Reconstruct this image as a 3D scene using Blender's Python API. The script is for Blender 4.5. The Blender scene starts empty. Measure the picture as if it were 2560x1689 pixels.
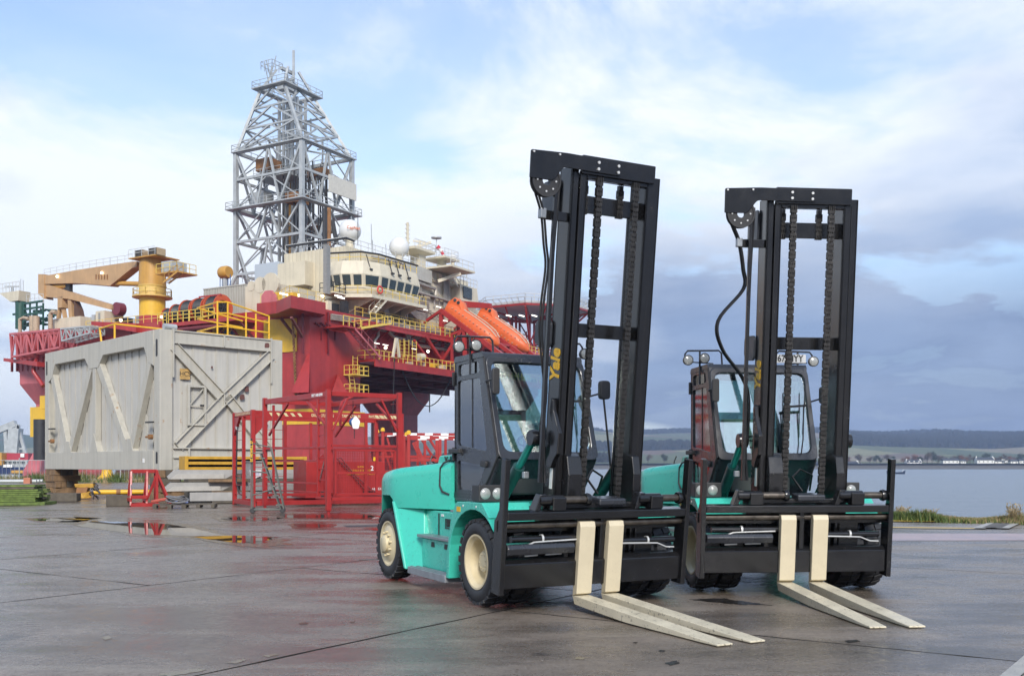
import bpy, bmesh, math, random
from mathutils import Matrix, Vector
random.seed(7)
R = math.radians
S = bpy.context.scene
COL = S.collection

# ------------------------------------------------------------------ camera
EYE = 1.65
F_PX, HORIZON, CX = 2500.0, 1159.0, 1280.0      # photograph scale: 2560 x 1689
cam_data = bpy.data.cameras.new('camera')
cam = bpy.data.objects.new('camera', cam_data)
COL.objects.link(cam)
cam.location = (0, 0, EYE)
cam.rotation_euler = (R(90), 0, 0)
cam_data.sensor_width = 36.0
cam_data.lens = 36.0 * F_PX / 2560.0
cam_data.shift_y = (HORIZON - 844.5) / 2560.0
cam_data.clip_start = 0.1
cam_data.clip_end = 20000
S.camera = cam

# ------------------------------------------------------------------ sky + sun
SUN_EL, SUN_AZ = R(34), R(172)                   # azimuth measured from +Y towards +X
world = bpy.data.worlds.new('World')
S.world = world
world.use_nodes = True
nt = world.node_tree
nt.nodes.clear()
N = nt.nodes.new
L = nt.links.new
wout = N('ShaderNodeOutputWorld')
sky = N('ShaderNodeTexSky')
sky.sky_type = 'NISHITA'
sky.sun_disc = False
sky.sun_elevation = SUN_EL
sky.sun_rotation = SUN_AZ
sky.air_density = 1.0
sky.dust_density = 0.6
sky.ozone_density = 1.5
bg_sky = N('ShaderNodeBackground')
bg_sky.inputs['Strength'].default_value = 0.135
L(sky.outputs[0], bg_sky.inputs['Color'])
tc = N('ShaderNodeTexCoord')
sep = N('ShaderNodeSeparateXYZ')
L(tc.outputs['Generated'], sep.inputs[0])


def wmath(op, a, b=None, clamp=False):
    n = N('ShaderNodeMath')
    n.operation = op
    n.use_clamp = clamp
    for i, v in enumerate((a, b)):
        if v is None:
            continue
        if isinstance(v, (int, float)):
            n.inputs[i].default_value = v
        else:
            L(v, n.inputs[i])
    return n.outputs[0]


def wramp(src, stops):
    n = N('ShaderNodeValToRGB')
    L(src, n.inputs[0])
    cr = n.color_ramp
    while len(cr.elements) < len(stops):
        cr.elements.new(0.5)
    for e, (p, c) in zip(cr.elements, stops):
        e.position = p
        e.color = (c, c, c, 1) if isinstance(c, (int, float)) else tuple(c) + (1,)
    return n.outputs[0]


def wmix(fac, a, b):
    n = N('ShaderNodeMix')
    n.data_type = 'RGBA'
    if isinstance(fac, (int, float)):
        n.inputs[0].default_value = fac
    else:
        L(fac, n.inputs[0])
    for i, v in ((6, a), (7, b)):
        if isinstance(v, tuple):
            n.inputs[i].default_value = v + (1,)
        else:
            L(v, n.inputs[i])
    return n.outputs[2]


# cloud sheet seen in perspective: direction projected on a high plane
zz = wmath('MAXIMUM', sep.outputs['Z'], 0.0)
den = wmath('ADD', zz, 0.16)
comb = N('ShaderNodeCombineXYZ')
L(wmath('DIVIDE', sep.outputs['X'], den), comb.inputs[0])
L(wmath('DIVIDE', sep.outputs['Y'], den), comb.inputs[1])


def wnoise(scale, detail, rough, off=(0, 0, 0), dist=0.0):
    mp = N('ShaderNodeMapping')
    mp.inputs['Location'].default_value = off
    L(comb.outputs[0], mp.inputs[0])
    n = N('ShaderNodeTexNoise')
    n.inputs['Scale'].default_value = scale
    n.inputs['Detail'].default_value = detail
    n.inputs['Roughness'].default_value = rough
    n.inputs['Distortion'].default_value = dist
    L(mp.outputs[0], n.inputs['Vector'])
    return n.outputs['Fac']


big = wnoise(0.55, 9, 0.58, (3.1, 1.7, 0.4), 0.3)
fine = wnoise(1.3, 10, 0.62, (7.3, 2.2, 4.0), 0.4)
blend = wmath('ADD', wmath('MULTIPLY', big, 0.54), wmath('MULTIPLY', fine, 0.46))
# more cover low down, open blue overhead
low = wramp(zz, [(0.0, 1.0), (0.22, 0.80), (0.42, 0.0), (1.0, 0.0)])
cover = wmath('ADD', blend, wmath('MULTIPLY', low, 0.145))
cloud_mask = wramp(cover, [(0.43, 0.12), (0.51, 0.26), (0.585, 0.97)])
shade_n = wnoise(0.8, 7, 0.55, (1.3, 9.0, 2.0), 0.2)
cloud_col = wramp(shade_n, [(0.36, (0.30, 0.37, 0.50)), (0.55, (0.60, 0.625, 0.66))])
# slate-blue rain bank lying along the horizon
bank_n = wnoise(0.38, 6, 0.5, (0.75, 5.2, 1.0), 0.2)
bank_low = wramp(zz, [(0.0, 0.92), (0.13, 0.90), (0.26, 0.0), (1.0, 0.0)])
bank_b = wmath('ADD', bank_n, wmath('MULTIPLY', sep.outputs['X'], 0.62))
bank = wmath('MULTIPLY', bank_low, wramp(bank_b, [(0.40, 0.10), (0.53, 1.0)]))
bank_col = wramp(fine, [(0.36, (0.055, 0.092, 0.20)), (0.62, (0.125, 0.178, 0.305))])
c2 = wmix(bank, cloud_col, bank_col)
bg_cloud = N('ShaderNodeBackground')
L(c2, bg_cloud.inputs['Color'])
bg_cloud.inputs['Strength'].default_value = 1.0
m2 = wmath('MAXIMUM', cloud_mask, bank, True)
mixs = N('ShaderNodeMixShader')
L(wmath('MULTIPLY', m2, 0.97), mixs.inputs[0])
L(bg_sky.outputs[0], mixs.inputs[1])
L(bg_cloud.outputs[0], mixs.inputs[2])
L(mixs.outputs[0], wout.inputs['Surface'])

sun_data = bpy.data.lights.new('sun', 'SUN')
sun_data.energy = 2.2
sun_data.angle = R(16)
sun_data.color = (1.0, 0.95, 0.88)
sun = bpy.data.objects.new('sun', sun_data)
COL.objects.link(sun)
_d = Vector((math.sin(SUN_AZ) * math.cos(SUN_EL), math.cos(SUN_AZ) * math.cos(SUN_EL), math.sin(SUN_EL)))
sun.rotation_euler = _d.to_track_quat('Z', 'Y').to_euler()

S.view_settings.view_transform = 'Standard'
S.view_settings.look = 'None'
S.view_settings.exposure = 0.85
S.view_settings.gamma = 1.0
S.view_settings.use_curve_mapping = False
S.cycles.use_denoising = True
S.cycles.max_bounces = 8
S.cycles.transparent_max_bounces = 16
S.cycles.caustics_reflective = False
S.cycles.caustics_refractive = False


# ------------------------------------------------------------------ helpers
def at(x, y, d):
    """photo pixel + distance -> world point"""
    return Vector(((x - CX) / F_PX * d, d, EYE - (y - HORIZON) / F_PX * d))


def gnd(x, y, z=0.0):
    return at(x, y, (EYE - z) * F_PX / (y - HORIZON))


def V(*a):
    return Vector(a)


def rpoly(pts, rad, n=4):
    """round the corners of a closed 2-D polygon"""
    out = []
    m = len(pts)
    for i in range(m):
        p = Vector(pts[i])
        a = Vector(pts[i - 1]) - p
        b = Vector(pts[(i + 1) % m]) - p
        r = rad[i] if isinstance(rad, (list, tuple)) else rad
        la, lb = a.length, b.length
        a.normalize()
        b.normalize()
        t = min(r, la * 0.48, lb * 0.48)
        p0, p1 = p + a * t, p + b * t
        for k in range(n + 1):
            f = k / n
            q = p0 * (1 - f) ** 2 + p * 2 * f * (1 - f) + p1 * f * f
            out.append((q.x, q.y))
    return out


class MB:
    def __init__(self):
        self.v = []
        self.f = []
        self.mi = []
        self.cur = 0

    def _add(self, vs, fs):
        o = len(self.v)
        self.v.extend([tuple(p) for p in vs])
        for f in fs:
            self.f.append(tuple(o + i for i in f))
            self.mi.append(self.cur)
        return self

    def box(self, lo, hi):
        x0, y0, z0 = lo
        x1, y1, z1 = hi
        vs = [(x0, y0, z0), (x1, y0, z0), (x1, y1, z0), (x0, y1, z0), (x0, y0, z1), (x1, y0, z1), (x1, y1, z1), (x0, y1, z1)]
        return self._add(vs, [(0, 3, 2, 1), (4, 5, 6, 7), (0, 1, 5, 4), (1, 2, 6, 5), (2, 3, 7, 6), (3, 0, 4, 7)])

    def obox(self, c, sz, rz=0.0):
        c = Vector(c)
        m = Matrix.Rotation(rz, 3, 'Z')
        hx, hy, hz = sz[0] / 2, sz[1] / 2, sz[2] / 2
        vs = [c + m @ Vector((x, y, z)) for z in (-hz, hz) for x, y in ((-hx, -hy), (hx, -hy), (hx, hy), (-hx, hy))]
        return self._add(vs, [(0, 3, 2, 1), (4, 5, 6, 7), (0, 1, 5, 4), (1, 2, 6, 5), (2, 3, 7, 6), (3, 0, 4, 7)])

    def hexa(self, p):
        """8 points: bottom ring then top ring"""
        return self._add(p, [(0, 3, 2, 1), (4, 5, 6, 7), (0, 1, 5, 4), (1, 2, 6, 5), (2, 3, 7, 6), (3, 0, 4, 7)])

    def beam(self, p, q, w, h=None, up=(0, 0, 1)):
        h = w if h is None else h
        p, q = Vector(p), Vector(q)
        d = (q - p)
        if d.length < 1e-6:
            return self
        d.normalize()
        u = Vector(up)
        if abs(d.dot(u)) > 0.98:
            u = Vector((1, 0, 0)) if abs(d.x) < 0.9 else Vector((0, 1, 0))
        s = d.cross(u).normalized()
        u = s.cross(d).normalized()
        s, u = s * w / 2, u * h / 2
        vs = [p - s - u, p + s - u, p + s + u, p - s + u, q - s - u, q + s - u, q + s + u, q - s + u]
        return self._add(vs, [(0, 3, 2, 1), (4, 5, 6, 7), (0, 1, 5, 4), (1, 2, 6, 5), (2, 3, 7, 6), (3, 0, 4, 7)])

    def tube(self, p, q, r, n=8, r2=None):
        p, q = Vector(p), Vector(q)
        d = q - p
        if d.length < 1e-6:
            return self
        d.normalize()
        a = d.orthogonal().normalized()
        b = d.cross(a)
        r2 = r if r2 is None else r2
        vs = []
        for c, rr in ((p, r), (q, r2)):
            for i in range(n):
                t = 2 * math.pi * i / n
                vs.append(c + (a * math.cos(t) + b * math.sin(t)) * rr)
        fs = [(i, (i + 1) % n, n + (i + 1) % n, n + i) for i in range(n)]
        fs += [tuple(range(n - 1, -1, -1)), tuple(range(n, 2 * n))]
        return self._add(vs, fs)

    def path(self, pts, r, n=6):
        pts = [Vector(p) for p in pts]
        vs = []
        m = len(pts)
        a = None
        for i, p in enumerate(pts):
            d = (pts[min(i + 1, m - 1)] - pts[max(i - 1, 0)]).normalized()
            if a is None:
                a = d.orthogonal().normalized()
            else:
                a = (a - d * a.dot(d))
                if a.length < 1e-5:
                    a = d.orthogonal()
                a.normalize()
            b = d.cross(a)
            for k in range(n):
                t = 2 * math.pi * k / n
                vs.append(p + (a * math.cos(t) + b * math.sin(t)) * r)
        fs = []
        for i in range(m - 1):
            for k in range(n):
                fs.append((i * n + k, i * n + (k + 1) % n, (i + 1) * n + (k + 1) % n, (i + 1) * n + k))
        fs += [tuple(range(n - 1, -1, -1)), tuple(range((m - 1) * n, m * n))]
        return self._add(vs, fs)

    def prism(self, poly, fn, d0, d1):
        """poly 2-D points, fn(a, b, depth) -> 3-D"""
        n = len(poly)
        vs = [fn(a, b, d0) for a, b in poly] + [fn(a, b, d1) for a, b in poly]
        fs = [tuple(range(n - 1, -1, -1)), tuple(range(n, 2 * n))]
        fs += [(i, (i + 1) % n, n + (i + 1) % n, n + i) for i in range(n)]
        return self._add(vs, fs)

    def ring(self, outer, inner, fn, d0, d1):
        n = len(outer)
        vs = [fn(a, b, d0) for a, b in outer] + [fn(a, b, d0) for a, b in inner]
        vs += [fn(a, b, d1) for a, b in outer] + [fn(a, b, d1) for a, b in inner]
        fs = []
        for i in range(n):
            j = (i + 1) % n
            fs += [(i, j, n + j, n + i), (2 * n + i, 3 * n + i, 3 * n + j, 2 * n + j),
                   (i, 2 * n + i, 2 * n + j, j), (n + i, n + j, 3 * n + j, 3 * n + i)]
        return self._add(vs, fs)

    def lathe(self, prof, o, ax, n=24, closed=False):
        """prof: (radius, along) pairs; o origin; ax axis"""
        o, ax = Vector(o), Vector(ax).normalized()
        a = ax.orthogonal().normalized()
        b = ax.cross(a)
        m = len(prof)
        vs = []
        for i in range(n):
            t = 2 * math.pi * i / n
            dr = a * math.cos(t) + b * math.sin(t)
            for r, h in prof:
                vs.append(o + dr * r + ax * h)
        fs = []
        for i in range(n):
            j = (i + 1) % n
            for k in range(m if closed else m - 1):
                k2 = (k + 1) % m
                fs.append((i * m + k, j * m + k, j * m + k2, i * m + k2))
        return self._add(vs, fs)

    def sphere(self, c, r, n=16, m=10, z0=-1.0):
        pr = []
        for k in range(m + 1):
            t = math.asin(z0) + (math.pi / 2 - math.asin(z0)) * k / m
            pr.append((max(r * math.cos(t), 1e-4), r * math.sin(t)))
        return self.lathe(pr, c, (0, 0, 1), n)

    def loft(self, secs, cap=True):
        m = len(secs[0])
        vs = [p for s in secs for p in s]
        fs = []
        for i in range(len(secs) - 1):
            for k in range(m):
                k2 = (k + 1) % m
                fs.append((i * m + k, i * m + k2, (i + 1) * m + k2, (i + 1) * m + k))
        if cap:
            fs += [tuple(range(m - 1, -1, -1)), tuple(range((len(secs) - 1) * m, len(secs) * m))]
        return self._add(vs, fs)

    def quad(self, a, b, c, d):
        return self._add([a, b, c, d], [(0, 1, 2, 3)])

    def mesh(self, name, mats, smooth=None, M=None):
        me = bpy.data.meshes.new(name)
        vs = self.v if M is None else [tuple(M @ Vector(p)) for p in self.v]
        me.from_pydata(vs, [], self.f)
        if not isinstance(mats, (list, tuple)):
            mats = [mats]
        for m in mats:
            me.materials.append(m)
        if len(mats) > 1:
            me.polygons.foreach_set('material_index', self.mi)
        bm = bmesh.new()
        bm.from_mesh(me)
        bmesh.ops.recalc_face_normals(bm, faces=bm.faces)
        bm.to_mesh(me)
        bm.free()
        if smooth:
            me.polygons.foreach_set('use_smooth', [True] * len(me.polygons))
            me.set_sharp_from_angle(angle=R(smooth))
        me.update()
        return me

    def build(self, name, mats, parent=None, smooth=None, bevel=0.0, M=None, seg=2, label=None):
        o = bpy.data.objects.new(name, self.mesh(name, mats, smooth, M))
        COL.objects.link(o)
        if parent is not None:
            o.parent = parent
        if bevel:
            md = o.modifiers.new('bevel', 'BEVEL')
            md.width = bevel
            md.segments = seg
            md.limit_method = 'ANGLE'
            md.angle_limit = R(35)
        if label:
            o['label'] = label
        return o


def tag(o, label, cat, group=None):
    o['label'] = label
    o['category'] = cat
    if group:
        o['group'] = group
    return o


def thing(name, label, cat, loc=(0, 0, 0), rz=0.0, group=None):
    o = bpy.data.objects.new(name, None)
    o.empty_display_size = 0.2
    COL.objects.link(o)
    o.location = loc
    o.rotation_euler = (0, 0, rz)
    return tag(o, label, cat, group)


def struct(o, kind='structure'):
    o['kind'] = kind
    return o


def dup(root, loc=None, rz=None, scale=None):
    def cp(o, par):
        c = o.copy()
        COL.objects.link(c)
        c.parent = par
        for ch in o.children:
            cp(ch, c)
        return c
    c = cp(root, None)
    if loc is not None:
        c.location = loc
    if rz is not None:
        c.rotation_euler = (0, 0, rz)
    if scale is not None:
        c.scale = scale if isinstance(scale, (tuple, list)) else (scale,) * 3
    return c


def text_part(name, body, size, mat, parent, M, bold=0.0, align='CENTER', extrude=0.003, shear=0.0, sx=1.0):
    cu = bpy.data.curves.new('t', 'FONT')
    cu.body = body
    cu.size = size
    cu.extrude = extrude
    cu.offset = bold
    cu.shear = shear
    cu.align_x = align
    cu.align_y = 'CENTER'
    cu.resolution_u = 3
    tmp = bpy.data.objects.new('t', cu)
    COL.objects.link(tmp)
    dg = bpy.context.evaluated_depsgraph_get()
    me = bpy.data.meshes.new_from_object(tmp.evaluated_get(dg))
    bpy.data.objects.remove(tmp)
    me.transform(M @ Matrix.Diagonal((sx, 1, 1, 1)))
    me.materials.clear()
    me.materials.append(mat)
    o = bpy.data.objects.new(name, me)
    COL.objects.link(o)
    o.parent = parent
    return o


def frame_m(o, ex, ey):
    ex, ey = Vector(ex).normalized(), Vector(ey).normalized()
    ez = ex.cross(ey)
    return Matrix(((ex.x, ey.x, ez.x, o[0]), (ex.y, ey.y, ez.y, o[1]), (ex.z, ey.z, ez.z, o[2]), (0, 0, 0, 1)))


# ------------------------------------------------------------------ materials
def mat(name, col, rough=0.5, metal=0.0, var=0.12, scale=3.0, streak=0.0, rust=0.0, rust_col=(0.16, 0.06, 0.025),
        bump=0.0, bump_scale=60.0, coat=0.0, spec=0.5, rvar=0.1, dirt=0.0, rscale=2.2):
    m = bpy.data.materials.new(name)
    m.use_nodes = True
    t = m.node_tree
    b = t.nodes['Principled BSDF']
    n = t.nodes.new
    l = t.links.new
    b.inputs['Metallic'].default_value = metal
    b.inputs['Specular IOR Level'].default_value = spec
    b.inputs['Coat Weight'].default_value = coat
    b.inputs['Coat Roughness'].default_value = 0.06
    co = n('ShaderNodeTexCoord')
    ns = n('ShaderNodeTexNoise')
    ns.inputs['Scale'].default_value = scale
    ns.inputs['Detail'].default_value = 7
    ns.inputs['Roughness'].default_value = 0.65
    l(co.outputs['Object'], ns.inputs['Vector'])

    def mx(fac, a, c):
        k = n('ShaderNodeMix')
        k.data_type = 'RGBA'
        if isinstance(fac, float):
            k.inputs[0].default_value = fac
        else:
            l(fac, k.inputs[0])
        for i, v in ((6, a), (7, c)):
            if isinstance(v, tuple):
                k.inputs[i].default_value = v + (1,)
            else:
                l(v, k.inputs[i])
        return k.outputs[2]

    def ramp(src, p0, p1, v0=0.0, v1=1.0):
        k = n('ShaderNodeMapRange')
        l(src, k.inputs[0])
        k.inputs[1].default_value = p0
        k.inputs[2].default_value = p1
        k.inputs[3].default_value = v0
        k.inputs[4].default_value = v1
        return k.outputs[0]
    lo = tuple(max(0.0, c * (1 - var)) for c in col)
    hi = tuple(min(1.0, c * (1 + var)) for c in col)
    c = mx(ramp(ns.outputs['Fac'], 0.3, 0.7), lo, hi)
    if streak:
        mp = n('ShaderNodeMapping')
        mp.inputs['Scale'].default_value = (9, 9, 0.5)
        l(co.outputs['Object'], mp.inputs[0])
        n2 = n('ShaderNodeTexNoise')
        n2.inputs['Scale'].default_value = scale * 0.5
        n2.inputs['Detail'].default_value = 5
        l(mp.outputs[0], n2.inputs['Vector'])
        c = mx(ramp(n2.outputs['Fac'], 0.45, 0.8, 0.0, streak), c, tuple(x * 0.55 for x in col))
    if dirt:
        n4 = n('ShaderNodeTexNoise')
        n4.inputs['Scale'].default_value = scale * 9
        n4.inputs['Detail'].default_value = 4
        l(co.outputs['Object'], n4.inputs['Vector'])
        c = mx(ramp(n4.outputs['Fac'], 0.60, 0.70, 0.0, dirt), c, (0.05, 0.045, 0.04))
    if rust:
        n3 = n('ShaderNodeTexNoise')
        n3.inputs['Scale'].default_value = rscale
        n3.inputs['Detail'].default_value = 9
        n3.inputs['Roughness'].default_value = 0.7
        l(co.outputs['Object'], n3.inputs['Vector'])
        th = 0.74 - 0.2 * rust
        c = mx(ramp(n3.outputs['Fac'], th, th + 0.05), c, rust_col)
    l(c, b.inputs['Base Color'])
    l(ramp(ns.outputs['Fac'], 0.3, 0.7, max(0.02, rough - rvar), min(1, rough + rvar)), b.inputs['Roughness'])
    if bump:
        n5 = n('ShaderNodeTexNoise')
        n5.inputs['Scale'].default_value = bump_scale
        n5.inputs['Detail'].default_value = 4
        l(co.outputs['Object'], n5.inputs['Vector'])
        bp = n('ShaderNodeBump')
        bp.inputs['Strength'].default_value = bump
        bp.inputs['Distance'].default_value = 0.02
        l(n5.outputs['Fac'], bp.inputs['Height'])
        l(bp.outputs[0], b.inputs['Normal'])
    return m


def emit(name, col, s):
    m = bpy.data.materials.new(name)
    m.use_nodes = True
    b = m.node_tree.nodes['Principled BSDF']
    b.inputs['Base Color'].default_value = (0.8, 0.8, 0.8, 1)
    b.inputs['Emission Color'].default_value = col + (1,)
    b.inputs['Emission Strength'].default_value = s
    return m


def glass(name, tint, refl=0.09, rough=0.02):
    m = bpy.data.materials.new(name)
    m.use_nodes = True
    t = m.node_tree
    t.nodes.clear()
    o = t.nodes.new('ShaderNodeOutputMaterial')
    tr = t.nodes.new('ShaderNodeBsdfTransparent')
    tr.inputs[0].default_value = tint + (1,)
    gl = t.nodes.new('ShaderNodeBsdfGlossy')
    gl.inputs['Roughness'].default_value = rough
    gl.inputs[0].default_value = (0.95, 0.97, 1, 1)
    fr = t.nodes.new('ShaderNodeFresnel')
    fr.inputs[0].default_value = 1.55
    ad = t.nodes.new('ShaderNodeMath')
    ad.operation = 'ADD'
    ad.use_clamp = True
    ad.inputs[1].default_value = refl
    t.links.new(fr.outputs[0], ad.inputs[0])
    mx = t.nodes.new('ShaderNodeMixShader')
    t.links.new(ad.outputs[0], mx.inputs[0])
    t.links.new(tr.outputs[0], mx.inputs[1])
    t.links.new(gl.outputs[0], mx.inputs[2])
    t.links.new(mx.outputs[0], o.inputs[0])
    return m


M_TEAL = mat('teal_paint', (0.050, 0.50, 0.385), 0.28, var=0.06, scale=2.2, coat=0.25, rvar=0.07, dirt=0.20)
M_BLACK = mat('black_paint', (0.010, 0.010, 0.011), 0.22, var=0.25, dirt=0.0, bump=0.03, rvar=0.07, spec=0.65, rust=0.30, rust_col=(0.060, 0.052, 0.046), rscale=6.0)
M_CAB = mat('cab_black', (0.030, 0.033, 0.040), 0.28, var=0.1, coat=0.2)
M_STEEL = mat('worn_steel', (0.11, 0.095, 0.08), 0.35, metal=0.7, var=0.4, scale=8)
M_CHROME = mat('bright_steel', (0.62, 0.62, 0.62), 0.25, metal=0.9, var=0.1)
M_CHAIN = mat('greased_chain', (0.055, 0.052, 0.05), 0.4, metal=0.6, var=0.4, scale=20)
M_CREAM = mat('cream_paint', (0.60, 0.525, 0.37), 0.38, var=0.05, dirt=0.12, scale=5, rust=0.06, rust_col=(0.30, 0.26, 0.20), rscale=10)
M_BLADE = mat('scuffed_cream', (0.60, 0.54, 0.40), 0.4, var=0.12, dirt=0.75, scale=3.5, rust=0.35, rust_col=(0.32, 0.30, 0.26), rscale=16)
M_RIM = mat('cream_rim', (0.62, 0.53, 0.34), 0.4, var=0.1, scale=6)
M_RUBBER = mat('tyre_rubber', (0.022, 0.023, 0.026), 0.6, var=0.35, scale=6, bump=0.15, bump_scale=40)
M_HOSE = mat('rubber_hose', (0.015, 0.015, 0.016), 0.5, var=0.2)
M_TREAD = mat('step_metal', (0.30, 0.32, 0.34), 0.4, metal=0.5, var=0.25, scale=9)
M_YELLOW_TXT = mat('yellow_print', (0.78, 0.46, 0.02), 0.5, var=0.04)
M_WHITE = mat('white_paint', (0.78, 0.78, 0.76), 0.5, var=0.06)
M_INK = mat('black_print', (0.02, 0.02, 0.02), 0.6, var=0.1)
M_BOLT = mat('zinc_bolt', (0.7, 0.7, 0.68), 0.35, metal=0.4, var=0.1)
M_LENS = mat('lamp_lens', (0.33, 0.34, 0.33), 0.12, var=0.15, scale=30, coat=0.6)
M_GLASS = glass('cab_glass', (0.78, 0.93, 0.90), 0.24)
M_GLASS2 = glass('cab_side_glass', (0.62, 0.74, 0.73), 0.14, 0.06)
M_SEAT = mat('plastic_wrapped_seat', (0.55, 0.60, 0.56), 0.2, var=0.4, scale=9, bump=0.4, bump_scale=14, coat=0.5)
M_DASH = mat('cab_interior', (0.05, 0.055, 0.055), 0.6)
M_DKTEAL = mat('cylinder_teal', (0.012, 0.055, 0.05), 0.3, var=0.1, coat=0.3)
M_RED = mat('rig_red', (0.36, 0.034, 0.032), 0.38, var=0.22, scale=0.35, streak=0.45, rvar=0.1, rust=0.12, rscale=0.7, rust_col=(.22, .06, .05))
M_REDPINK = mat('rig_weathered_red', (0.50, 0.13, 0.14), 0.45, var=0.22, scale=0.35, streak=0.4)
M_CAGE = mat('cage_red', (0.35, 0.022, 0.020), 0.4, var=0.12, scale=2, streak=0.2)
M_RIGY = mat('rig_yellow', (0.72, 0.44, 0.035), 0.45, var=0.1, scale=1.0, streak=0.2)
M_YEL = mat('safety_yellow', (0.74, 0.42, 0.02), 0.45, var=0.1, scale=3)
M_RIGW = mat('rig_cream', (0.60, 0.54, 0.41), 0.5, var=0.08, scale=0.6, streak=0.35, rust=0.12, rscale=0.9)
M_RIGG = mat('galvanised', (0.43, 0.45, 0.45), 0.45, metal=0.25, var=0.18, scale=0.8, streak=0.2)
M_PIPE = mat('lagged_pipe', (0.36, 0.33, 0.29), 0.4, metal=0.3, var=0.25, scale=1.0)
M_ORANGE = mat('lifeboat_orange', (0.66, 0.13, 0.032), 0.42, var=0.10, scale=1.0, streak=0.15)
M_CRANE = mat('crane_buff', (0.48, 0.30, 0.15), 0.5, var=0.14, scale=0.7, streak=0.35, rust=0.2, rscale=1.1)
M_CRANEY = mat('crane_ochre', (0.52, 0.28, 0.055), 0.45, var=0.1, scale=0.8, streak=0.3)
M_DARK = mat('dark_machinery', (0.03, 0.03, 0.032), 0.55, var=0.3)
M_GREEN = mat('dark_green_steel', (0.02, 0.075, 0.055), 0.5, var=0.2)
M_BROWN = mat('rusty_brown', (0.25, 0.12, 0.045), 0.65, var=0.35, scale=1.5)
M_WIN = mat('dark_window', (0.03, 0.045, 0.05), 0.06, var=0.3, coat=0.5)
M_MODULE = mat('module_grey', (0.46, 0.44, 0.38), 0.5, var=0.07, scale=1.2, streak=0.40, rust=0.62, rscale=2.4, rust_col=(0.36, 0.25, 0.16))
M_MODULE2 = mat('module_panel', (0.48, 0.465, 0.42), 0.48, var=0.05, scale=1.2, streak=0.35, rust=0.10, rust_col=(0.34, 0.22, 0.13))
M_CONC = mat('grey_steel_skid', (0.33, 0.325, 0.31), 0.55, var=0.14, scale=2, streak=0.2)
M_WOOD = mat('old_timber', (0.20, 0.125, 0.065), 0.75, var=0.45, scale=2.5, bump=0.2, bump_scale=30)
M_WOODG = mat('grey_timber', (0.10, 0.085, 0.065), 0.8, var=0.4, scale=3, bump=0.2, bump_scale=30)
M_MOSS = mat('mossy_timber', (0.12, 0.17, 0.04), 0.85, var=0.5, scale=6)
M_BLUE = mat('blue_paint', (0.02, 0.10, 0.30), 0.5, var=0.2)
M_RAIL = mat('rail_yellow', (0.72, 0.52, 0.10), 0.5, var=0.1)
M_RAILW = mat('rail_white', (0.55, 0.55, 0.53), 0.5, var=0.1)
M_LIT = emit('lit_lamp', (1.0, 0.84, 0.58), 4.0)
M_TUBEL = emit('lit_tube', (1.0, 0.93, 0.80), 1.3)
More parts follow.
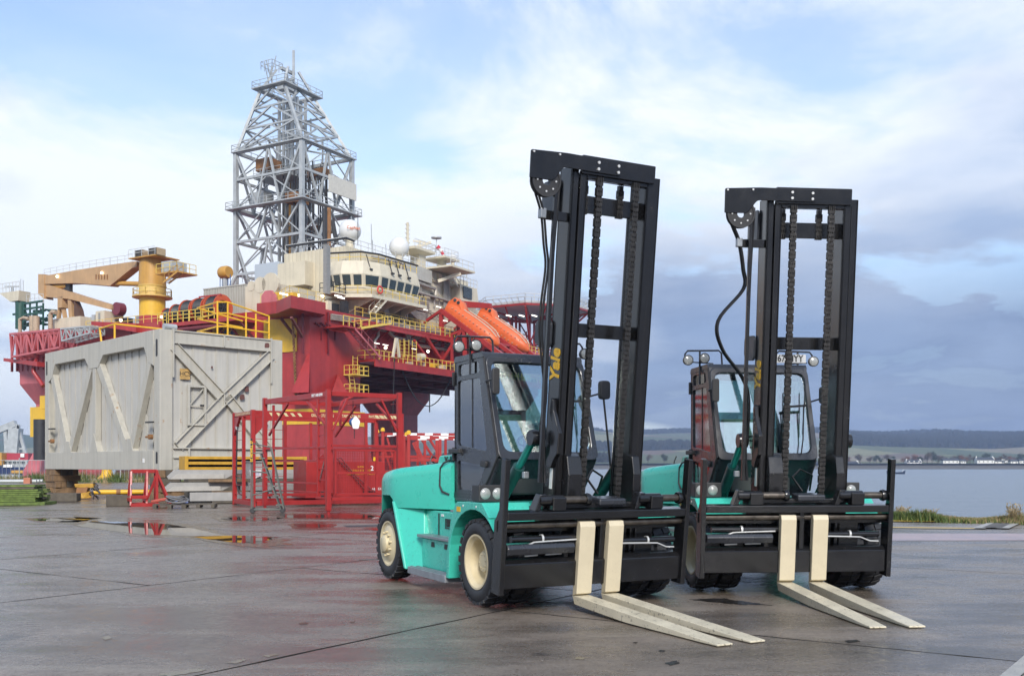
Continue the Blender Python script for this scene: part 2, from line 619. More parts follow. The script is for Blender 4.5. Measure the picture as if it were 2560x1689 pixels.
# ------------------------------------------------------------------ ground, water, far shore
def surface_mat(name, kind):
    m = bpy.data.materials.new(name)
    m.use_nodes = True
    t = m.node_tree
    b = t.nodes['Principled BSDF']
    n = t.nodes.new
    l = t.links.new
    geo = n('ShaderNodeNewGeometry')

    def noise(s, d=6, r=0.6, vec=None, sc=None):
        k = n('ShaderNodeTexNoise')
        k.inputs['Scale'].default_value = s
        k.inputs['Detail'].default_value = d
        k.inputs['Roughness'].default_value = r
        src = geo.outputs['Position']
        if sc:
            mp = n('ShaderNodeMapping')
            mp.inputs['Scale'].default_value = sc
            mp.inputs['Rotation'].default_value = (0, 0, R(-20))
            l(src, mp.inputs[0])
            src = mp.outputs[0]
        l(src, k.inputs['Vector'])
        return k.outputs['Fac']

    def rg(src, p0, p1, v0, v1):
        k = n('ShaderNodeMapRange')
        l(src, k.inputs[0])
        for i, v in enumerate((p0, p1, v0, v1)):
            k.inputs[i + 1].default_value = v
        return k.outputs[0]

    def mx(fac, a, c):
        k = n('ShaderNodeMix')
        k.data_type = 'RGBA'
        l(fac, k.inputs[0])
        for i, v in ((6, a), (7, c)):
            if isinstance(v, tuple):
                k.inputs[i].default_value = v + (1,)
            else:
                l(v, k.inputs[i])
        return k.outputs[2]

    def bump(h, s, dist, prev=None):
        k = n('ShaderNodeBump')
        k.inputs['Strength'].default_value = s
        k.inputs['Distance'].default_value = dist
        l(h, k.inputs['Height'])
        if prev is not None:
            l(prev, k.inputs['Normal'])
        return k.outputs[0]
    if kind == 'asphalt':
        mid = noise(1.3, 7, 0.65)
        fine = noise(42, 4, 0.75)
        chip = noise(9, 6, 0.75)
        streaks = noise(1.0, 7, 0.65, sc=(0.30, 2.4, 1))
        wet = noise(0.42, 7, 0.66, sc=(0.7, 1.7, 1))
        c = mx(rg(mid, 0.35, 0.65, 0, 1), (0.13, 0.098, 0.070), (0.225, 0.178, 0.135))
        c = mx(rg(chip, 0.48, 0.66, 0, 0.65), c, (0.075, 0.058, 0.043))
        c = mx(rg(fine, 0.44, 0.64, 0, 0.65), c, (0.31, 0.28, 0.25))
        c = mx(rg(streaks, 0.57, 0.72, 0, 0.6), c, (0.34, 0.30, 0.24))
        rs = noise(2.2, 8, 0.75)
        c = mx(rg(rs, 0.66, 0.72, 0, 0.6), c, (0.17, 0.06, 0.035))
        c = mx(rg(noise(0.9, 5, 0.6), 0.64, 0.70, 0, 0.6), c, (0.035, 0.030, 0.027))
        dm = n('ShaderNodeMix')
        dm.data_type = 'RGBA'
        dm.blend_type = 'MULTIPLY'
        l(rg(wet, 0.58, 0.40, 0, 1), dm.inputs[0])
        l(c, dm.inputs[6])
        dm.inputs[7].default_value = (0.50, 0.49, 0.48, 1)
        l(dm.outputs[2], b.inputs['Base Color'])
        ra = n('ShaderNodeMath')
        ra.operation = 'ADD'
        l(rg(wet, 0.40, 0.60, 0.09, 0.40), ra.inputs[0])
        l(rg(chip, 0.40, 0.65, -0.08, 0.14), ra.inputs[1])
        l(ra.outputs[0], b.inputs['Roughness'])
        l(rg(wet, 0.38, 0.64, 1.0, 0.55), b.inputs['Specular IOR Level'])
        n1 = bump(fine, 0.55, 0.012)
        n2 = bump(chip, 0.45, 0.02, n1)
        n3 = bump(mid, 0.12, 0.04, n2)
        l(n3, b.inputs['Normal'])
    elif kind == 'tar':
        b.inputs['Base Color'].default_value = (0.018, 0.016, 0.014, 1)
        b.inputs['Roughness'].default_value = 0.6
    elif kind == 'damp':
        c = mx(rg(noise(3, 6, 0.7), 0.35, 0.65, 0, 1), (0.045, 0.036, 0.028), (0.11, 0.088, 0.066))
        l(c, b.inputs['Base Color'])
        l(rg(noise(5, 6, 0.7), 0.35, 0.65, 0.06, 0.30), b.inputs['Roughness'])
        b.inputs['Specular IOR Level'].default_value = 0.9
        l(bump(noise(30, 4, 0.7), 0.2, 0.008), b.inputs['Normal'])
    elif kind == 'puddle':
        b.inputs['Base Color'].default_value = (0.045, 0.035, 0.025, 1)
        b.inputs['Roughness'].default_value = 0.015
        b.inputs['Specular IOR Level'].default_value = 0.8
        l(bump(noise(2.0, 2, 0.5), 0.02, 0.01), b.inputs['Normal'])
    elif kind == 'water':
        b.inputs['Base Color'].default_value = (0.19, 0.22, 0.24, 1)
        b.inputs['Roughness'].default_value = 0.22
        w1 = noise(0.9, 6, 0.6, sc=(0.5, 1.0, 1))
        w2 = noise(0.11, 4, 0.6, sc=(0.5, 1.4, 1))
        l(bump(w1, 0.9, 0.6, bump(w2, 0.6, 1.6)), b.inputs['Normal'])
    elif kind == 'soil':
        c = mx(rg(noise(0.6, 6, 0.7), 0.35, 0.65, 0, 1), (0.09, 0.085, 0.05), (0.07, 0.11, 0.03))
        l(c, b.inputs['Base Color'])
        b.inputs['Roughness'].default_value = 0.9
    elif kind == 'rock':
        c = mx(rg(noise(1.2, 6, 0.7), 0.35, 0.65, 0, 1), (0.05, 0.05, 0.048), (0.16, 0.15, 0.14))
        l(c, b.inputs['Base Color'])
        b.inputs['Roughness'].default_value = 0.85
    elif kind == 'fields':
        vor = n('ShaderNodeTexVoronoi')
        vor.inputs['Scale'].default_value = 0.0060
        mp = n('ShaderNodeMapping')
        mp.inputs['Scale'].default_value = (1.0, 0.42, 0.0)
        l(geo.outputs['Position'], mp.inputs[0])
        l(mp.outputs[0], vor.inputs['Vector'])
        sp = n('ShaderNodeSeparateColor')
        l(vor.outputs['Color'], sp.inputs[0])
        rp = n('ShaderNodeValToRGB')
        l(sp.outputs[0], rp.inputs[0])
        els = [(0.0, (0.12, 0.135, 0.06)), (0.25, (0.25, 0.24, 0.12)), (0.45, (0.18, 0.125, 0.095)), (0.65, (0.085, 0.11, 0.045)), (0.82, (0.27, 0.225, 0.15))]
        cr = rp.color_ramp
        cr.interpolation = 'CONSTANT'
        while len(cr.elements) < len(els):
            cr.elements.new(0.5)
        for e, (p, c) in zip(cr.elements, els):
            e.position = p
            e.color = c + (1,)
        c = mx(rg(noise(0.03, 6, 0.6), 0.4, 0.6, 0, 0.35), rp.outputs[0], (0.10, 0.11, 0.05))
        l(c, b.inputs['Base Color'])
        b.inputs['Roughness'].default_value = 0.95
        b.inputs['Specular IOR Level'].default_value = 0.1
    elif kind == 'forest':
        c = mx(rg(noise(0.05, 8, 0.75), 0.38, 0.64, 0, 1), (0.012, 0.017, 0.010), (0.050, 0.045, 0.028))
        l(c, b.inputs['Base Color'])
        b.inputs['Roughness'].default_value = 1.0
        b.inputs['Specular IOR Level'].default_value = 0.0
        l(bump(noise(0.09, 5, 0.8), 0.9, 8.0), b.inputs['Normal'])
    return m


M_ASPH = surface_mat('wet_asphalt', 'asphalt')
M_TAR = surface_mat('joint_tar', 'tar')
M_PUD = surface_mat('puddle_water', 'puddle')
M_WATER = surface_mat('firth_water', 'water')
M_SOIL = surface_mat('verge_soil', 'soil')
M_ROCK = surface_mat('rock_armour', 'rock')
M_FIELD = surface_mat('fields', 'fields')
M_FOREST = surface_mat('forest_canopy', 'forest')

WATER_Z = -4.0
quay = [(-260, -40), (80, -40), (80, 13), (34, 21.5), (16.5, 28.3), (11.2, 31.5), (6.5, 37.5), (3.0, 52), (-1.0, 80), (-8, 104), (-30, 116), (-260, 138)]
mb = MB()
mb.prism([p for p in quay], lambda a, b, d: (a, b, d), -0.5, -0.022)
ground = struct(mb.build('quay_ground', M_ASPH))
# sloping rock armour down to the water
mb = MB()
n = len(quay)
def _out(i):
    a, b = Vector(quay[i - 1]), Vector(quay[(i + 1) % n])
    t = (b - a).normalized()
    return Vector((t.y, -t.x))
prev = None
for i in range(1, n):
    o = _out(i) if i < n - 1 else Vector((0, 1))
    p = Vector(quay[i])
    q = p + o * 6.0
    cur = (V(p.x, p.y, -0.5), V(q.x, q.y, -5.5), V(p.x, p.y, -0.02))
    if prev:
        mb.quad(prev[0], cur[0], cur[1], prev[1])
        mb.quad(prev[2], cur[2], cur[0], prev[0])
    prev = cur
struct(mb.build('rock_revetment', M_ROCK))
mb = MB()
mb.quad(V(-9000, -200, WATER_Z), V(9000, -200, WATER_Z), V(9000, 9000, WATER_Z), V(-9000, 9000, WATER_Z))
struct(mb.build('water', M_WATER))

# concrete slabs of the quay, joints left open
AX = Vector((0.56, 0.828)).normalized()
BX = Vector((AX.y, -AX.x))
lanes = [-38.0, -32.7, -27.4, -22.1, -17.0, -11.7, -6.41, -1.1, 4.2, 9.5, 14.8, 20.1]
cross = {4: [-6, 1, 8.5, 16, 24], 5: [-3.5, 3.2, 11.27, 19, 27], 6: [-5, 2.1, 9.3, 16.7, 24.5]}
rnd = random.Random(3)
def edge_pts(p, q, k):
    out = []
    for i in range(k):
        f = i / k
        w = 0.0 if i == 0 else rnd.uniform(-0.012, 0.012)
        d = (q - p).normalized()
        out.append(p.lerp(q, f) + Vector((d.y, -d.x)) * w)
    return out
G = 0.019
for li in range(len(lanes) - 1):
    n0, n1 = lanes[li] + G, lanes[li + 1] - G
    cs = cross.get(li)
    if cs is None:
        st = rnd.uniform(-7, -3)
        cs = [st + 7.6 * k for k in range(6)]
    cs = [-14] + [c for c in cs] + [34, 42]
    for a0, a1 in zip(cs[:-1], cs[1:]):
        c = AX * ((a0 + a1) / 2) + BX * ((n0 + n1) / 2)
        if not (-26 < c.x < 16.5 and 2 < c.y < 37) or c.y > 31 + 0.0 * c.x and c.x > 6 or abs(c.x) > 0.62 * c.y + 7:
            continue
        cor = [AX * (a0 + G) + BX * n0, AX * (a0 + G) + BX * n1, AX * (a1 - G) + BX * n1, AX * (a1 - G) + BX * n0]
        if any(v.y > 27 and v.x > 9.5 or v.x > 14.2 and v.y > 24 for v in cor):
            continue
        poly = []
        for i in range(4):
            poly += edge_pts(cor[i], cor[(i + 1) % 4], 22)
        mb = MB()
        k = len(poly)
        mb._add([(p.x, p.y, -0.02) for p in poly] + [(p.x, p.y, 0.0) for p in poly], [tuple(range(k, 2 * k))])
        mb.cur = 1
        mb.f += [(i, (i + 1) % k, k + (i + 1) % k, k + i) for i in range(k)]
        mb.mi += [1] * k
        mb.build('slab', [M_ASPH, M_TAR], ground)

# puddles lying in the hollows of the slabs
def blob(name, px, mat_, z=0.004, jit=0.0, parent=None):
    pts = [gnd(x, y, z) for x, y in px]
    c = sum((Vector(p) for p in pts), Vector()) / len(pts)
    poly = []
    m = len(pts)
    for i in range(m):
        a, b = pts[i], pts[(i + 1) % m]
        for k in range(6):
            p = a.lerp(b, k / 6)
            d = (p - c)
            p = p + d * rnd.uniform(-jit, jit)
            poly.append((p.x, p.y))
    mb = MB()
    k = len(poly)
    mb._add([(a, b, z) for a, b in poly], [tuple(range(k))])
    o = mb.build(name, mat_, parent)
    return o


pud = [
    [(185, 1313), (230, 1301), (285, 1303), (350, 1305), (425, 1309), (470, 1318), (520, 1328), (560, 1337), (640, 1339), (690, 1341), (676, 1350), (650, 1358), (590, 1355), (520, 1347), (470, 1339), (420, 1337), (350, 1335), (290, 1327), (240, 1321)],
    [(735, 1311), (790, 1308), (830, 1313), (800, 1318), (750, 1317)],
    [(700, 1287), (790, 1286), (860, 1283), (960, 1290), (940, 1296), (830, 1294), (720, 1293)],
    [(920, 1322), (960, 1318), (985, 1322), (960, 1327)],
    [(540, 1294), (600, 1291), (690, 1296), (640, 1300), (570, 1299)],
    [(80, 1297), (150, 1294), (230, 1297), (180, 1301), (100, 1301)],
]
M_DAMP = surface_mat('damp_margin', 'damp')
for px in pud:
    mx_ = sum(x for x, y in px) / len(px)
    my_ = sum(y for x, y in px) / len(px)
    struct(blob('damp_margin', [(mx_ + (x - mx_) * 1.10 + (12 if x > mx_ else -12), my_ + (y - my_) * 1.35 + (2 if y > my_ else -2)) for x, y in px], M_DAMP, 0.0022, 0.08))
    struct(blob('puddle', px, M_PUD, 0.004, 0.05))

M_MUD = mat('wet_mud', (.17, .145, .10), .22, var=.4, scale=5, rvar=.15, bump=.3, bump_scale=25)
for px in ([(395, 1683), (440, 1676), (495, 1669), (520, 1672), (470, 1682), (420, 1690)], [(565, 1655), (600, 1646), (615, 1648), (590, 1657)], [(655, 1637), (690, 1631), (698, 1635), (670, 1641)], [(1440, 1640), (1462, 1642), (1458, 1647), (1436, 1646)], [(255, 1592), (272, 1588), (280, 1594), (262, 1598)]):
    struct(blob('mud_patch', px, M_MUD, 0.003, 0.16))
M_OIL = mat('oil_stain', (.03, .027, .025), .2, var=.4, scale=6)
for px in ([(1660, 1655), (1690, 1650), (1700, 1657), (1675, 1662)], [(1650, 1623), (1664, 1624), (1660, 1628), (1646, 1627)], [(1580, 1604), (1596, 1603), (1590, 1607)], [(2110, 1600), (2140, 1597), (2150, 1602), (2120, 1606)], [(1735, 1498), (1800, 1493), (1880, 1505), (1930, 1512), (1850, 1510), (1770, 1503)], [(745, 1556), (765, 1553), (772, 1557), (752, 1560)], [(872, 1553), (888, 1551), (884, 1556)]):
    struct(blob('oil_stain', px, M_OIL, 0.003, 0.18))

# painted markings on the right of the quay, with a gravel pit between them
M_LINE_Y = mat('road_yellow', (0.62, 0.40, 0.04), 0.5, var=0.15, scale=4)
M_LINE_W = mat('road_white', (0.36, 0.345, 0.31), 0.45, var=0.3, scale=5, dirt=0.6)
M_LINE_P = mat('road_pink', (0.36, 0.27, 0.27), 0.35, var=0.2, scale=1.5)
def strip(name, a, b, w, m, z=0.006, h=0.0):
    mb = MB()
    a, b = Vector((a[0], a[1], z)), Vector((b[0], b[1], z))
    d = (b - a).normalized()
    s = Vector((-d.y, d.x, 0)) * w / 2
    if h:
        mb.hexa([a - s, b - s, b + s, a + s, a - s + V(0, 0, h), b - s + V(0, 0, h), b + s + V(0, 0, h), a + s + V(0, 0, h)])
    else:
        mb.quad(a - s, b - s, b + s, a + s)
    return mb.build(name, m, ground)
def gp(x, y):
    p = gnd(x, y)
    return (p.x, p.y)
strip('painted_line', gp(2020, 1299), gp(2500, 1304), 0.34, M_LINE_Y)
strip('painted_line', gp(2020, 1315), gp(2435, 1320), 0.30, M_LINE_Y)
strip('painted_line', gp(2446, 1320), gp(2490, 1305), 0.30, M_LINE_W, 0.010)
strip('painted_line', gp(2506, 1320), gp(2543, 1304), 0.30, M_LINE_W, 0.010)
strip('painted_line', gp(2490, 1720), gp(2640, 1590), 0.13, M_LINE_W)
mbp = MB()
mbp.quad(*[V(*gp(x, y), 0.012) for x, y in ((2455, 1319), (2505, 1319), (2530, 1307), (2487, 1306))])
mbp.build('gravel_pit', M_ROCK, ground)
mbp = MB()
mbp.quad(*[V(*gp(x, y), 0.007) for x, y in ((1500, 1353), (2800, 1350), (2800, 1333), (1500, 1334))])
mbp.build('pink_band', M_LINE_P, ground)
strip('painted_line', gp(895, 1399), gp(957, 1397), 0.05, mat('green_line', (0.02, 0.13, 0.11), 0.5), 0.006)

# grass verges: blades as one mass
def grass(name, spots, h0, h1, count, seed, cols):
    r = random.Random(seed)
    vs, fs, mi = [], [], []
    for i in range(count):
        (x0, y0, w0), (x1, y1, w1) = r.choice(spots)
        f = r.random()
        x, y, w = x0 + (x1 - x0) * f, y0 + (y1 - y0) * f, w0 + (w1 - w0) * f
        dx, dy = (y1 - y0), -(x1 - x0)
        ln = math.hypot(dx, dy)
        o = r.gauss(0, 0.36) * w
        x += dx / ln * o
        y += dy / ln * o
        clump = 0.30 + 1.1 * (0.5 + 0.5 * math.sin(x * 3.3) * math.sin(y * 2.9 + x)) * (0.55 + 0.45 * math.sin(x * 1.7 + 1))
        h = r.uniform(h0, h1) * clump
        t = r.uniform(0, 6.28)
        bw = 0.010 + 0.0004 * y
        ax, ay = math.cos(t) * bw, math.sin(t) * bw
        lx, ly = r.gauss(0, 0.35) * h, r.gauss(0, 0.35) * h
        k = len(vs)
        vs += [(x - ax, y - ay, -0.03), (x + ax, y + ay, -0.03), (x + lx, y + ly, h)]
        fs.append((k, k + 1, k + 2))
        q = r.random() + 0.35 * math.sin(x * 1.7 + y)
        mi.append(0 if q < 0.5 else (1 if q < 0.8 else 2))
    me = bpy.data.meshes.new(name)
    me.from_pydata(vs, [], fs)
    for m in cols:
        me.materials.append(m)
    me.polygons.foreach_set('material_index', mi)
    o = bpy.data.objects.new(name, me)
    COL.objects.link(o)
    return o


MG = [mat('grass_green', (0.065, 0.105, 0.022), 0.8, var=0.3, scale=2), mat('grass_olive', (0.16, 0.17, 0.05), 0.8, var=0.3), mat('grass_straw', (0.32, 0.24, 0.12), 0.8, var=0.3)]
g = grass('verge_grass', [((11.2, 30.0, 0.8), (15.5, 27.6, 0.9)), ((15.5, 27.6, 1.0), (24, 24.2, 1.4)), ((7.5, 34.5, 0.7), (11.2, 30.0, 0.8))], 0.10, 0.34, 60000, 5, MG)
tag(g, 'strip of rough green and straw coloured grass along the quay edge', 'grass')
g['kind'] = 'stuff'
g = grass('far_grass', [((-70, 92, 7), (-30, 98, 7)), ((-30, 98, 7), (-6, 96, 6)), ((-46, 93, 3), (-34, 94, 3))], 0.25, 1.0, 26000, 6, MG)
tag(g, 'far band of tall green weeds behind the grey steel module', 'grass')
g['kind'] = 'stuff'
mb = MB()
mb._add([(11.2, 31.5, -0.012), (6.6, 37.2, -0.012), (6.0, 36.6, -0.012), (10.6, 30.1, -0.012), (14.6, 27.2, -0.012), (24, 23.2, -0.012), (34, 20.2, -0.012), (34, 21.4, -0.012), (16.4, 28.2, -0.012)], [(0, 1, 2, 3), (0, 3, 4, 8), (8, 4, 5, 6, 7)])
struct(mb.build('verge_soil', M_SOIL))
# tall straw weed clumps on the verge
def weed(x, y, h, label, seed):
    r = random.Random(seed)
    mb = MB()
    for i in range(46):
        a, l = r.uniform(0, 6.28), h * r.uniform(0.5, 1.0)
        b = V(x + r.gauss(0, .08), y + r.gauss(0, .08), -0.02)
        t = b + V(math.cos(a) * l * r.uniform(.1, .5), math.sin(a) * l * r.uniform(.1, .5), l)
        mb.tube(b, t, 0.006, 3, 0.002)
        for j in range(3):
            q = b.lerp(t, r.uniform(.5, 1))
            mb.tube(q, q + V(r.gauss(0, .05), r.gauss(0, .05), .07), 0.005, 3, 0.012)
    return tag(mb.build('weed_clump', MG[2]), label, 'plant', 'dry weed clumps on the verge')
weed(14.05, 28.0, 0.55, 'tallest dry straw weed clump near the right edge of the verge', 1)
weed(15.2, 27.4, 0.55, 'dry straw weed clump at the far right end of the verge', 2)
weed(11.7, 30.0, 0.40, 'low dry weed clump nearest the right forklift', 3)
weed(12.3, 29.6, 0.30, 'low straw weed tuft in the middle of the verge', 4)

# far shore: land strip, fields and wooded hills
def hills():
    nx, ny = 260, 40
    X0, X1 = -2600, 3600
    def hgt(x, y):
        u = (y - 1100) / 3000
        px = x / y
        base = 2.2 + max(0.0, (y - 1120)) * 0.004
        ridge = 118 + 14 * math.sin(px * 9 + 1.0) + 8 * math.sin(px * 23 + 0.4) + 5 * math.sin(px * 47)
        ridge *= 0.92 + 0.10 * math.tanh((px - 0.25) * 4)
        s = max(0.0, min(1.0, (y - 1500) / 2100))
        s = s * s * (3 - 2 * s)
        return base * (1 - s) + ridge * s + 7 * math.sin(px * 31 + y * .004) * s
    vs, fs, mi = [], [], []
    for j in range(ny + 1):
        f = j / ny
        y = 1092 + (3900 - 1092) * f ** 1.5
        for i in range(nx + 1):
            x = (X0 + (X1 - X0) * i / nx) * y / 3600
            vs.append((x, y, hgt(x, y)))
    for j in range(ny):
        for i in range(nx):
            k = j * (nx + 1) + i
            fs.append((k, k + 1, k + nx + 2, k + nx + 1))
    me = bpy.data.meshes.new('far_hills')
    me.from_pydata(vs, [], fs)
    me.materials.append(M_FIELD)
    me.polygons.foreach_set('use_smooth', [True] * len(fs))
    o = bpy.data.objects.new('far_hills', me)
    COL.objects.link(o)
    struct(o)
    return hgt
hgt = hills()
# shingle shore
mb = MB()
mb.hexa([V(-2500, 1080, -5), V(3000, 1080, -5), V(3000, 1100, -5), V(-2500, 1100, -5), V(-2500, 1086, -4 + .4), V(3000, 1086, -4 + .4), V(3000, 1100, 2.0), V(-2500, 1100, 2.0)])
struct(mb.build('far_shore', M_ROCK))
# wood on the hill: canopy sheets with ragged tops, one mass
def forest():
    r = random.Random(11)
    vs, fs = [], []
    def cone(x, y, z, w, h):
        k = len(vs)
        m = 5
        t0 = r.uniform(0, 6)
        for i in range(m):
            t = t0 + 6.283 * i / m
            vs.append((x + math.cos(t) * w, y + math.sin(t) * w, z + h * 0.1))
        for i in range(m):
            t = t0 + 0.5 + 6.283 * i / m
            vs.append((x + math.cos(t) * w * .7, y + math.sin(t) * w * .7, z + h * r.uniform(.5, .75)))
        vs.append((x, y, z + h))
        for i in range(m):
            j = (i + 1) % m
            fs.append((k + i, k + j, k + m + j, k + m + i))
            fs.append((k + m + i, k + m + j, k + 2 * m))
    def band(px0, px1, y0, y1, cnt, h):
        for i in range(cnt):
            px = r.uniform(px0, px1)
            y = r.uniform(y0, y1)
            x = px * y
            cone(x, y, hgt(x, y) - 2, r.uniform(6, 12), h * r.uniform(.6, 1.2))
    band(-0.10, 0.60, 3350, 3900, 5200, 17)
    band(0.34, 0.60, 2350, 3050, 6500, 17)
    band(0.25, 0.34, 2900, 3050, 500, 16)
    band(0.05, 0.22, 2150, 2320, 1100, 16)
    band(-0.2, 0.12, 1500, 1750, 1500, 15)
    me = bpy.data.meshes.new('far_forest')
    me.from_pydata(vs, [], fs)
    me.materials.append(M_FOREST)
    o = bpy.data.objects.new('far_forest', me)
    COL.objects.link(o)
    tag(o, 'dark woods covering the far hills across the water', 'forest')
    o['kind'] = 'stuff'
forest()
# far trees and hedges along the opposite shore
M_TWIG = [mat('bare_twigs', (0.11, 0.085, 0.06), 0.9, var=0.3, scale=.5), mat('ivy_green', (0.035, 0.05, 0.025), 0.9, var=0.3, scale=.5), mat('rust_leaves', (0.17, 0.075, 0.035), 0.9, var=0.3, scale=.5)]
def tree_mesh(seed, h, spread, cnt, m):
    r = random.Random(seed)
    tr = MB()
    tr.tube((0, 0, -.5), (0, 0, h * .45), h * .035, 6, h * .02)
    for i in range(7):
        a = r.uniform(0, 6.28)
        tr.tube((0, 0, h * r.uniform(.2, .42)), (math.cos(a) * spread * .6, math.sin(a) * spread * .6, h * r.uniform(.55, .85)), h * .014, 4, h * .005)
    cr = MB()
    cl = [(r.gauss(0, spread * .42), r.gauss(0, spread * .42), h * r.uniform(.35, .9), spread * r.uniform(.25, .5)) for _ in range(9)]
    for i in range(cnt):
        x, y, z, s = r.choice(cl)
        p = V(x + r.gauss(0, s * .6), y + r.gauss(0, s * .6), z + r.gauss(0, s * .5))
        d = [V(r.gauss(0, 1), r.gauss(0, 1), r.gauss(0, 1)) * .32 for _ in range(3)]
        cr._add([p + d[0], p + d[1], p + d[2]], [(0, 1, 2)])
    return tr.mesh('trunk', M_TWIG[0]), cr.mesh('crown', m)
protos = [tree_mesh(1, 11, 4.0, 900, M_TWIG[0]), tree_mesh(2, 9, 4.2, 1100, M_TWIG[1]), tree_mesh(3, 7, 4.5, 1000, M_TWIG[2]), tree_mesh(4, 12, 3.0, 800, M_TWIG[0])]
names = ['bare brown tree', 'dark green bushy tree', 'rust brown bush', 'tall thin bare tree']
spots = [(2110, 3), (2150, 0), (2175, 0), (2200, 1), (2232, 1), (2262, 2), (2300, 1), (2318, 0), (2345, 0), (2362, 3), (2385, 0), (2410, 2), (2440, 0), (2466, 1), (2500, 0), (2512, 3), (2530, 2), (2555, 1),
         (2190, 1), (2120, 2), (2222, 0), (2285, 2), (2330, 1), (2396, 1), (2425, 3), (2480, 2), (2545, 0), (1660, 1), (1620, 0), (1560, 1), (1590, 2)]
rt = random.Random(21)
ORD = ['first', 'second', 'third', 'fourth', 'fifth', 'sixth', 'seventh', 'eighth', 'ninth', 'tenth', 'eleventh', 'twelfth']
def tree_label(x, k):
    side = x < 2000
    same = sorted(q for q, j in spots if j == k and (q < 2000) == side)
    where = 'on the far shore between the forklifts' if side else 'on the far shore right of the forklifts'
    return '%s %s from the left %s' % (ORD[same.index(x)], names[k], where)
for i, (x, k) in enumerate(spots):
    d = rt.uniform(1125, 1190)
    p = at(x, 1160, d)
    z = hgt(p.x, d) - .3
    s = rt.uniform(.8, 1.35)
    t = thing('shore_tree', tree_label(x, k), 'tree', (p.x, d, z), rt.uniform(0, 6), 'trees along the far shore')
    t.scale = (s, s, s * rt.uniform(.85, 1.15))
    for nm, me in zip(('trunk', 'crown'), protos[k]):
        o = bpy.data.objects.new(nm, me)
        COL.objects.link(o)
        o.parent = t
# white cottages on the far shore
M_COT = mat('cottage_white', (0.75, 0.74, 0.70), 0.8, var=0.05)
M_SLATE = mat('slate_roof', (0.045, 0.05, 0.06), 0.8, var=0.2)
def cottage(x0, x1, yb, d, hw, label, chim=True, roof=2.6, dormer=0):
    a, b = at(x0, yb, d), at(x1, yb, d)
    w = b.x - a.x
    z = min(a.z, hgt(a.x, d) + 1.5)
    t = thing('cottage', label, 'house', ((a.x + b.x) / 2, d, z), 0, 'houses on the far shore')
    dp = 7.0
    m = MB().box((-w / 2, 0, -1.5), (w / 2, dp, hw))
    m.build('wall', M_COT, t)
    m = MB()
    pr = [(-.3, hw), (dp + .3, hw), (dp / 2, hw + roof)]
    m.prism(pr, lambda p, q, s: (s, p, q), -w / 2 - .2, w / 2 + .2)
    rf = m.build('roof', M_SLATE, t)
    if chim:
        for s in (-1, 1):
            MB().box((s * (w / 2 - .55) - .5, dp / 2 - .6, hw + roof - 1.2), (s * (w / 2 - .55) + .5, dp / 2 + .6, hw + roof + 1.1)).build('chimney', M_COT, rf)
            MB().prism([(-.1, hw), (dp + .1, hw), (dp / 2, hw + roof + .3)], lambda p, q, q2: (q2, p, q), s * w / 2 - .12, s * w / 2 + .42 * s + .12).build('gable', M_COT, t)
    k = max(2, int(w / 4))
    for i in range(k):
        xx = -w / 2 + w * (i + .5) / k
        MB().box((xx - .5, -.08, hw * .35), (xx + .5, .05, hw * .8)).build('window', M_WIN, t)
    for i in range(dormer):
        xx = -w / 2 + w * (i + .5) / dormer
        MB().box((xx - .7, .4, hw + .5), (xx + .7, 2.4, hw + 1.7)).build('dormer', M_COT, rf)
    return t
cottage(2268, 2304, 1163, 1120, 3.4, 'white cottage with three dormers and tall gables behind the blue boat', True, 3.0, 3)
cottage(2040, 2146, 1166, 1118, 3.6, 'long white house half hidden behind the right forklift mast', True, 2.6)
cottage(2358, 2398, 1157, 1130, 2.8, 'low white cottage with slate roof left of the garage arch', False)
cottage(2402, 2415, 1158, 1128, 2.6, 'small white gabled shed between the two larger houses', False, 2.2)
cottage(2443, 2486, 1157, 1126, 3.2, 'white villa with broad dark roof near the right edge', True, 3.4)
cottage(2488, 2512, 1158, 1130, 2.4, 'low white outbuilding right of the villa', False, 1.2)
cottage(2527, 2545, 1159, 1126, 2.8, 'white house with red garage door at the far right', False, 2.4)
cottage(2549, 2562, 1158, 1128, 3.0, 'white gable house cut by the right edge of the picture', False, 2.4)
cottage(2498, 2540, 1124, 1500, 4.0, 'distant farm with reddish roof high on the far field', False, 2.4)
# moored blue boat
p = at(2240, 1180, 560)
t = thing('fishing_boat', 'small blue fishing boat moored on the water beside the fork upright', 'boat', (p.x, 560, WATER_Z), 0)
secs = []
for u, w, zt in ((-5.2, .4, 1.9), (-4, 1.3, 1.3), (-1, 1.8, 1.0), (2.5, 1.7, 1.05), (4.2, 1.1, 1.5), (5.2, .1, 2.1)):
    secs.append([V(u, -w, zt), V(u, -w * .7, -.4), V(u, w * .7, -.4), V(u, w, zt)])
MB().loft(secs).build('hull', mat('boat_navy', (.025, .04, .08), .5), t)
MB().box((-3.6, -1.0, 1.0), (-1.4, 1.0, 2.9)).build('wheelhouse', mat('boat_blue', (.06, .10, .17), .5), t, bevel=.08)
MB().tube((-.8, 0, 1), (-.8, 0, 4.2), .07).build('mast', M_DARK, t)
MB().path([V(3.0, -1.4, 1.1), V(3.4, -1.3, 2.3), V(4.6, -.5, 2.6)], .08).build('bow_rail', M_WHITE, t)
p = at(2262, 1179, 575)
tag(MB().sphere((p.x, 575, WATER_Z + .2), .45, 10, 6).build('mooring_buoy', M_WHITE, None, 60), 'small pale mooring buoy right of the blue boat', 'buoy')

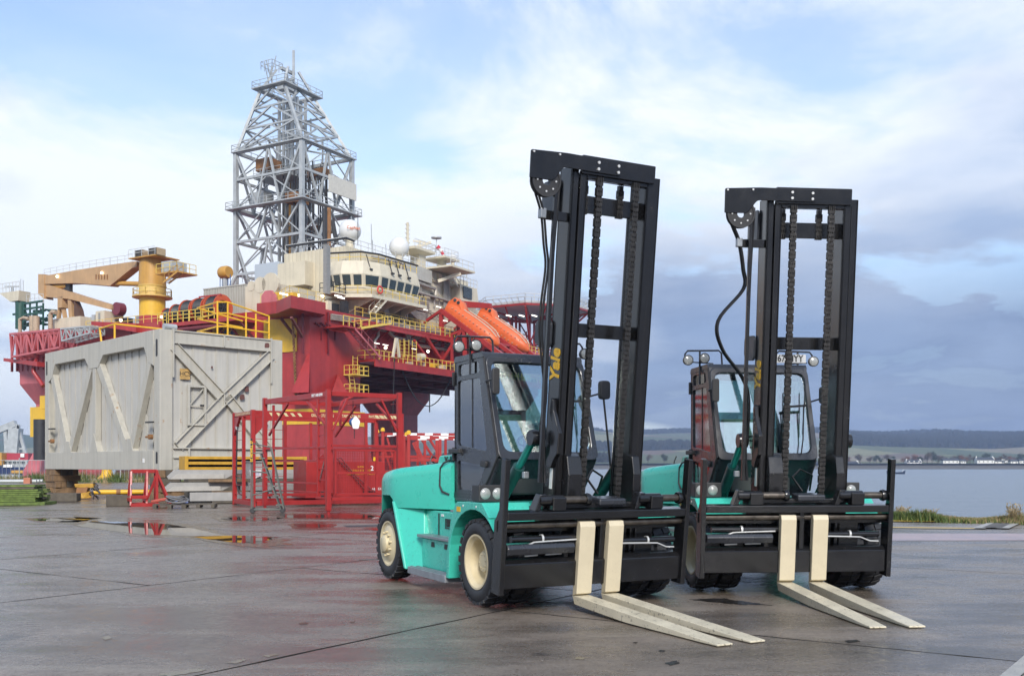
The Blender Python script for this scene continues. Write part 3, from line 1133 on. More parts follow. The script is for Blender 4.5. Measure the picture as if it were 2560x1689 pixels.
# sea air between here and the hills
HZ = bpy.data.materials.new('sea_air')
HZ.use_nodes = True
ht = HZ.node_tree
ht.nodes.clear()
ho = ht.nodes.new('ShaderNodeOutputMaterial')
hv = ht.nodes.new('ShaderNodeVolumePrincipled')
hv.inputs['Color'].default_value = (0.50, 0.65, 0.95, 1)
hv.inputs['Density'].default_value = 0.00021
hv.inputs['Anisotropy'].default_value = 0.1
ht.links.new(hv.outputs[0], ho.inputs['Volume'])
hz_o = MB().box((-4200, -260, -6.5), (4200, 4300, 190)).build('haze', HZ)
hz_o['kind'] = 'stuff'
tag(hz_o, 'thin blue sea haze over the firth and the far hills', 'haze')
# ------------------------------------------------------------------ forklift trucks
# local frame: x forward (forks), y towards the truck's left, z up; y = 0 is the outer face of the near wheels
TILT = R(6.5)
MM = Matrix.Translation((0.5, 0, 0.5)) @ Matrix.Rotation(TILT, 4, 'Y') @ Matrix.Translation((-0.5, 0, -0.5))
VC = 1.245


def tyre_mesh(Rr=0.515, w=0.28, rim=0.315):
    mb = MB()
    r0 = Rr - 0.022
    prof = [(rim, 0.03), (rim + 0.02, 0.012), (rim + 0.07, 0.0), (r0 - 0.06, 0.008), (r0 - 0.02, 0.03), (r0, 0.07), (r0, w - 0.07),
            (r0 - 0.02, w - 0.03), (r0 - 0.06, w - 0.008), (rim + 0.07, w), (rim + 0.02, w - 0.012), (rim, w - 0.03)]
    mb.lathe(prof, (0, 0, 0), (0, 1, 0), 56, closed=True)
    k = 26
    for side in (0, 1):
        for i in range(k):
            t = 2 * math.pi * (i + 0.5 * side) / k
            y0, y1 = (0.012, w * 0.46) if side == 0 else (w * 0.54, w - 0.012)
            dt = 0.085
            vs = []
            for rr, sh in ((r0 - 0.03, 1.0), (Rr, 0.86)):
                for yy, sk in ((y0, 0.0), (y1, 0.07 if side == 0 else 0.07)):
                    for s in (-1, 1):
                        tt = t + s * dt * sh + (sk if side == 0 else -0.07 + sk)
                        edge = rr if not (rr == Rr and yy in (0.012, w - 0.012)) else rr - 0.018
                        vs.append(V(math.cos(tt) * edge, yy, math.sin(tt) * edge))
            mb.hexa([vs[0], vs[1], vs[3], vs[2], vs[4], vs[5], vs[7], vs[6]])
    return mb.mesh('tyre', M_RUBBER, 30)


TYRE = tyre_mesh()


def rim_mesh(deep):
    mb = MB()
    if deep:
        pr = [(0.318, 0.035), (0.322, 0.012), (0.300, 0.014), (0.285, 0.035), (0.262, 0.06), (0.250, 0.17), (0.235, 0.205), (0.150, 0.215), (0.135, 0.13), (0.115, 0.105), (0.06, 0.098), (0.001, 0.098)]
    else:
        pr = [(0.318, 0.035), (0.322, 0.012), (0.300, 0.014), (0.288, 0.030), (0.262, 0.035), (0.225, 0.018), (0.150, 0.0), (0.125, -0.005), (0.118, -0.05), (0.10, -0.062), (0.001, -0.064)]
    mb.lathe(pr, (0, 0, 0), (0, 1, 0), 48)
    return mb.mesh('rim', M_RIM, 35)


RIM_D, RIM_S = rim_mesh(True), rim_mesh(False)


def lug_mesh(rad, k, y0, y1, r):
    mb = MB()
    for i in range(k):
        t = 2 * math.pi * i / k + .2
        c = V(math.cos(t) * rad, 0, math.sin(t) * rad)
        mb.tube(c + V(0, y0, 0), c + V(0, y1, 0), r, 6)
    return mb.mesh('lug_nuts', M_RIM)


LUG_S = lug_mesh(0.168, 10, 0.02, -0.035, 0.016)
LUG_D = lug_mesh(0.085, 8, 0.12, 0.092, 0.011)


def wheel(parent, u, v, deep, flip=False, lugs=True, rim=True):
    w = bpy.data.objects.new('wheel', None)
    w.empty_display_size = 0.1
    COL.objects.link(w)
    w.parent = parent
    w.location = (u, v, 0.515)
    if flip:
        w.rotation_euler = (0, 0, math.pi)
    items = [('tyre', TYRE)]
    if rim:
        items.append(('rim', RIM_D if deep else RIM_S))
    if lugs:
        items.append(('lug_nuts', LUG_D if deep else LUG_S))
    for nm, me in items:
        o = bpy.data.objects.new(nm, me)
        COL.objects.link(o)
        o.parent = w
    return w


def vz(a, b, d):
    return (a, d, b)


def chain(parent, v, w0, w1, p, name='lift_chain'):
    """leaf chain: packs of flat plates on pins"""
    mb = MB()
    pitch = 0.056
    k = int((w1 - w0) / pitch)
    for i in range(k):
        w = w0 + pitch * i
        offs = (-.033, -.0115, .0115, .033) if i % 2 == 0 else (-.0225, 0.0, .0225)
        for y in offs:
            mb.box((p - .026, v + y - .0052, w - .017), (p + .026, v + y + .0052, w + pitch + .017))
        mb.tube((p, v - .043, w), (p, v + .043, w), .012, 6)
    return mb.build(name, M_CHAIN, parent, M=MM)


def forklift(label, loc, psi, forks, plate=None, tilt=TILT):
    global MM
    MM = Matrix.Translation((0.5, 0, 0.5)) @ Matrix.Rotation(tilt, 4, 'Y') @ Matrix.Translation((-0.5, 0, -0.5))
    t = thing('forklift_truck', label, 'forklift', loc, psi - R(90), 'forklift trucks on the quay')
    # ---- wheels
    fw = 2 * VC
    wheel(t, 0, 0.0, True)
    wheel(t, 0, 0.31, True, lugs=False, rim=False)
    wheel(t, 0, fw, True, True)
    wheel(t, 0, fw - 0.31, True, True, lugs=False, rim=False)
    wheel(t, -3.03, 0.02, False)
    wheel(t, -3.03, fw - 0.02, False, True)
    MB().tube((0, .3, .515), (0, fw - .3, .515), .15, 12).build('drive_axle', M_BLACK, t, 40)
    MB().tube((-3.03, .3, .515), (-3.03, fw - .3, .515), .10, 10).build('steer_axle', M_BLACK, t, 40)
    # ---- chassis
    mb = MB()
    mb.box((-2.6, .62, .34), (.42, fw - .62, 1.16))
    mb.box((-3.4, .7, .55), (-2.6, fw - .7, 1.2))
    mb.build('chassis', M_BLACK, t, bevel=.02)
    # ---- hood and counterweight
    secs = []
    for u, hw, zt, zb in ((-3.86, .62, 1.40, .62), (-3.72, .86, 1.47, .60), (-3.48, 1.03, 1.515, .78), (-3.20, 1.115, 1.55, 1.20), (-2.86, 1.13, 1.585, 1.205), (-2.78, 1.122, 1.593, 1.16), (-2.70, 1.10, 1.601, 1.035), (-2.30, .92, 1.64, 1.035), (-1.74, .68, 1.69, 1.035)):
        r = .15
        hw += .115
        half = rpoly([(hw, zb), (hw, zt), (0, zt + .012)], [0.01, r, .01], 5)
        right = [V(u, VC + a, b) for a, b in half]
        left = [V(u, VC - a, b) for a, b in reversed(half)]
        secs.append(right + left)
    MB().loft(secs).build('engine_hood', M_TEAL, t, 28, bevel=.012)
    # slanting skirt from the rear mudguard to the steps, both sides
    for s in (0, 1):
        def my(p):
            return V(p[0], p[1] if s == 0 else fw - p[1], p[2])
        lo_p = [(-2.27, .04, .24), (-2.07, .20, .24), (-2.07, .8, .24), (-2.35, .8, .24), (-2.72, .008, 1.034), (-2.31, .30, 1.034), (-2.31, .8, 1.034), (-2.72, .8, 1.034)]
        MB().hexa([my(p) for p in lo_p]).build('skirt_panel', M_TEAL, t, bevel=.012, seg=2)
        MB().hexa([my(p) for p in [(-2.32, .0, .22), (-2.245, .0, .22), (-2.25, .10, .22), (-2.33, .10, .22), (-2.79, .0, 1.13), (-2.725, .0, 1.13), (-2.72, .1, 1.13), (-2.79, .1, 1.13)]]).build('mudguard_lip', M_TEAL, t, bevel=.02)
    # cowl behind the cab and the black intake
    MB().prism(rpoly([(-2.38, 1.60), (-1.72, 1.60), (-1.72, 1.775), (-2.30, 1.765)], [.0, .0, .02, .06]), vz, .52, fw - .52).build('cowl', M_TEAL, t, bevel=.03)
    MB().prism(rpoly([(-2.62, 1.63), (-2.36, 1.63), (-2.36, 1.76), (-2.50, 1.745)], [.0, .0, .04, .08]), vz, .72, fw - .72).build('air_intake', M_DARK, t, bevel=.03)
    MB().path([V(-2.40, .46, 1.77), V(-2.385, .425, 1.70), V(-2.34, .37, 1.45), V(-2.32, .355, 1.26)], .010, 5).build('hood_seal', M_DARK, t)
    MB().box((-1.80, .44, 1.79), (-1.45, .50, 1.85)).build('hinge_bracket', M_DARK, t, bevel=.01)
    # grab rail
    MB().path([V(-1.80, .46, 1.70), V(-1.86, .40, 1.66), V(-1.92, .38, 1.60), V(-1.92, .37, 1.36), V(-1.86, .38, 1.28), V(-1.76, .44, 1.24)], .014, 6).build('grab_rail', M_DARK, t, 50)
    text_part('cowl_lettering', 'Yale', .19, M_INK, t, frame_m((-1.93, .512, 1.68), (1, 0, 0), (0, 0, 1)), extrude=.004)
    # decals, latches and seams on the bodywork
    MB().path([V(-3.10, VC - .80, 1.585), V(-1.80, VC - .50, 1.705)], .006, 4).build('hood_seam', M_DARK, t)
    MB().box((-1.80, .70, 1.205), (-1.70, .72, 1.25)).build('hinge_pin', M_DARK, t)
    for uu in (-.42, -.05):
        MB().tube((uu, .034, 1.15), (uu, .042, 1.15), .014, 8).build('mudguard_bolt', M_BOLT, t)
    MB().box((-.60, .034, 1.075), (-.50, .041, 1.135)).build('warning_decal', M_YELLOW_TXT, t)
    MB().box((-1.76, .322, .955), (-1.68, .328, .985)).build('warning_decal', M_WHITE, t)
    # ---- steps
    MB().box((-2.30, .33, .26), (-.98, .9, 1.02)).build('step_box', M_TEAL, t, bevel=.012)
    MB().box((-2.10, .19, .26), (-1.0, .33, .655)).build('tool_box', M_TEAL, t, bevel=.012)
    mb = MB()
    for u in (-1.72, -1.28):
        mb.prism(rpoly([(u - .06, .555), (u + .06, .555), (u + .045, .62), (u - .045, .62)], .01, 2), vz, .184, .195)
    mb.build('hand_slots', M_INK, t)
    MB().box((-2.20, .15, .66), (-.98, .36, .70)).build('step_tread', M_TREAD, t, bevel=.006)
    MB().box((-1.5, .34, 1.021), (-.98, .55, 1.05)).build('step_tread', M_TREAD, t, bevel=.006)
    mb = MB()
    mb.box((-2.24, .03, .17), (-.95, .34, .262))
    for k in range(4):
        mb.box((-2.22, .06 + .07 * k, .262), (-.97, .09 + .07 * k, .272))
    mb.build('running_board', M_TREAD, t, bevel=.005)
    MB().box((-1.86, .322, .70), (-1.83, .328, .99)).build('level_gauge', M_INK, t)
    MB().ring([(-1.63, .80), (-1.26, .80), (-1.26, .93), (-1.63, .93)], [(-1.615, .813), (-1.275, .813), (-1.275, .917), (-1.615, .917)], vz, .322, .327).build('badge_frame', M_INK, t)
    text_part('badge_lettering', 'BRIGGS', .125, M_INK, t, frame_m((-1.445, .324, .865), (1, 0, 0), (0, 0, 1)), .004, sx=.70)
    # ---- front mudguards
    arch = [(-.94, .235), (-.90, .60), (-.80, .95), (-.66, 1.16), (-.60, 1.195), (.10, 1.20), (.30, 1.035), (.275, 1.03)]
    for k in range(13):
        a = R(38 + (178 - 38) * k / 12)
        arch.append((.62 * math.cos(a) * 1.12 - .14, .515 + .60 * math.sin(a)))
    arch.append((-.855, .235))
    for v0, v1 in ((.04, .66), (fw - .66, fw - .04)):
        MB().prism(arch, vz, v0, v1).build('front_mudguard', M_TEAL, t, bevel=.012)
    MB().box((-.62, .662, 1.10), (.16, fw - .662, 1.19)).build('front_deck', M_TEAL, t, bevel=.01)
    # ---- cab
    c0, c1 = .50, 1.92
    cab = MB()
    cab.prism(rpoly([(-1.72, 2.99), (-.80, 2.99), (-.835, 3.06), (-1.70, 3.07)], [.01, .02, .05, .05]), vz, c0 - .01, c1 + .01)
    cab_o = cab.build('cab_roof', M_CAB, t, 40, bevel=.02)

    def side(v0, v1, nm):
        mbx = MB()
        zones = [([(-1.72, 2.775), (-.735, 2.775), (-.80, 3.0), (-1.72, 3.0)], [(-1.60, 2.805), (-.93, 2.805), (-.97, 2.955), (-1.60, 2.955)]),
                 ([(-1.72, 1.74), (-.42, 1.74), (-.735, 2.775), (-1.72, 2.775)], [(-1.62, 1.90), (-.72, 1.80), (-.93, 2.745), (-1.62, 2.745)]),
                 ([(-1.72, 1.20), (-.95, 1.20), (-.42, 1.74), (-1.72, 1.74)], [(-1.62, 1.31), (-1.02, 1.31), (-.76, 1.62), (-1.62, 1.70)])]
        for o_, i_ in zones:
            mbx.ring(rpoly(o_, .001, 4), rpoly(i_, .06, 4), vz, v0, v1)
        d = mbx.build(nm, M_CAB, t, bevel=.006)
        for k, (o_, i_) in enumerate(zones):
            MB().prism(rpoly(i_, .06, 4), vz, (v0 + v1) / 2 - .004, (v0 + v1) / 2 + .004).build('pane', M_GLASS2 if nm == 'cab_door' else M_GLASS, d)
        MB().box((-1.20, v0 + .012, 1.86), (-1.185, v1 - .012, 2.745)).build('glazing_bar', M_CAB, d)
        return d
    door = side(c0, c0 + .05, 'cab_door')
    mb = MB()
    mb.prism(rpoly([(-.86, 1.62), (-.70, 1.60), (-.68, 1.68), (-.84, 1.70)], .03), vz, c0 - .035, c0)
    mb.build('door_handle', M_DARK, door, bevel=.01)
    for zz_ in (1.78, 2.78):
        MB().box((-1.745, c0 - .03, zz_ - .09), (-1.70, c0 + .01, zz_ + .09)).build('hinge', M_DARK, door, bevel=.008)
    MB().tube((-1.47, c0 - .01, 1.79), (-1.47, c0 + .01, 1.79), .03, 12).build('door_lock', M_DARK, door)
    side(c1 - .05, c1, 'cab_side')
    MB().box((-1.71, c0 - .005, 1.165), (-.96, c0 + .35, 1.2)).build('door_sill', M_CAB, t, bevel=.01)
    mb = MB()
    mb.box((-1.72, c0 - .008, 1.225), (-.98, c0, 1.24)).box((-1.72, c0 - .008, 1.26), (-.98, c0, 1.275))
    mb.build('door_ribs', M_CAB, door)
    # windscreen with rounded corners on a raked plane
    def ws(a, b, d):
        f = (b - 1.70) / 1.29
        return (-.385 - .40 * f + d, a, b)
    outer = rpoly([(c0, 1.70), (c1, 1.70), (c1, 3.0), (c0, 3.0)], .10, 5)
    inner = rpoly([(c0 + .085, 1.80), (c1 - .085, 1.80), (c1 - .06, 2.93), (c0 + .06, 2.93)], .12, 5)
    wsf = MB().ring(outer, inner, ws, -.05, .02).build('windscreen_frame', M_CAB, t, bevel=.012)
    MB().prism(inner, ws, -.022, -.014).build('windscreen', M_GLASS, wsf)
    MB().hexa([V(-.78, c0, 1.20), V(-.78, c1, 1.20), V(-.9, c1, 1.2), V(-.9, c0, 1.2), V(-.385, c0, 1.72), V(-.385, c1, 1.72), V(-.5, c1, 1.72), V(-.5, c0, 1.72)]).build('cab_nose', M_CAB, t, bevel=.03)
    mb = MB().ring([(c0, 1.2), (c1, 1.2), (c1, 3.0), (c0, 3.0)], [(c0 + .1, 1.8), (c1 - .1, 1.8), (c1 - .1, 2.9), (c0 + .1, 2.9)], lambda a, b, d: (d, a, b), -1.72, -1.66)
    rear = mb.build('cab_rear', M_CAB, t)
    MB().box((-1.70, c0 + .1, 1.8), (-1.692, c1 - .1, 2.9)).build('pane', M_GLASS, rear)
    MB().box((-1.66, c0 + .06, 1.2), (-.80, c1 - .06, 1.26)).build('cab_floor', M_DASH, t)
    # a-pillar rubber and wiper gear
    mb = MB()
    mb.path([V(-.80, c0 - .006, 2.98), V(-.40, c0 - .006, 1.74), V(-.60, c0 - .006, 1.52), V(-.93, c0 - .006, 1.21)], .016, 6)
    mb.build('pillar_seal', M_DARK, t, 50)
    wip = MB()
    for vv, tl in ((1.42, .0), (1.66, .0)):
        wip.path([V(-.34, vv, 1.78), V(-.40, vv + .05, 1.98), V(-.50, vv + .10, 2.45)], .010, 5)
        wip.path([V(-.44, vv + .06, 2.06), V(-.60, vv + .16, 2.72)], .009, 5)
    wip.beam(V(-.50, 1.50, 2.44), V(-.50, 1.80, 2.46), .03)
    wip.build('wiper', M_DARK, t)
    # seat, steering wheel, console
    seat = MB().prism(rpoly([(-1.55, 1.50), (-.98, 1.50), (-.98, 1.66), (-1.55, 1.64)], .06, 3), vz, .92, 1.44).build('seat', M_SEAT, t, 40, bevel=.05, seg=3)
    MB().prism(rpoly([(-1.62, 1.64), (-1.46, 1.62), (-1.54, 2.32), (-1.66, 2.32)], .06, 3), vz, .94, 1.42).build('seat_back', M_SEAT, seat, 40, bevel=.05, seg=3)
    MB().box((-1.5, 1.0, 1.26), (-1.05, 1.36, 1.5)).build('seat_base', M_DASH, seat)
    MB().box((-.86, .75, 1.26), (-.58, 1.6, 1.66)).build('console', M_DASH, t, bevel=.03)
    mb = MB()
    c, ax = V(-.80, 1.18, 1.97), V(-.45, 0, .9).normalized()
    a = ax.orthogonal().normalized()
    b = ax.cross(a)
    mb.path([c + (a * math.cos(k * .314) + b * math.sin(k * .314)) * .19 for k in range(21)], .016, 6)
    mb.tube(c, c - ax * .35, .03)
    for k in range(3):
        mb.tube(c, c + (a * math.cos(k * 2.1) + b * math.sin(k * 2.1)) * .19, .012, 5)
    mb.build('steering_wheel', M_DARK, t, 50)
    # mirrors
    mb = MB()
    mb.path([V(-.72, c0, 2.66), V(-.62, c0 - .06, 2.67), V(-.46, c0 - .02, 2.69)], .012, 5)
    mb.build('mirror_arm', M_DARK, t)
    mb = MB()
    mb.prism(rpoly([(-.09, -.16), (.09, -.16), (.09, .16), (-.09, .16)], .05, 4), lambda p, q, d: (-.46 + d, c0 - .01 + p * .55, 2.66 + q), -.02, .03)
    mb.build('mirror', M_DARK, t, bevel=.012)
    mb = MB()
    mb.path([V(-.66, c1, 2.52), V(-.50, c1 + .10, 2.56), V(-.44, c1 + .13, 2.56)], .012, 5)
    mb.path([V(-.43, c1 + .11, 2.48), V(-.40, c1 + .15, 2.0), V(-.38, c1 + .19, 1.55)], .014, 5)
    mb.build('mirror_arm', M_DARK, t)
    MB().prism(rpoly([(-.075, -.12), (.075, -.12), (.075, .12), (-.075, .12)], .05, 4), lambda p, q, d: (-.42 + d, c1 + .11 + p, 2.60 + q), -.04, .04).build('mirror', M_DARK, t, bevel=.015)
    # roof lamps on bent brackets
    for v0, sgn in ((c0 - .02, 1), (c1 + .02, -1)):
        mb = MB()
        pts = [V(-1.18, v0 - sgn * .22, 3.14), V(-1.18, v0 - sgn * .22, 3.23), V(-1.18, v0 - sgn * .18, 3.28), V(-1.18, v0 + sgn * .28, 3.29), V(-1.18, v0 + sgn * .32, 3.25), V(-1.18, v0 + sgn * .33, 3.09)]
        mb.path(pts, .014, 6)
        mb.tube(V(-1.18, v0, 2.80), V(-1.18, v0, 3.285), .016, 6)
        mb.tube(V(-1.18, v0 - sgn * .14, 3.12), V(-1.18, v0 + sgn * .2, 3.10), .010, 5)
        mb.build('lamp_bracket', M_CAB, t, 50)
        for dv in (-.20, .04):
            cc = V(-1.10, v0 + sgn * dv, 3.135 + (.03 if dv > 0 else 0))
            lm = MB().lathe([(.001, -.06), (.05, -.06), (.07, -.02), (.076, .03), (.064, .034)], cc, (1, 0, 0), 18).build('work_lamp', M_DARK, t, 40)
            MB().lathe([(.001, .045), (.04, .042), (.064, .030)], cc, (1, 0, 0), 18).build('lens', M_LENS, lm, 60)
    # headlamps on the mudguards
    for v0 in (.185, fw - .385):
        mb = MB().box((-.30, v0 - .085, 1.205), (-.10, v0 + .28, 1.40))
        hb = mb.build('headlamp_box', M_DARK, t, bevel=.01)
        for dv in (0.0, .16):
            MB().lathe([(.001, .025), (.05, .02), (.068, .0)], V(-.10, v0 + dv, 1.30), (1, 0, 0), 18).build('lens', M_LENS, hb, 60)
    # ---- mast (tilted forward)
    mo0, mo1, mi1 = .735, .822, .92
    fo0, fo1, fi0 = 1.91, 1.822, 1.715
    for s, (a0, a1, b1) in (('near', (mo0, mo1, mi1)), ('far', (fo0, fo1, fi0))):
        lo, hi = min(a0, a1), max(a0, a1)
        sg = 1 if s == 'near' else -1
        # outer channel: web on the outside, flanges pointing inwards
        mb = MB()
        mb.box((.20, min(a0, a0 + sg * .03), .42), (.48, max(a0, a0 + sg * .03), 4.97))
        mb.box((.44, lo, .42), (.48, hi, 4.97))
        mb.box((.20, lo, .42), (.24, hi, 4.97))
        mb.build('outer_channel', M_BLACK, t, bevel=.006, M=MM)
        mb = MB()
        i0, i1 = a1 + sg * .012, b1
        lo2, hi2 = min(i0, i1), max(i0, i1)
        mb.box((.16, min(i1, i1 - sg * .03), .36), (.50, max(i1, i1 - sg * .03), 4.93))
        mb.box((.46, lo2, .36), (.50, hi2, 4.93))
        mb.box((.16, lo2, .36), (.20, hi2, 4.93))
        mb.build('inner_channel', M_BLACK, t, bevel=.006, M=MM)
        # base gusset in front of the channels
        pl = [(.45, .5), (.62, .5), (.62, 1.55), (.56, 1.75), (.45, 1.78)]
        MB().prism(pl, vz, lo2 - .01, hi2 + .09 * (1 if s == 'near' else 0)).build('mast_gusset', M_BLACK, t, bevel=.01, M=MM)
        # lift cylinder behind the channels
        MB().tube((.10, (lo2 + hi2) / 2 - sg * .02, .6), (.10, (lo2 + hi2) / 2 - sg * .02, 4.6), .05, 12).build('lift_cylinder', M_BLACK, t, 40, M=MM)
        # tilt cylinder
        vv = lo - .06 if s == 'near' else hi + .06
        vv = .60 if s == 'near' else 2 * VC - .50
        a_, b_ = V(-.62, vv, 1.12), V(.34, vv, 1.95)
        m_ = a_.lerp(b_, .60)
        MB().tube(a_, m_, .075, 16).build('tilt_cylinder', M_DKTEAL, t, 40)
        MB().tube(m_, b_, .045, 12).build('tilt_rod', mat_rod, t, 40)
        MB().lathe([(.001, -.06), (.09, -.06), (.10, 0), (.09, .06), (.001, .06)], b_, (0, 1, 0), 16).build('tilt_clevis', M_BLACK, t, 40)
    # crossmembers
    for w0, w1, pp in ((4.50, 4.69, .30), (3.10, 3.26, .30)):
        MB().box((pp, mi1 - .01, w0), (pp + .06, fi0 + .01, w1)).build('crossmember', M_BLACK, t, bevel=.008, M=MM)
    mb = MB()
    mb.prism(rpoly([(.83, 4.89), (1.80, 4.89), (1.80, 5.09), (.83, 5.09)], .012, 3), lambda a, b, d: (d, a, b), .503, .535)
    mb.prism(rpoly([(.92, 4.845), (1.72, 4.845), (1.72, 4.90), (.92, 4.90)], .02, 3), lambda a, b, d: (d, a, b), .40, .50)
    top = mb.build('top_crossmember', M_BLACK, t, bevel=.006, M=MM)
    mb = MB()
    mb.prism(rpoly([(.17, 4.76), (.46, 4.76), (.58, 4.92), (1.32, 4.915), (1.32, 5.065), (.62, 5.075), (.17, 5.055)], [.01, .05, .04, .01, .01, .05, .02], 3), lambda a, b, d: (d, a, b), .538, .56)
    mb.build('sheave_plate', M_BLACK, top, bevel=.004, M=MM)
    mb = MB()
    for v_, w_ in ((1.02, 4.955), (1.02, 5.025), (1.28, 4.95), (1.28, 5.02), (.20, 5.035), (.52, 5.045)):
        rr = .017 if v_ > .9 else .012
        MB().tube((.555, v_, w_), (.572, v_, w_), rr, 8).build('bolt_head', M_BOLT, top, M=MM)
    mb = MB().lathe([(.05, -.03), (.15, -.03), (.155, -.04), (.175, -.04), (.175, -.025), (.15, 0), (.175, .025), (.175, .04), (.155, .04), (.15, .03), (.05, .03)], V(.515, .385, 4.755), (1, 0, 0), 28, closed=True)
    shv = mb.build('hose_sheave', M_DARK, t, 40, M=MM)
    mb = MB()
    for k in range(8):
        a_ = k * .785
        MB().tube((.545, .385 + .115 * math.cos(a_), 4.755 + .115 * math.sin(a_)), (.552, .385 + .115 * math.cos(a_), 4.755 + .115 * math.sin(a_)), .011, 8).build('sheave_bolt', M_BOLT, shv, M=MM)
    # hoses over the sheave
    r_ = .16
    arc = [V(.515, .385 - r_ * math.cos(k * math.pi / 8), 4.755 + r_ * math.sin(k * math.pi / 8)) for k in range(9)]
    down = [V(.49, .53, 4.0), V(.49, .525, 3.0), V(.50, .53, 2.0), V(.53, .56, 1.45)]
    clampp = V(.46, .40, 4.40)
    bulge = 0.0 if plate is None else .16
    back = [V(.50, .30, 4.60), clampp, V(.42, .47, 4.1), V(.40, .52 - bulge * .2, 3.85), V(.38, .50 - bulge * 2.0, 3.45), V(.38, .50 - bulge * 1.6, 3.1), V(.38, .56 - bulge * .3, 2.75), V(.34, .62, 2.45), V(.25, .64, 1.9)]
    def smooth_path(pts, k=6):
        out = []
        for i in range(len(pts) - 1):
            p0, p1, p2, p3 = pts[max(i - 1, 0)], pts[i], pts[i + 1], pts[min(i + 2, len(pts) - 1)]
            for j in range(k):
                f = j / k
                out.append(.5 * ((2 * p1) + (p2 - p0) * f + (2 * p0 - 5 * p1 + 4 * p2 - p3) * f * f + (3 * p1 - p0 - 3 * p2 + p3) * f ** 3))
        out.append(pts[-1])
        return out
    for off in (-.018, .018):
        pts = list(reversed(back)) + arc + down
        MB().path([p + V(off, off * .4, 0) for p in smooth_path(pts)], .014, 6).build('hydraulic_hose', M_HOSE, t, 60, M=MM)
    MB().box((.50, .495, 1.45), (.54, .535, 4.7)).build('hose_guide', M_BLACK, t, M=MM)
    mb = MB().box((.40, .40, 4.36), (.44, .733, 4.46))
    mb.build('clamp_arm', M_BLACK, t, bevel=.006, M=MM)
    MB().box((.42, .36, 4.36), (.50, .43, 4.47)).build('hose_clamp', M_TREAD, t, bevel=.01, M=MM)
    # guard plates on the near mast side
    for w0, w1 in ((4.43, 4.86), (2.96, 3.28)):
        MB().prism(rpoly([(-.14, w0 + .07), (.0, w0), (.20, w0), (.24, w0 + .04), (.24, w1 - .04), (.20, w1), (-.10, w1), (-.14, w1 - .05)], .03, 3), vz, .70, .73).build('guard_plate', mat_guard, t, bevel=.006, M=MM)
    # chunky hook bracket on the near channel
    br = [(.36, 1.62), (.44, 1.60), (.52, 1.72), (.58, 1.78), (.60, 2.02), (.54, 2.10), (.44, 2.26), (.42, 2.38), (.36, 2.40), (.34, 2.34), (.36, 2.22), (.42, 2.10), (.42, 1.90), (.40, 1.76), (.34, 1.68)]
    MB().prism(br, vz, .68, .732).build('hook_bracket', M_BLACK, t, bevel=.008, M=MM)
    MB().prism(rpoly([(.36, 1.36), (.42, 1.36), (.42, 1.66), (.36, 1.66)], .005), vz, .727, .7315).build('warning_label', M_WHITE, t, M=MM)
    mb = MB()
    for w_ in (1.40, 1.45, 1.52, 1.58):
        mb.box((.37, .669, w_ - .014), (.41, .6715, w_ + .018))
    mb.build('label_print', M_INK, t, M=MM)
    text_part('mast_lettering', 'Yale', .27, M_YELLOW_TXT, t, MM @ frame_m((.345, .730, 2.765), (0, 0, 1), (-1, 0, 0)), .009, shear=.22, sx=.80)
    # chains
    chain(t, 1.05, 1.10, 4.86, .545)
    chain(t, 1.535, 1.10, 4.86, .545)
    chain(t, .985, 4.50, 4.86, .34, 'anchor_chain')
    chain(t, 1.46, 4.50, 4.86, .34, 'anchor_chain')
    # ---- carriage (tilted with the mast)
    L0, L1 = -.12, 2.34
    for a0, a1 in ((L0, L0 + .06), (L1 - .06, L1)):
        MB().prism([(.70, .27), (.90, .27), (.905, 1.75), (.80, 1.755), (.80, 1.2), (.70, 1.05)], vz, a0, a1).build('carriage_upright', M_BLACK, t, bevel=.006, M=MM)
    MB().box((.72, L0 - .012, .95), (.78, L0, 1.08)).build('side_lug', M_BLACK, t, bevel=.006, M=MM)
    MB().box((.70, L0 + .062, 1.085), (.90, L1 - .062, 1.175)).build('carriage_top_bar', M_BLACK, t, bevel=.008, M=MM)
    MB().box((.62, .45, 1.18), (.74, 1.85, 1.24)).build('carriage_rib', M_BLACK, t, bevel=.008, M=MM)
    MB().prism([(.66, .33), (.86, .33), (.86, .60), (.80, .645), (.66, .645)], vz, L0 + .062, L1 - .062).build('carriage_bottom_beam', M_BLACK, t, bevel=.008, M=MM)
    MB().tube((.80, L0 + .06, 1.02), (.80, L1 - .06, 1.02), .042, 16).build('fork_shaft', M_STEEL, t, 40, M=MM)
    MB().box((.64, L0 + .06, .93), (.72, L1 - .06, .985)).build('rear_rail', M_BLACK, t, M=MM)
    for v0, v1 in ((L0 + .16, 1.0), (1.30, L1 - .14)):
        MB().tube((.80, v0, .865 if v0 < 1 else .80), (.80, v1, .865 if v0 < 1 else .80), .036, 14).build('positioner_cylinder', M_BLACK, t, 40, M=MM)
        z0 = .80 if v0 < 1 else .735
        s = 1 if v0 < 1 else -1
        e = v0 if v0 < 1 else v1
        MB().path([V(.85, e + s * .02, z0 - .02), V(.85, e + s * .13, z0 - .015), V(.85, e + s * .26, z0 + .035), V(.85, e + s * .40, z0 + .04), V(.85, e + s * .80, z0 + .05)], .011, 6).build('hydraulic_pipe', M_PIPEW, t, 60, M=MM)
        MB().lathe([(.040, -.012), (.048, -.012), (.048, .012), (.040, .012)], V(.80, e + s * .38, z0 + .065), (0, 1, 0), 16, closed=True).build('pipe_clip', M_BOLT, t, 40, M=MM)
    MB().prism([(.76, .585 + .12), (.88, .585 + .12), (.91, .66 + .12), (.88, .72 + .10), (.76, .72 + .10)], vz, L0 + .08, .80).build('shift_cylinder', M_CAB, t, bevel=.01, M=MM)
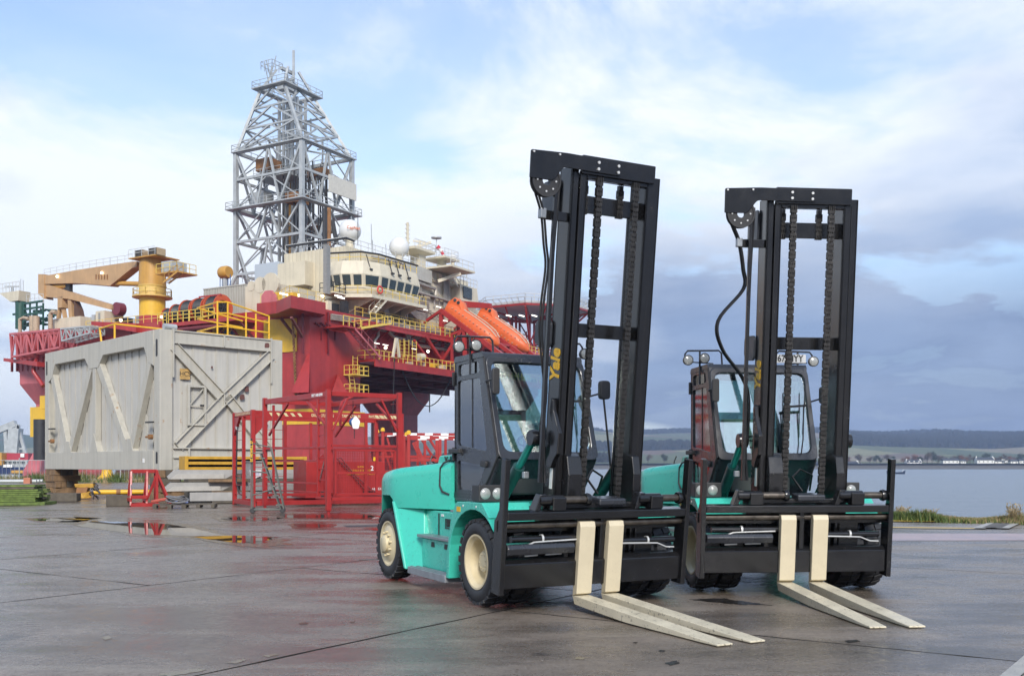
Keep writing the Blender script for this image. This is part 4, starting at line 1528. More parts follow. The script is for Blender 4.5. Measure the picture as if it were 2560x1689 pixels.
    MB().box((.74, .72, .645), (.80, .77, .73)).build('cylinder_foot', M_BLACK, t, M=MM)
    mb = MB()
    for dv in (.48, .56):
        mb.path([V(.78, dv, .86), V(.80, dv, .80), V(.82, dv - .01, .74), V(.84, dv - .06, .71)], .009, 5)
    mb.path([V(.84, .20, .685), V(.84, .36, .69)], .010, 5)
    mb.path([V(.84, .46, .69), V(.84, .66, .695)], .010, 5)
    mb.build('hydraulic_pipe', M_PIPEW, t, 60, M=MM)
    MB().box((.78, 1.155, .62), (.84, 1.215, 1.085)).build('centre_post', M_BLACK, t, bevel=.006, M=MM)
    MB().box((.50, .75, .40), (.64, 1.65, .95)).build('mast_shoe', M_BLACK, t, bevel=.01, M=MM)
    MB().box((.55, 1.75, .40), (.66, 2.0, 1.0)).build('mast_shoe', M_BLACK, t, bevel=.01, M=MM)
    # side-shift cylinders lying on the top bar
    for v0, v1 in ((.36, .98), (1.66, 2.24)):
        MB().tube((.80, v0 + .10, 1.29), (.80, v1, 1.29), .043, 16).build('side_cylinder', M_STEEL, t, 40, M=MM)
        MB().tube((.80, v0, 1.29), (.80, v0 + .30, 1.29), .060, 16).build('cylinder_barrel', M_BLACK, t, 40, M=MM)
        MB().box((.74, v0 + .14, 1.176), (.88, v0 + .31, 1.33)).build('cylinder_saddle', M_BLACK, t, bevel=.012, M=MM)
        MB().hexa([V(.68, v0 - .06, 1.17), V(.84, v0 - .06, 1.17), V(.84, v0 + .0, 1.17), V(.68, v0, 1.17), V(.72, v0 + .0, 1.36), V(.84, v0 + .0, 1.36), V(.84, v0 + .08, 1.36), V(.72, v0 + .08, 1.36)]).build('end_lug', M_BLACK, t, bevel=.01, M=MM)
        MB().lathe([(.001, -.03), (.065, -.03), (.075, 0), (.065, .03), (.001, .03)], V(.80, v1, 1.29), (0, 1, 0), 14).build('cylinder_cap', M_BLACK, t, 40, M=MM)
    MB().box((.60, 1.12, 1.22), (.84, 1.48, 1.30)).build('valve_block', M_CAB, t, bevel=.02, M=MM)
    MB().path([V(.6, 1.30, 1.3), V(.52, 1.2, 1.48), V(.40, 1.35, 1.58), V(.30, 1.55, 1.5), V(.1, 1.6, 1.3)], .014, 6).build('hydraulic_hose', M_HOSE, t, 60)
    MB().box((.10, .56, 1.48), (.16, .63, 1.56)).build('sensor_box', M_TREAD, t, bevel=.01)
    # ---- forks
    for fv in forks:
        sh = [(.905, .26), (.905, 1.02), (.885, 1.06), (.82, 1.06), (.815, .26)]
        fk = MB().prism([(.82, .20), (.91, .24), (.915, 1.0), (.895, 1.055), (.825, 1.055)], vz, fv - .098, fv + .098).build('fork_shank', M_CREAM, t, bevel=.008, M=MM)
        mb = MB()
        hx = MM @ V(.865, fv, .24)
        u0 = hx.x
        zt = .175
        n_ = 10
        poly_t, poly_b = [], []
        for k in range(n_ + 1):
            f = k / n_
            u = u0 - .055 + (3.34 - u0 + .055) * f
            zt_ = zt * (1 - f) + .026 * f
            th = .10 if f < .42 else .10 - (.10 - .018) * (f - .42) / .58
            poly_t.append((u, zt_))
            poly_b.append((u, max(.004, zt_ - th)))
        poly_b[0] = (poly_b[0][0] + .05, poly_b[0][1])
        sec = []
        for k in range(n_ + 1):
            f = k / n_
            hw = .098 if f < .97 else .088
            sec.append([V(poly_b[k][0], fv - hw, poly_b[k][1]), V(poly_b[k][0], fv + hw, poly_b[k][1]), V(poly_t[k][0], fv + hw, poly_t[k][1]), V(poly_t[k][0], fv - hw, poly_t[k][1])])
        mb.loft(sec)
        mb.build('fork_blade', M_BLADE, t, bevel=.006)
        hr = MB().prism([(.775, .90), (.835, .90), (.835, 1.075), (.775, 1.075)], vz, fv - .105, fv + .105).build('fork_hanger', M_BLACK, t, bevel=.006, M=MM)
    if plate:
        pm = MB().box((-.86, 1.36, 3.085), (-.84, 1.93, 3.205)).build('number_plate', M_WHITE, t, bevel=.004)
        text_part('plate_lettering', plate, .135, M_INK, pm, frame_m((-.837, 1.645, 3.145), (0, 1, 0), (0, 0, 1)), .002, sx=.86)
    return t


M_PIPEW = mat('zinc_pipe', (.52, .52, .50), .35, metal=.3, var=.1)
mat_rod = mat('teal_rod', (.03, .27, .23), .15, metal=.4, var=.1)
mat_guard = mat('guard_plate_black', (.035, .04, .05), .4, var=.1)
forklift('turquoise forklift with black mast standing left, in front of the orange lifeboats', (gnd(1187, 1515).x, gnd(1187, 1515).y, 0), R(27), (.945, 1.325))
o2 = gnd(1716, 1471)
forklift('turquoise forklift with number plate on its cab roof, standing right by the water', (o2.x + .045, o2.y + .006, 0), R(5.6), (.99, 1.40), 'SF67 MYY', R(5.4))
# ------------------------------------------------------------------ drilling rig moored behind the quay
# local frame: x = t (away to the right), y = s (away to the left), near corner of the hull at 0, 0
RIG_O = V(-26.3, 130.0, 0)
RIG_A = R(60)
B_ = V(.5, .8660254, 0)
A_ = V(-.8660254, .5, 0)
rig = thing('drilling_rig', 'huge red and cream drilling rig with grey lattice derrick moored behind the quay', 'drilling rig', RIG_O, RIG_A)
EYEV = V(0, 0, EYE)


def _hit(x, y, n, k):
    r = V((x - CX) / F_PX, 1.0, -(y - HORIZON) / F_PX)
    t = (k + RIG_O.dot(n) - EYEV.dot(n)) / r.dot(n)
    q = EYEV + r * t - RIG_O
    return V(q.dot(B_), q.dot(A_), q.z)


def PL(x, y, t=0.0):
    """point on the plane t = const (the side facing left)"""
    return _hit(x, y, B_, t)


def PR(x, y, s=0.0):
    """point on the plane s = const (the side facing right)"""
    return _hit(x, y, A_, s)


def PD(x, y, d):
    """point at distance d, in rig coordinates"""
    q = at(x, y, d) - RIG_O
    return V(q.dot(B_), q.dot(A_), q.z)


def rail(parent, pts, h=1.1, m=None, r=.035, gap=1.6, name='handrail', mid=2):
    mb = MB()
    pts = [Vector(p) for p in pts]
    for a, b in zip(pts[:-1], pts[1:]):
        d = (b - a).length
        k = max(1, int(d / gap))
        for i in range(k + 1):
            p = a.lerp(b, i / k)
            mb.tube(p, p + V(0, 0, h), r, 4)
        for j in range(mid):
            hh = h * (j + 1) / mid
            mb.tube(a + V(0, 0, hh), b + V(0, 0, hh), r, 4)
    return mb.build(name, m or M_RAIL, parent)


def stair(parent, a, b, w, m, name='stair', n=10, wdir=V(1, 0, 0)):
    a, b = Vector(a), Vector(b)
    mb = MB()
    wv = wdir.normalized() * w / 2
    for s in (-1, 1):
        mb.beam(a + wv * s, b + wv * s, .06, .25)
        mb.beam(a + wv * s + V(0, 0, 1), b + wv * s + V(0, 0, 1), .06, .06)
        for i in range(0, n + 1, 3):
            p = a.lerp(b, i / n) + wv * s
            mb.beam(p, p + V(0, 0, 1), .05, .05)
    for i in range(n):
        p = a.lerp(b, (i + .5) / n)
        mb.beam(p - wv, p + wv, .25, .05)
    return mb.build(name, m, parent)


# ---- hull and columns
ZD0, ZD1 = 16.4, 22.3
hull = MB().box((0.6, 0.6, ZD0), (68, 62, ZD1)).build('deck_hull', M_RED, rig)
mb = MB()
for k in range(9):
    mb.box((.45, 4 + 6.2 * k, ZD0 + .2), (.62, 4.12 + 6.2 * k, ZD1 - .3))
for k in range(10):
    mb.box((3 + 6.2 * k, .45, ZD0 + .2), (3.12 + 6.2 * k, .62, ZD1 - .3))
for zz_ in (18.3, 20.2):
    mb.box((.5, .4, zz_), (.62, 62, zz_ + .06))
mb.build('hull_stiffeners', M_RED, hull)
mb = MB()
for k in range(11):
    mb.box((12 + 4.4 * k, 1.5, ZD0 - .9), (12.3 + 4.4 * k, 61, ZD0 - .02))
for k in range(6):
    mb.box((11, 4 + 9 * k, ZD0 - 1.3), (66, 4.4 + 9 * k, ZD0 - .04))
mb.build('underdeck_girders', mat('underdeck_shade_red', (.11, .02, .023), .5, var=.3, scale=.4), hull)  # red darkened in the colour to deepen the shade below the deck


def column(t0, t1, s0, s1, taper_s=0, m=M_RED, name='column'):
    """square leg, narrowed in the middle, flared at the foot"""
    lv = [(22.0, 0, 0), (14.4, 0, 0), (11.2, 1.7, 1.7), (4.3, 1.7, 1.7), (.4, .3, .3), (-6, .3, .3)]
    secs = []
    for z, i, j in lv:
        if taper_s == 2:
            i = j = i * .5
        x0, x1, y0, y1 = t0 + i, t1 - i, s0 + j, s1 - j
        c = 1.2
        secs.append([V(x0 + c, y0, z), V(x1 - c, y0, z), V(x1, y0 + c, z), V(x1, y1 - c, z), V(x1 - c, y1, z), V(x0 + c, y1, z), V(x0, y1 - c, z), V(x0, y0 + c, z)])
    return MB().loft(secs).build(name, m, rig)


c1 = MB()
secs = []
for z, i in ((22.0, 0), (15.2, 0), (9.0, 0), (2.0, 1.2), (-6, 1.2)):
    secs.append([V(0 - i, 0 - i, z), V(10.4 + i, -i, z), V(10.4 + i, 11 + i, z), V(-i, 11 + i, z)])
near_col = c1.loft(secs).build('column', M_RED, rig)
far_l = column(0, 10.4, 51.5, 62, m=M_REDPINK)
far_r = column(53, 63.5, 0, 11, m=M_REDPINK)
column(53, 63.5, 51.5, 62)
column(55, 66, 26, 37, m=M_REDPINK)
# gusset wedges on the near column
for a, b, c in ((PR(775, 884, -.1), PR(772, 980, -2.6), PL(748, 980, -2.2)), (PR(845, 935, -.1), PR(870, 985, -2.4), PR(828, 985, -2.2))):
    mb = MB()
    p0 = V(a.x, a.y + .4, a.z)
    mb._add([a, b, c, V(b.x, b.y + 3, b.z), V(c.x + 3, c.y + 3, c.z), p0], [(0, 1, 2), (0, 1, 3, 5), (0, 2, 4, 5), (1, 2, 4, 3)])
    mb.build('gusset', M_RED, near_col)
# draught band and painted panels
def band(parent, pts, m, name, t=.06):
    mb = MB()
    a, b, c, d = pts
    nrm = (b - a).cross(d - a).normalized() * t
    if nrm.dot(a + RIG_O * 0 - (EYEV - RIG_O)) > 0:
        pass
    mb.hexa([a - nrm, b - nrm, c - nrm, d - nrm, a + nrm, b + nrm, c + nrm, d + nrm])
    return mb.build(name, m, parent)
band(near_col, [PL(742, 878, -.06), PL(660, 884, -.06), PL(660, 800, -.06), PL(742, 795, -.06)], M_RIGY, 'yellow_panel')
band(hull, [PL(660, 950, .42), PL(532, 950, .42), PL(532, 815, .42), PL(660, 800, .42)], M_RIGY, 'yellow_panel')
mb = MB()
for z0, z1 in ((4.2, 5.9), (6.8, 8.8)):
    mb.box((-.45, -.45, z0), (10.9, 11.45, z1))
mb.build('draught_band', M_RIGY, near_col)
mb = MB()
for k in range(2):
    pass
MB().box((1.6, 53.1, 6.0), (8.8, 60.5, 10.8)).build('draught_band', M_RIGY, far_l)
# blue lettering strokes on the yellow panel
M_LETB = mat('letter_blue', (.08, .10, .22), .5)
def stroke(pts, w):
    q = [PL(x, y, .33) for x, y in pts]
    mb = MB()
    for a, b in zip(q[:-1], q[1:]):
        mb.beam(a, b, .08, w, up=(0, 1, 0))
    mb.build('letter_stroke', M_LETB, hull)
stroke([(540, 838), (545, 826), (556, 820)], .45)
stroke([(558, 838), (566, 826), (580, 821), (592, 818)], .45)
stroke([(577, 830), (585, 836), (590, 828)], .5)
stroke([(640, 816), (648, 842)], .5)
stroke([(648, 842), (660, 816)], .4)
stroke([(666, 812), (671, 850)], .7)

# fender on the far left column
ff = MB().tube(PL(101, 1150, -1.2), PL(101, 1048, -1.2), 1.0, 10).build('fender', M_DARK, far_l, 40)
MB().box((-1.6, 50.8, 10.2), (1.0, 53.4, 12.2)).build('fender_bracket', M_RIGY, far_l)
# column piping, ladder strips and bolts
mb = MB()
for x in (803, 820, 838):
    mb.beam(PR(x, 829, -.1), PR(x, 850, -.1), .12, .12)
mb.beam(PR(757, 760, -.15), PR(757, 884, -.15), .22, .22)
mb.beam(PR(820, 780, -.15), PR(820, 884, -.15), .22, .22)
for k in range(9):
    p = PR(790 + 4.5 * k, 808 + (k % 3) * 3, -.12)
    mb.box(p - V(.12, .1, .12), p + V(.12, .1, .12))
mb.build('column_fittings', mat('dark_red', (.15, .015, .02), .5), near_col)
# ---- corner platform box over the near column
ph = MB()
q0, q1 = PR(727, 765, -2.2), PR(842, 770, -2.2)
poly = [(q0.x, 20.9), (q1.x, 20.9), (q1.x, 22.5), (q0.x, 22.6)]
ph.prism([(q0.x, -2.2), (q1.x - 2.2, -2.2), (q1.x, 0.8), (q1.x, 6), (-3.4, 6), (-3.4, 2.6)], lambda a, b, d: (a, b, d), 20.95, 22.5)
plat = ph.build('corner_platform', M_RED, rig)
pl_ = MB()
pl_.prism([(2.6, 22.5), (5.2, 22.5), (5.2, 23.4), (4.6, 24.0), (3.6, 24.0), (2.9, 23.3)], lambda a, b, d: (d, a, b), -3.4, -2.9)
pl_.build('fairlead_plate', M_REDPINK, plat)
mb = MB()
mb.beam(PL(702, 795, -2.5), PL(738, 842, -.1), .3)
mb.beam(PR(728, 793, -1.4), PR(756, 842, -.1), .3)
mb.build('platform_struts', mat('strut_brown', (.16, .05, .04), .5), plat)
rail(plat, [V(-3.2, 5.5, 22.5), V(-3.2, 2.6, 22.5), V(q0.x, -2.0, 22.5), V(q1.x - 2.2, -2.0, 22.5), V(q1.x, .8, 22.5)], 1.2, M_RAIL)
# mooring chain hanging down the near column
mb = MB()
pa, pb = PL(732, 800, -1.6), PL(741, 1010, -1.6)
k = 46
for i in range(k):
    a, b = pa.lerp(pb, i / k), pa.lerp(pb, (i + 1.25) / k)
    mb.beam(a, b, .34 if i % 2 else .12, .12 if i % 2 else .34)
mb.build('mooring_chain', M_BROWN, near_col)

# ---- white bulkheads and stores on the deck, left side
def wall(parent, x0, x1, yt, yb, t, depth, m, name, seams=0):
    a, b = PL(x0, yt, t), PL(x1, yt, t)
    zb = PL((x0 + x1) / 2, yb, t).z
    zt = (a.z + b.z) / 2
    s0, s1 = min(a.y, b.y), max(a.y, b.y)
    o = MB().box((t, s0, zb), (t + depth, s1, zt)).build(name, m, parent)
    if seams:
        mbx = MB()
        for i in range(1, seams):
            s = s0 + (s1 - s0) * i / seams
            mbx.box((t - .03, s - .03, zb), (t, s + .03, zt))
        mbx.build('seam', m, o)
    return o, (s0, s1, zb, zt)
w1, dim = wall(rig, 613, 690, 712, 778, 1.2, 8, M_RIGW, 'bulkhead', 4)
mb = MB()
for xx, rr in ((628, .7), (650, 1.1), (676, 1.5)):
    c = PL(xx, 712, 1.2)
    mb.lathe([(.001, -.05), (rr, -.05), (rr, .3), (.001, .3)], V(1.2, c.y, dim[3]), (1, 0, 0), 16)
mb.build('bulkhead_scallop', M_RIGW, w1)
# corrugated store box
ct = thing('store_container', 'grey corrugated container standing on the rig deck left of the cream bulkhead', 'container', RIG_O, RIG_A)
a, b = PL(508, 722, 2.0), PL(612, 710, 2.0)
zt, zb = b.z, ZD1 + .02
mb = MB().box((2.15, b.y, zb), (6, a.y, zt))
mb.build('body', M_MODULE, ct)
mb = MB()
k = 26
for i in range(k):
    s = b.y + (a.y - b.y) * (i + .5) / k
    mb.box((2.0, s - .09, zb + .15), (2.15, s + .09, zt - .1))
mb.build('corrugation', M_MODULE, ct)
MB().box((1.95, b.y - .02, zt - .1), (2.2, a.y, zt + .06)).build('top_rail', M_MODULE, ct)

# ---- hose reel balcony
bal = MB()
s0, s1 = PL(690, 800, -3).y * 0 + PL(600, 800, -3).y, PL(415, 815, -3).y
bal.box((-3.4, s0, 20.6), (.5, s1, 21.1))
balcony = bal.build('reel_balcony', M_RED, rig)
mb = MB()
for i in range(7):
    s = s0 + (s1 - s0) * i / 6
    mb.beam(V(-3.2, s, 20.6), V(.4, s, 17.8), .25)
mb.tube(V(-3.2, s0 + 3, 20.1), V(-3.2, s1 + 1.5, 20.1), .28, 8)
mb.build('balcony_braces', mat('brace_maroon', (.16, .03, .035), .45), balcony)
reel_m = mat('reel_orange', (.50, .085, .03), .5, var=.2)
for i, (x, yy, rad) in enumerate(((432, 777, 1.25), (455, 774, 1.45), (482, 769, 1.65), (512, 764, 1.70), (545, 760, 1.75))):
    c = PL(x, yy, -1.6)
    h_ = 22.0
    c = V(-1.6, c.y, 21.1 + rad)
    rl = MB().lathe([(.001, -.9), (rad * .55, -.9), (rad * .86, -.85), (rad * .86, .85), (rad * .55, .9), (.001, .9)], c, (0, 1, 0), 26).build('hose_reel', M_HOSE, balcony, 40)
    for s in (-1, 1):
        MB().lathe([(rad * .55, -.06), (rad, -.06), (rad, .06), (rad * .55, .06)], c + V(0, s * .95, 0), (0, 1, 0), 28, closed=True).build('reel_flange', reel_m, rl, 40)
        mb = MB()
        for k in range(6):
            t_ = k * math.pi / 3
            mb.beam(c + V(0, s * .98, 0), c + V(math.cos(t_) * rad * .6, s * .98, math.sin(t_) * rad * .6), .12, .12)
        mb.build('reel_spokes', M_DARK, rl)
    mb = MB()
    for k in range(7):
        yv = -.75 + .25 * k
        mb.lathe([(rad * .86, -.1), (rad * .93, 0), (rad * .86, .1)], c + V(0, yv, 0), (0, 1, 0), 24)
    mb.build('hose_coil', M_HOSE, rl, 60)
    a0, a1 = c.y - 1.1, c.y + 1.1
    rail(balcony, [V(-3.3, a0, 21.1), V(-3.3, a1, 21.1)], 1.5, M_RAIL, .06, .8, 'balcony_rail', 3)
MB().box((-2.2, PL(560, 750, -1.6).y, 24.4), (-2.0, PL(505, 752, -1.6).y, 24.6)).build('reel_frame_beam', M_RED, balcony)

# ---- knuckle-boom crane
cr_c = PL(381, 800, 4.0)
def czy(y):
    return PL(381, y, 4.0).z
ccx, ccy = 4.0, cr_c.y
mb = MB()
mb.lathe([(1.9, 17.5), (1.9, czy(792))], V(ccx, ccy, 0), (0, 0, 1), 28)
ped = mb.build('crane_pedestal', M_RED, rig, 40)
mb = MB().lathe([(1.9, czy(792)), (1.9, czy(746))], V(ccx, ccy, 0), (0, 0, 1), 28).build('pedestal_band', M_RIGY, ped, 40)
mb = MB()
mb.lathe([(1.9, czy(746)), (2.9, czy(745)), (2.9, czy(742)), (2.0, czy(741)), (1.95, czy(720)), (2.05, czy(718)), (2.05, czy(715))], V(ccx, ccy, 0), (0, 0, 1), 28)
mb.build('slew_ring', mat('crane_yellow', (.66, .45, .13), .5, var=.12, streak=.3), ped, 40)
mb = MB()
mb.lathe([(2.0, czy(715)), (1.95, czy(690)), (1.85, czy(650)), (.1, czy(649))], V(ccx, ccy, 0), (0, 0, 1), 28)
tower = mb.build('crane_tower', M_CRANEY, ped, 40)
rr = [V(ccx + 2.8 * math.cos(k * .5236), ccy + 2.8 * math.sin(k * .5236), czy(742)) for k in range(13)]
rail(tower, rr, 1.1, M_RAIL, .05, 2.0)
MB().box((ccx - 2.4, ccy - 3.4, czy(650.5)), (ccx + 2.2, ccy + 2.4, czy(648))).build('crane_top_deck', M_CRANEY, tower)
rail(tower, [V(ccx - 2.4, ccy - 3.4, czy(648)), V(ccx - 2.4, ccy + 2.4, czy(648))], 1.2, M_RAILW, .04, 1.2)
for dy in (-2.6, .5):
    q = MB().box((ccx - 2.2, ccy + dy - 1.0, czy(648)), (ccx - .6, ccy + dy + .8, czy(631)))
    cb = q.build('cooler_box', mat('cooler_tan%d' % (dy > 0), (.40, .30, .18), .5), tower)
    mb = MB()
    for k in range(5):
        z_ = czy(648) + (czy(631) - czy(648)) * (k + .5) / 5
        mb.box((ccx - 2.26, ccy + dy - .9, z_ - .06), (ccx - 2.2, ccy + dy + .7, z_ + .06))
    mb.build('louvre', M_DARK, cb)
# crane cab and platform right of the tower
pq = PL(415, 650, 3.0)
MB().box((1.8, pq.y - 2.6, czy(697)), (4.6, pq.y - .4, czy(668))).build('crane_cab', M_RIGG, tower)
MB().box((1.2, pq.y - 4.4, czy(700)), (5, pq.y + .2, czy(697))).build('cab_platform', M_CRANEY, tower)
rail(tower, [V(1.2, pq.y, czy(697)), V(1.2, pq.y - 4.3, czy(697)), V(4.8, pq.y - 4.3, czy(697))], 1.3, M_RAIL, .05, 1.1)
stair(tower, V(1.6, pq.y - 4.6, czy(700)), V(1.6, pq.y - 1.6, czy(722)), 1.0, M_CRANEY)
# booms
def boomsec(p, hz, w):
    return [V(p.x - w, p.y, p.z - hz), V(p.x + w, p.y, p.z - hz), V(p.x + w, p.y, p.z + hz), V(p.x - w, p.y, p.z + hz)]
def bp(x, yt, yb, t=4.0):
    a, b = PL(x, yt, t), PL(x, yb, t)
    return (a + b) / 2, abs(a.z - b.z) / 2
secs = []
for x, yt, yb in ((112, 693, 712), (200, 677, 709), (285, 664, 716), (340, 656, 672), (352, 655, 668)):
    c, hz = bp(x, yt, yb)
    secs.append(boomsec(c, hz, .75))
boom = MB().loft(secs).build('main_boom', M_CRANE, ped)
MB().tube(bp(285, 704, 712)[0], bp(360, 706, 714)[0], .38, 10).build('boom_cylinder', M_CRANEY, boom, 40)
secs = []
for x, yt, yb in ((112, 712, 742), (130, 713, 744), (178, 729, 748), (250, 752, 766), (292, 764, 777)):
    c, hz = bp(x, yt, yb)
    secs.append(boomsec(c, hz, .6))
jib = MB().loft(secs).build('jib_boom', M_CRANE, ped)
mb = MB()
c0_, h0 = bp(108, 690, 716)
c1_, h1 = bp(118, 712, 748)
mb.loft([boomsec(bp(107, 693, 730)[0], 1.6, .85), boomsec(bp(122, 690, 746)[0], 2.0, .85)])
mb.build('knuckle', M_CRANE, boom)
MB().tube(bp(124, 714, 722)[0], bp(168, 711, 719)[0], .4, 10).build('jib_cylinder', M_CRANEY, boom, 40)
MB().loft([boomsec(bp(165, 712, 724)[0], .8, .3), boomsec(bp(178, 712, 740)[0], 1.2, .3)]).build('cylinder_lug', M_DARK, boom)
c, hz = bp(298, 763, 782)
MB().lathe([(.001, -.6), (1.0, -.6), (1.0, .6), (.001, .6)], c, (1, 0, 0), 14).build('jib_sheave', mat('maroon', (.17, .03, .045), .5), jib, 40)
rail(boom, [bp(x, y, y)[0] + V(-.7, 0, 0) for x, y in ((120, 692), (200, 677), (285, 664), (340, 656))], 1.1, M_RAILW, .035, 1.6)
for x in (240, 247, 254, 261, 268):
    MB().beam(PL(x, 686, 3.2), PL(x, 698, 3.2), .2, .08).build('boom_slot', M_BROWN, boom)
for x, y in ((254, 682), (143, 691)):
    p = PL(x, y, 3.1)
    MB().sphere(p, .2, 8, 6).build('flood_lamp', M_LIT, boom, 60)
# crane rest with its frame
mb = MB()
for x0, x1 in ((146, 154), (164, 154)):
    mb.beam(PL(x0, 800, 4), PL(x1, 742, 4), .5)
mb.beam(PL(158, 742, 4), PL(158, 770, 4), 1.2)
mb.beam(PL(178, 745, 4), PL(182, 800, 4), .8)
mb.build('boom_rest', M_CRANE, rig)
MB().box((2, PL(160, 800, 2).y - 4, ZD1), (7, PL(130, 800, 2).y, ZD1 + 2.4)).build('deck_locker', M_RIGW, rig)
secs = [boomsec(PL(x, y, 4), hz, .5) for x, y, hz in ((192, 770, 1.2), (202, 790, 1.0), (206, 800, .3))]
MB().loft(secs).build('hook_block', mat('hook_brown', (.10, .05, .03), .6), rig)
# small white house on deck under the jib
q = PL(246, 800, 3)
h2 = MB().box((2.5, PL(268, 800, 3).y, ZD1), (6, PL(246, 800, 3).y, PL(256, 778, 3).z)).build('deck_house', M_RIGW, rig)
MB().box((2.45, PL(262, 800, 3).y + .4, ZD1 + .3), (2.5, PL(249, 800, 3).y - .4, PL(256, 783, 3).z)).build('roller_door', mat('door_grey', (.26, .26, .25), .6), h2)
# clutter boxes on the left deck
rc = random.Random(4)
for i in range(46):
    x = rc.uniform(120, 520)
    p = PL(x, 800, rc.uniform(2.5, 10))
    w, d, h_ = rc.uniform(.6, 2.0), rc.uniform(.6, 1.8), rc.uniform(.6, 2.6)
    MB().box((p.x, p.y, ZD1), (p.x + w, p.y + d, ZD1 + h_)).build('deck_gear', rc.choice([M_DARK, M_GREEN, M_RIGG, M_RIGW, M_BROWN, M_RIGY, M_RIGG]), rig)
rail(rig, [PL(x, 780, .8) * 1 - V(0, 0, PL(x, 780, .8).z - ZD1) for x in (500, 420, 300, 215)], 1.2, M_RAIL, .05, 1.6)
# red edge bracket below the left deck
a, b, c, d = PL(228, 812, -1.5), PL(340, 830, -.2), PL(340, 808, -.2), PL(228, 803, -1.5)
MB().hexa([a, V(2, a.y, a.z), V(2, b.y, b.z), b, d, V(2, d.y, d.z), V(2, c.y, c.z), c]).build('edge_bracket', M_RED, rig)

# ---- left-end truss walkway with process pipework
def truss(parent, top, bot, w, m, name, n=8, th=.16):
    mb = MB()
    for dx in (0, w):
        o = V(dx, 0, 0)
        mb.beam(top[0] + o, top[1] + o, th * 1.5)
        mb.beam(bot[0] + o, bot[1] + o, th * 1.5)
        for i in range(n):
            f0, f1 = i / n, (i + 1) / n
            a, b = top[0].lerp(top[1], f0), bot[0].lerp(bot[1], f0)
            a2, b2 = top[0].lerp(top[1], f1), bot[0].lerp(bot[1], f1)
            mb.beam(a + o, b + o, th)
            mb.beam((a if i % 2 else b) + o, (b2 if i % 2 else a2) + o, th)
        mb.beam(top[1] + o, bot[1] + o, th)
    for i in range(n + 1):
        mb.beam(top[0].lerp(top[1], i / n), top[0].lerp(top[1], i / n) + V(w, 0, 0), th)
        mb.beam(bot[0].lerp(bot[1], i / n), bot[0].lerp(bot[1], i / n) + V(w, 0, 0), th)
    return mb.build(name, m, parent)
tr1 = truss(rig, (PL(25, 835, -3), PL(150, 823, -3)), (PL(30, 892, -3), PL(150, 868, -3)), 3, M_REDPINK, 'red_truss', 9, .2)
truss(rig, (PL(152, 822, -3.2), PL(225, 815, -3.2)), (PL(155, 852, -3.2), PL(225, 832, -3.2)), 2.5, M_RIGG, 'grey_truss', 6, .15)
pb_, pt_ = PL(108, 870, 0), PL(22, 895, 0)
MB().hexa([V(-3, 52, 16.6), V(8, 52, 16.6), V(8, 62, 17.4), V(-2, 62, 18.0), V(-3, 52, 17.3), V(8, 52, 17.3), V(8, 62, 18.0), V(-2, 62, 18.5)]).build('end_sponson', M_RED, rig)
mb = MB()
for k in range(10):
    p = PL(30 + 13 * k, 860, 0)
    mb.beam(V(0, p.y, 16.5), V(0, p.y, ZD1), .3)
mb.build('end_posts', M_RED, rig)
mb = MB()
for k in range(5):
    p, q = PL(70 + 9 * k, 880, -1.5), PL(80 + 9 * k, 835, -1.5)
    mb.tube(p, V(p.x, p.y, q.z), .3, 8)
mb.path([PL(92, 830, -2), PL(92, 900, -2), PL(84, 910, -2), PL(84, 930, -2), PL(108, 965, -2)], .35, 8)
mb.build('sea_pipes', M_RED, rig, 50)
# green tower with radar at the far left
gt = MB().tube(PL(52, 822, 3), PL(52, 754, 3), .85, 12).build('green_mast', M_GREEN, rig, 40)
p = PL(50, 742, 3)
MB().hexa([p + V(-1, -1, -.8), p + V(1, -1, -.8), p + V(1, 1.2, -.8), p + V(-1, 1.2, -.8), p + V(-1, -1.3, .8), p + V(1, -1.3, .8), p + V(1, 4, .8), p + V(-1, 4, .8)]).build('mast_head', M_RIGW, gt)
rail(gt, [p + V(-1, -1.3, .8), p + V(-1, 4, .8)], 1.5, M_RAILW, .05, .8)
mb = MB().beam(PL(12, 716, 3), PL(48, 716, 3), .15, .2)
mb.tube(PL(31, 732, 3), PL(31, 716, 3), .2)
mb.tube(PL(52, 735, 3), PL(52, 697, 3), .05, 4).tube(PL(58, 735, 3), PL(58, 700, 3), .05, 4)
mb.build('radar_antenna', M_RIGG, gt)
mb = MB()
for z in range(5):
    for i in range(2):
        a, b = PL(60, 815 - 14 * z, 2 + 3 * i), PL(108, 808 - 14 * z, 2 + 3 * i)
        mb.beam(a, b, .3, .3)
for x in (60, 75, 92, 108):
    mb.beam(PL(x, 826, 2), PL(x, 757, 2), .22)
    mb.beam(PL(x, 826, 5), PL(x, 757, 5), .22)
for k in range(30):
    x, y = rc.uniform(60, 130), rc.uniform(770, 815)
    p = PL(x, y, rc.uniform(2, 6))
    mb.beam(p, p + V(rc.uniform(-1, 1), rc.uniform(-2.5, 2.5), rc.uniform(-.3, .3)), .3)
mb.build('process_rack', M_GREEN, rig)
rail(rig, [PL(66, 757, 2), PL(108, 756, 2)], 1.4, M_RAILW, .05, 1)
M_PTAN = mat('pipe_tan', (.42, .32, .22), .5, var=.2)
for x in (82, 90):
    MB().tube(PL(x, 832, 1), PL(x, 790, 1), .55, 10).build('process_vessel', M_PTAN, rig, 40)
mb = MB()
mb.path([PL(50, 832, 1), PL(50, 798, 1), PL(60, 794, 1), PL(72, 797, 1)], .3, 8)
mb.build('process_pipe', M_PTAN, rig, 50)
mb = MB()
mb.path([PL(126, 822, 1), PL(126, 785, 1), PL(131, 779, 1), PL(140, 781, 1)], .35, 8)
mb.build('process_pipe', M_PTAN, rig, 50)

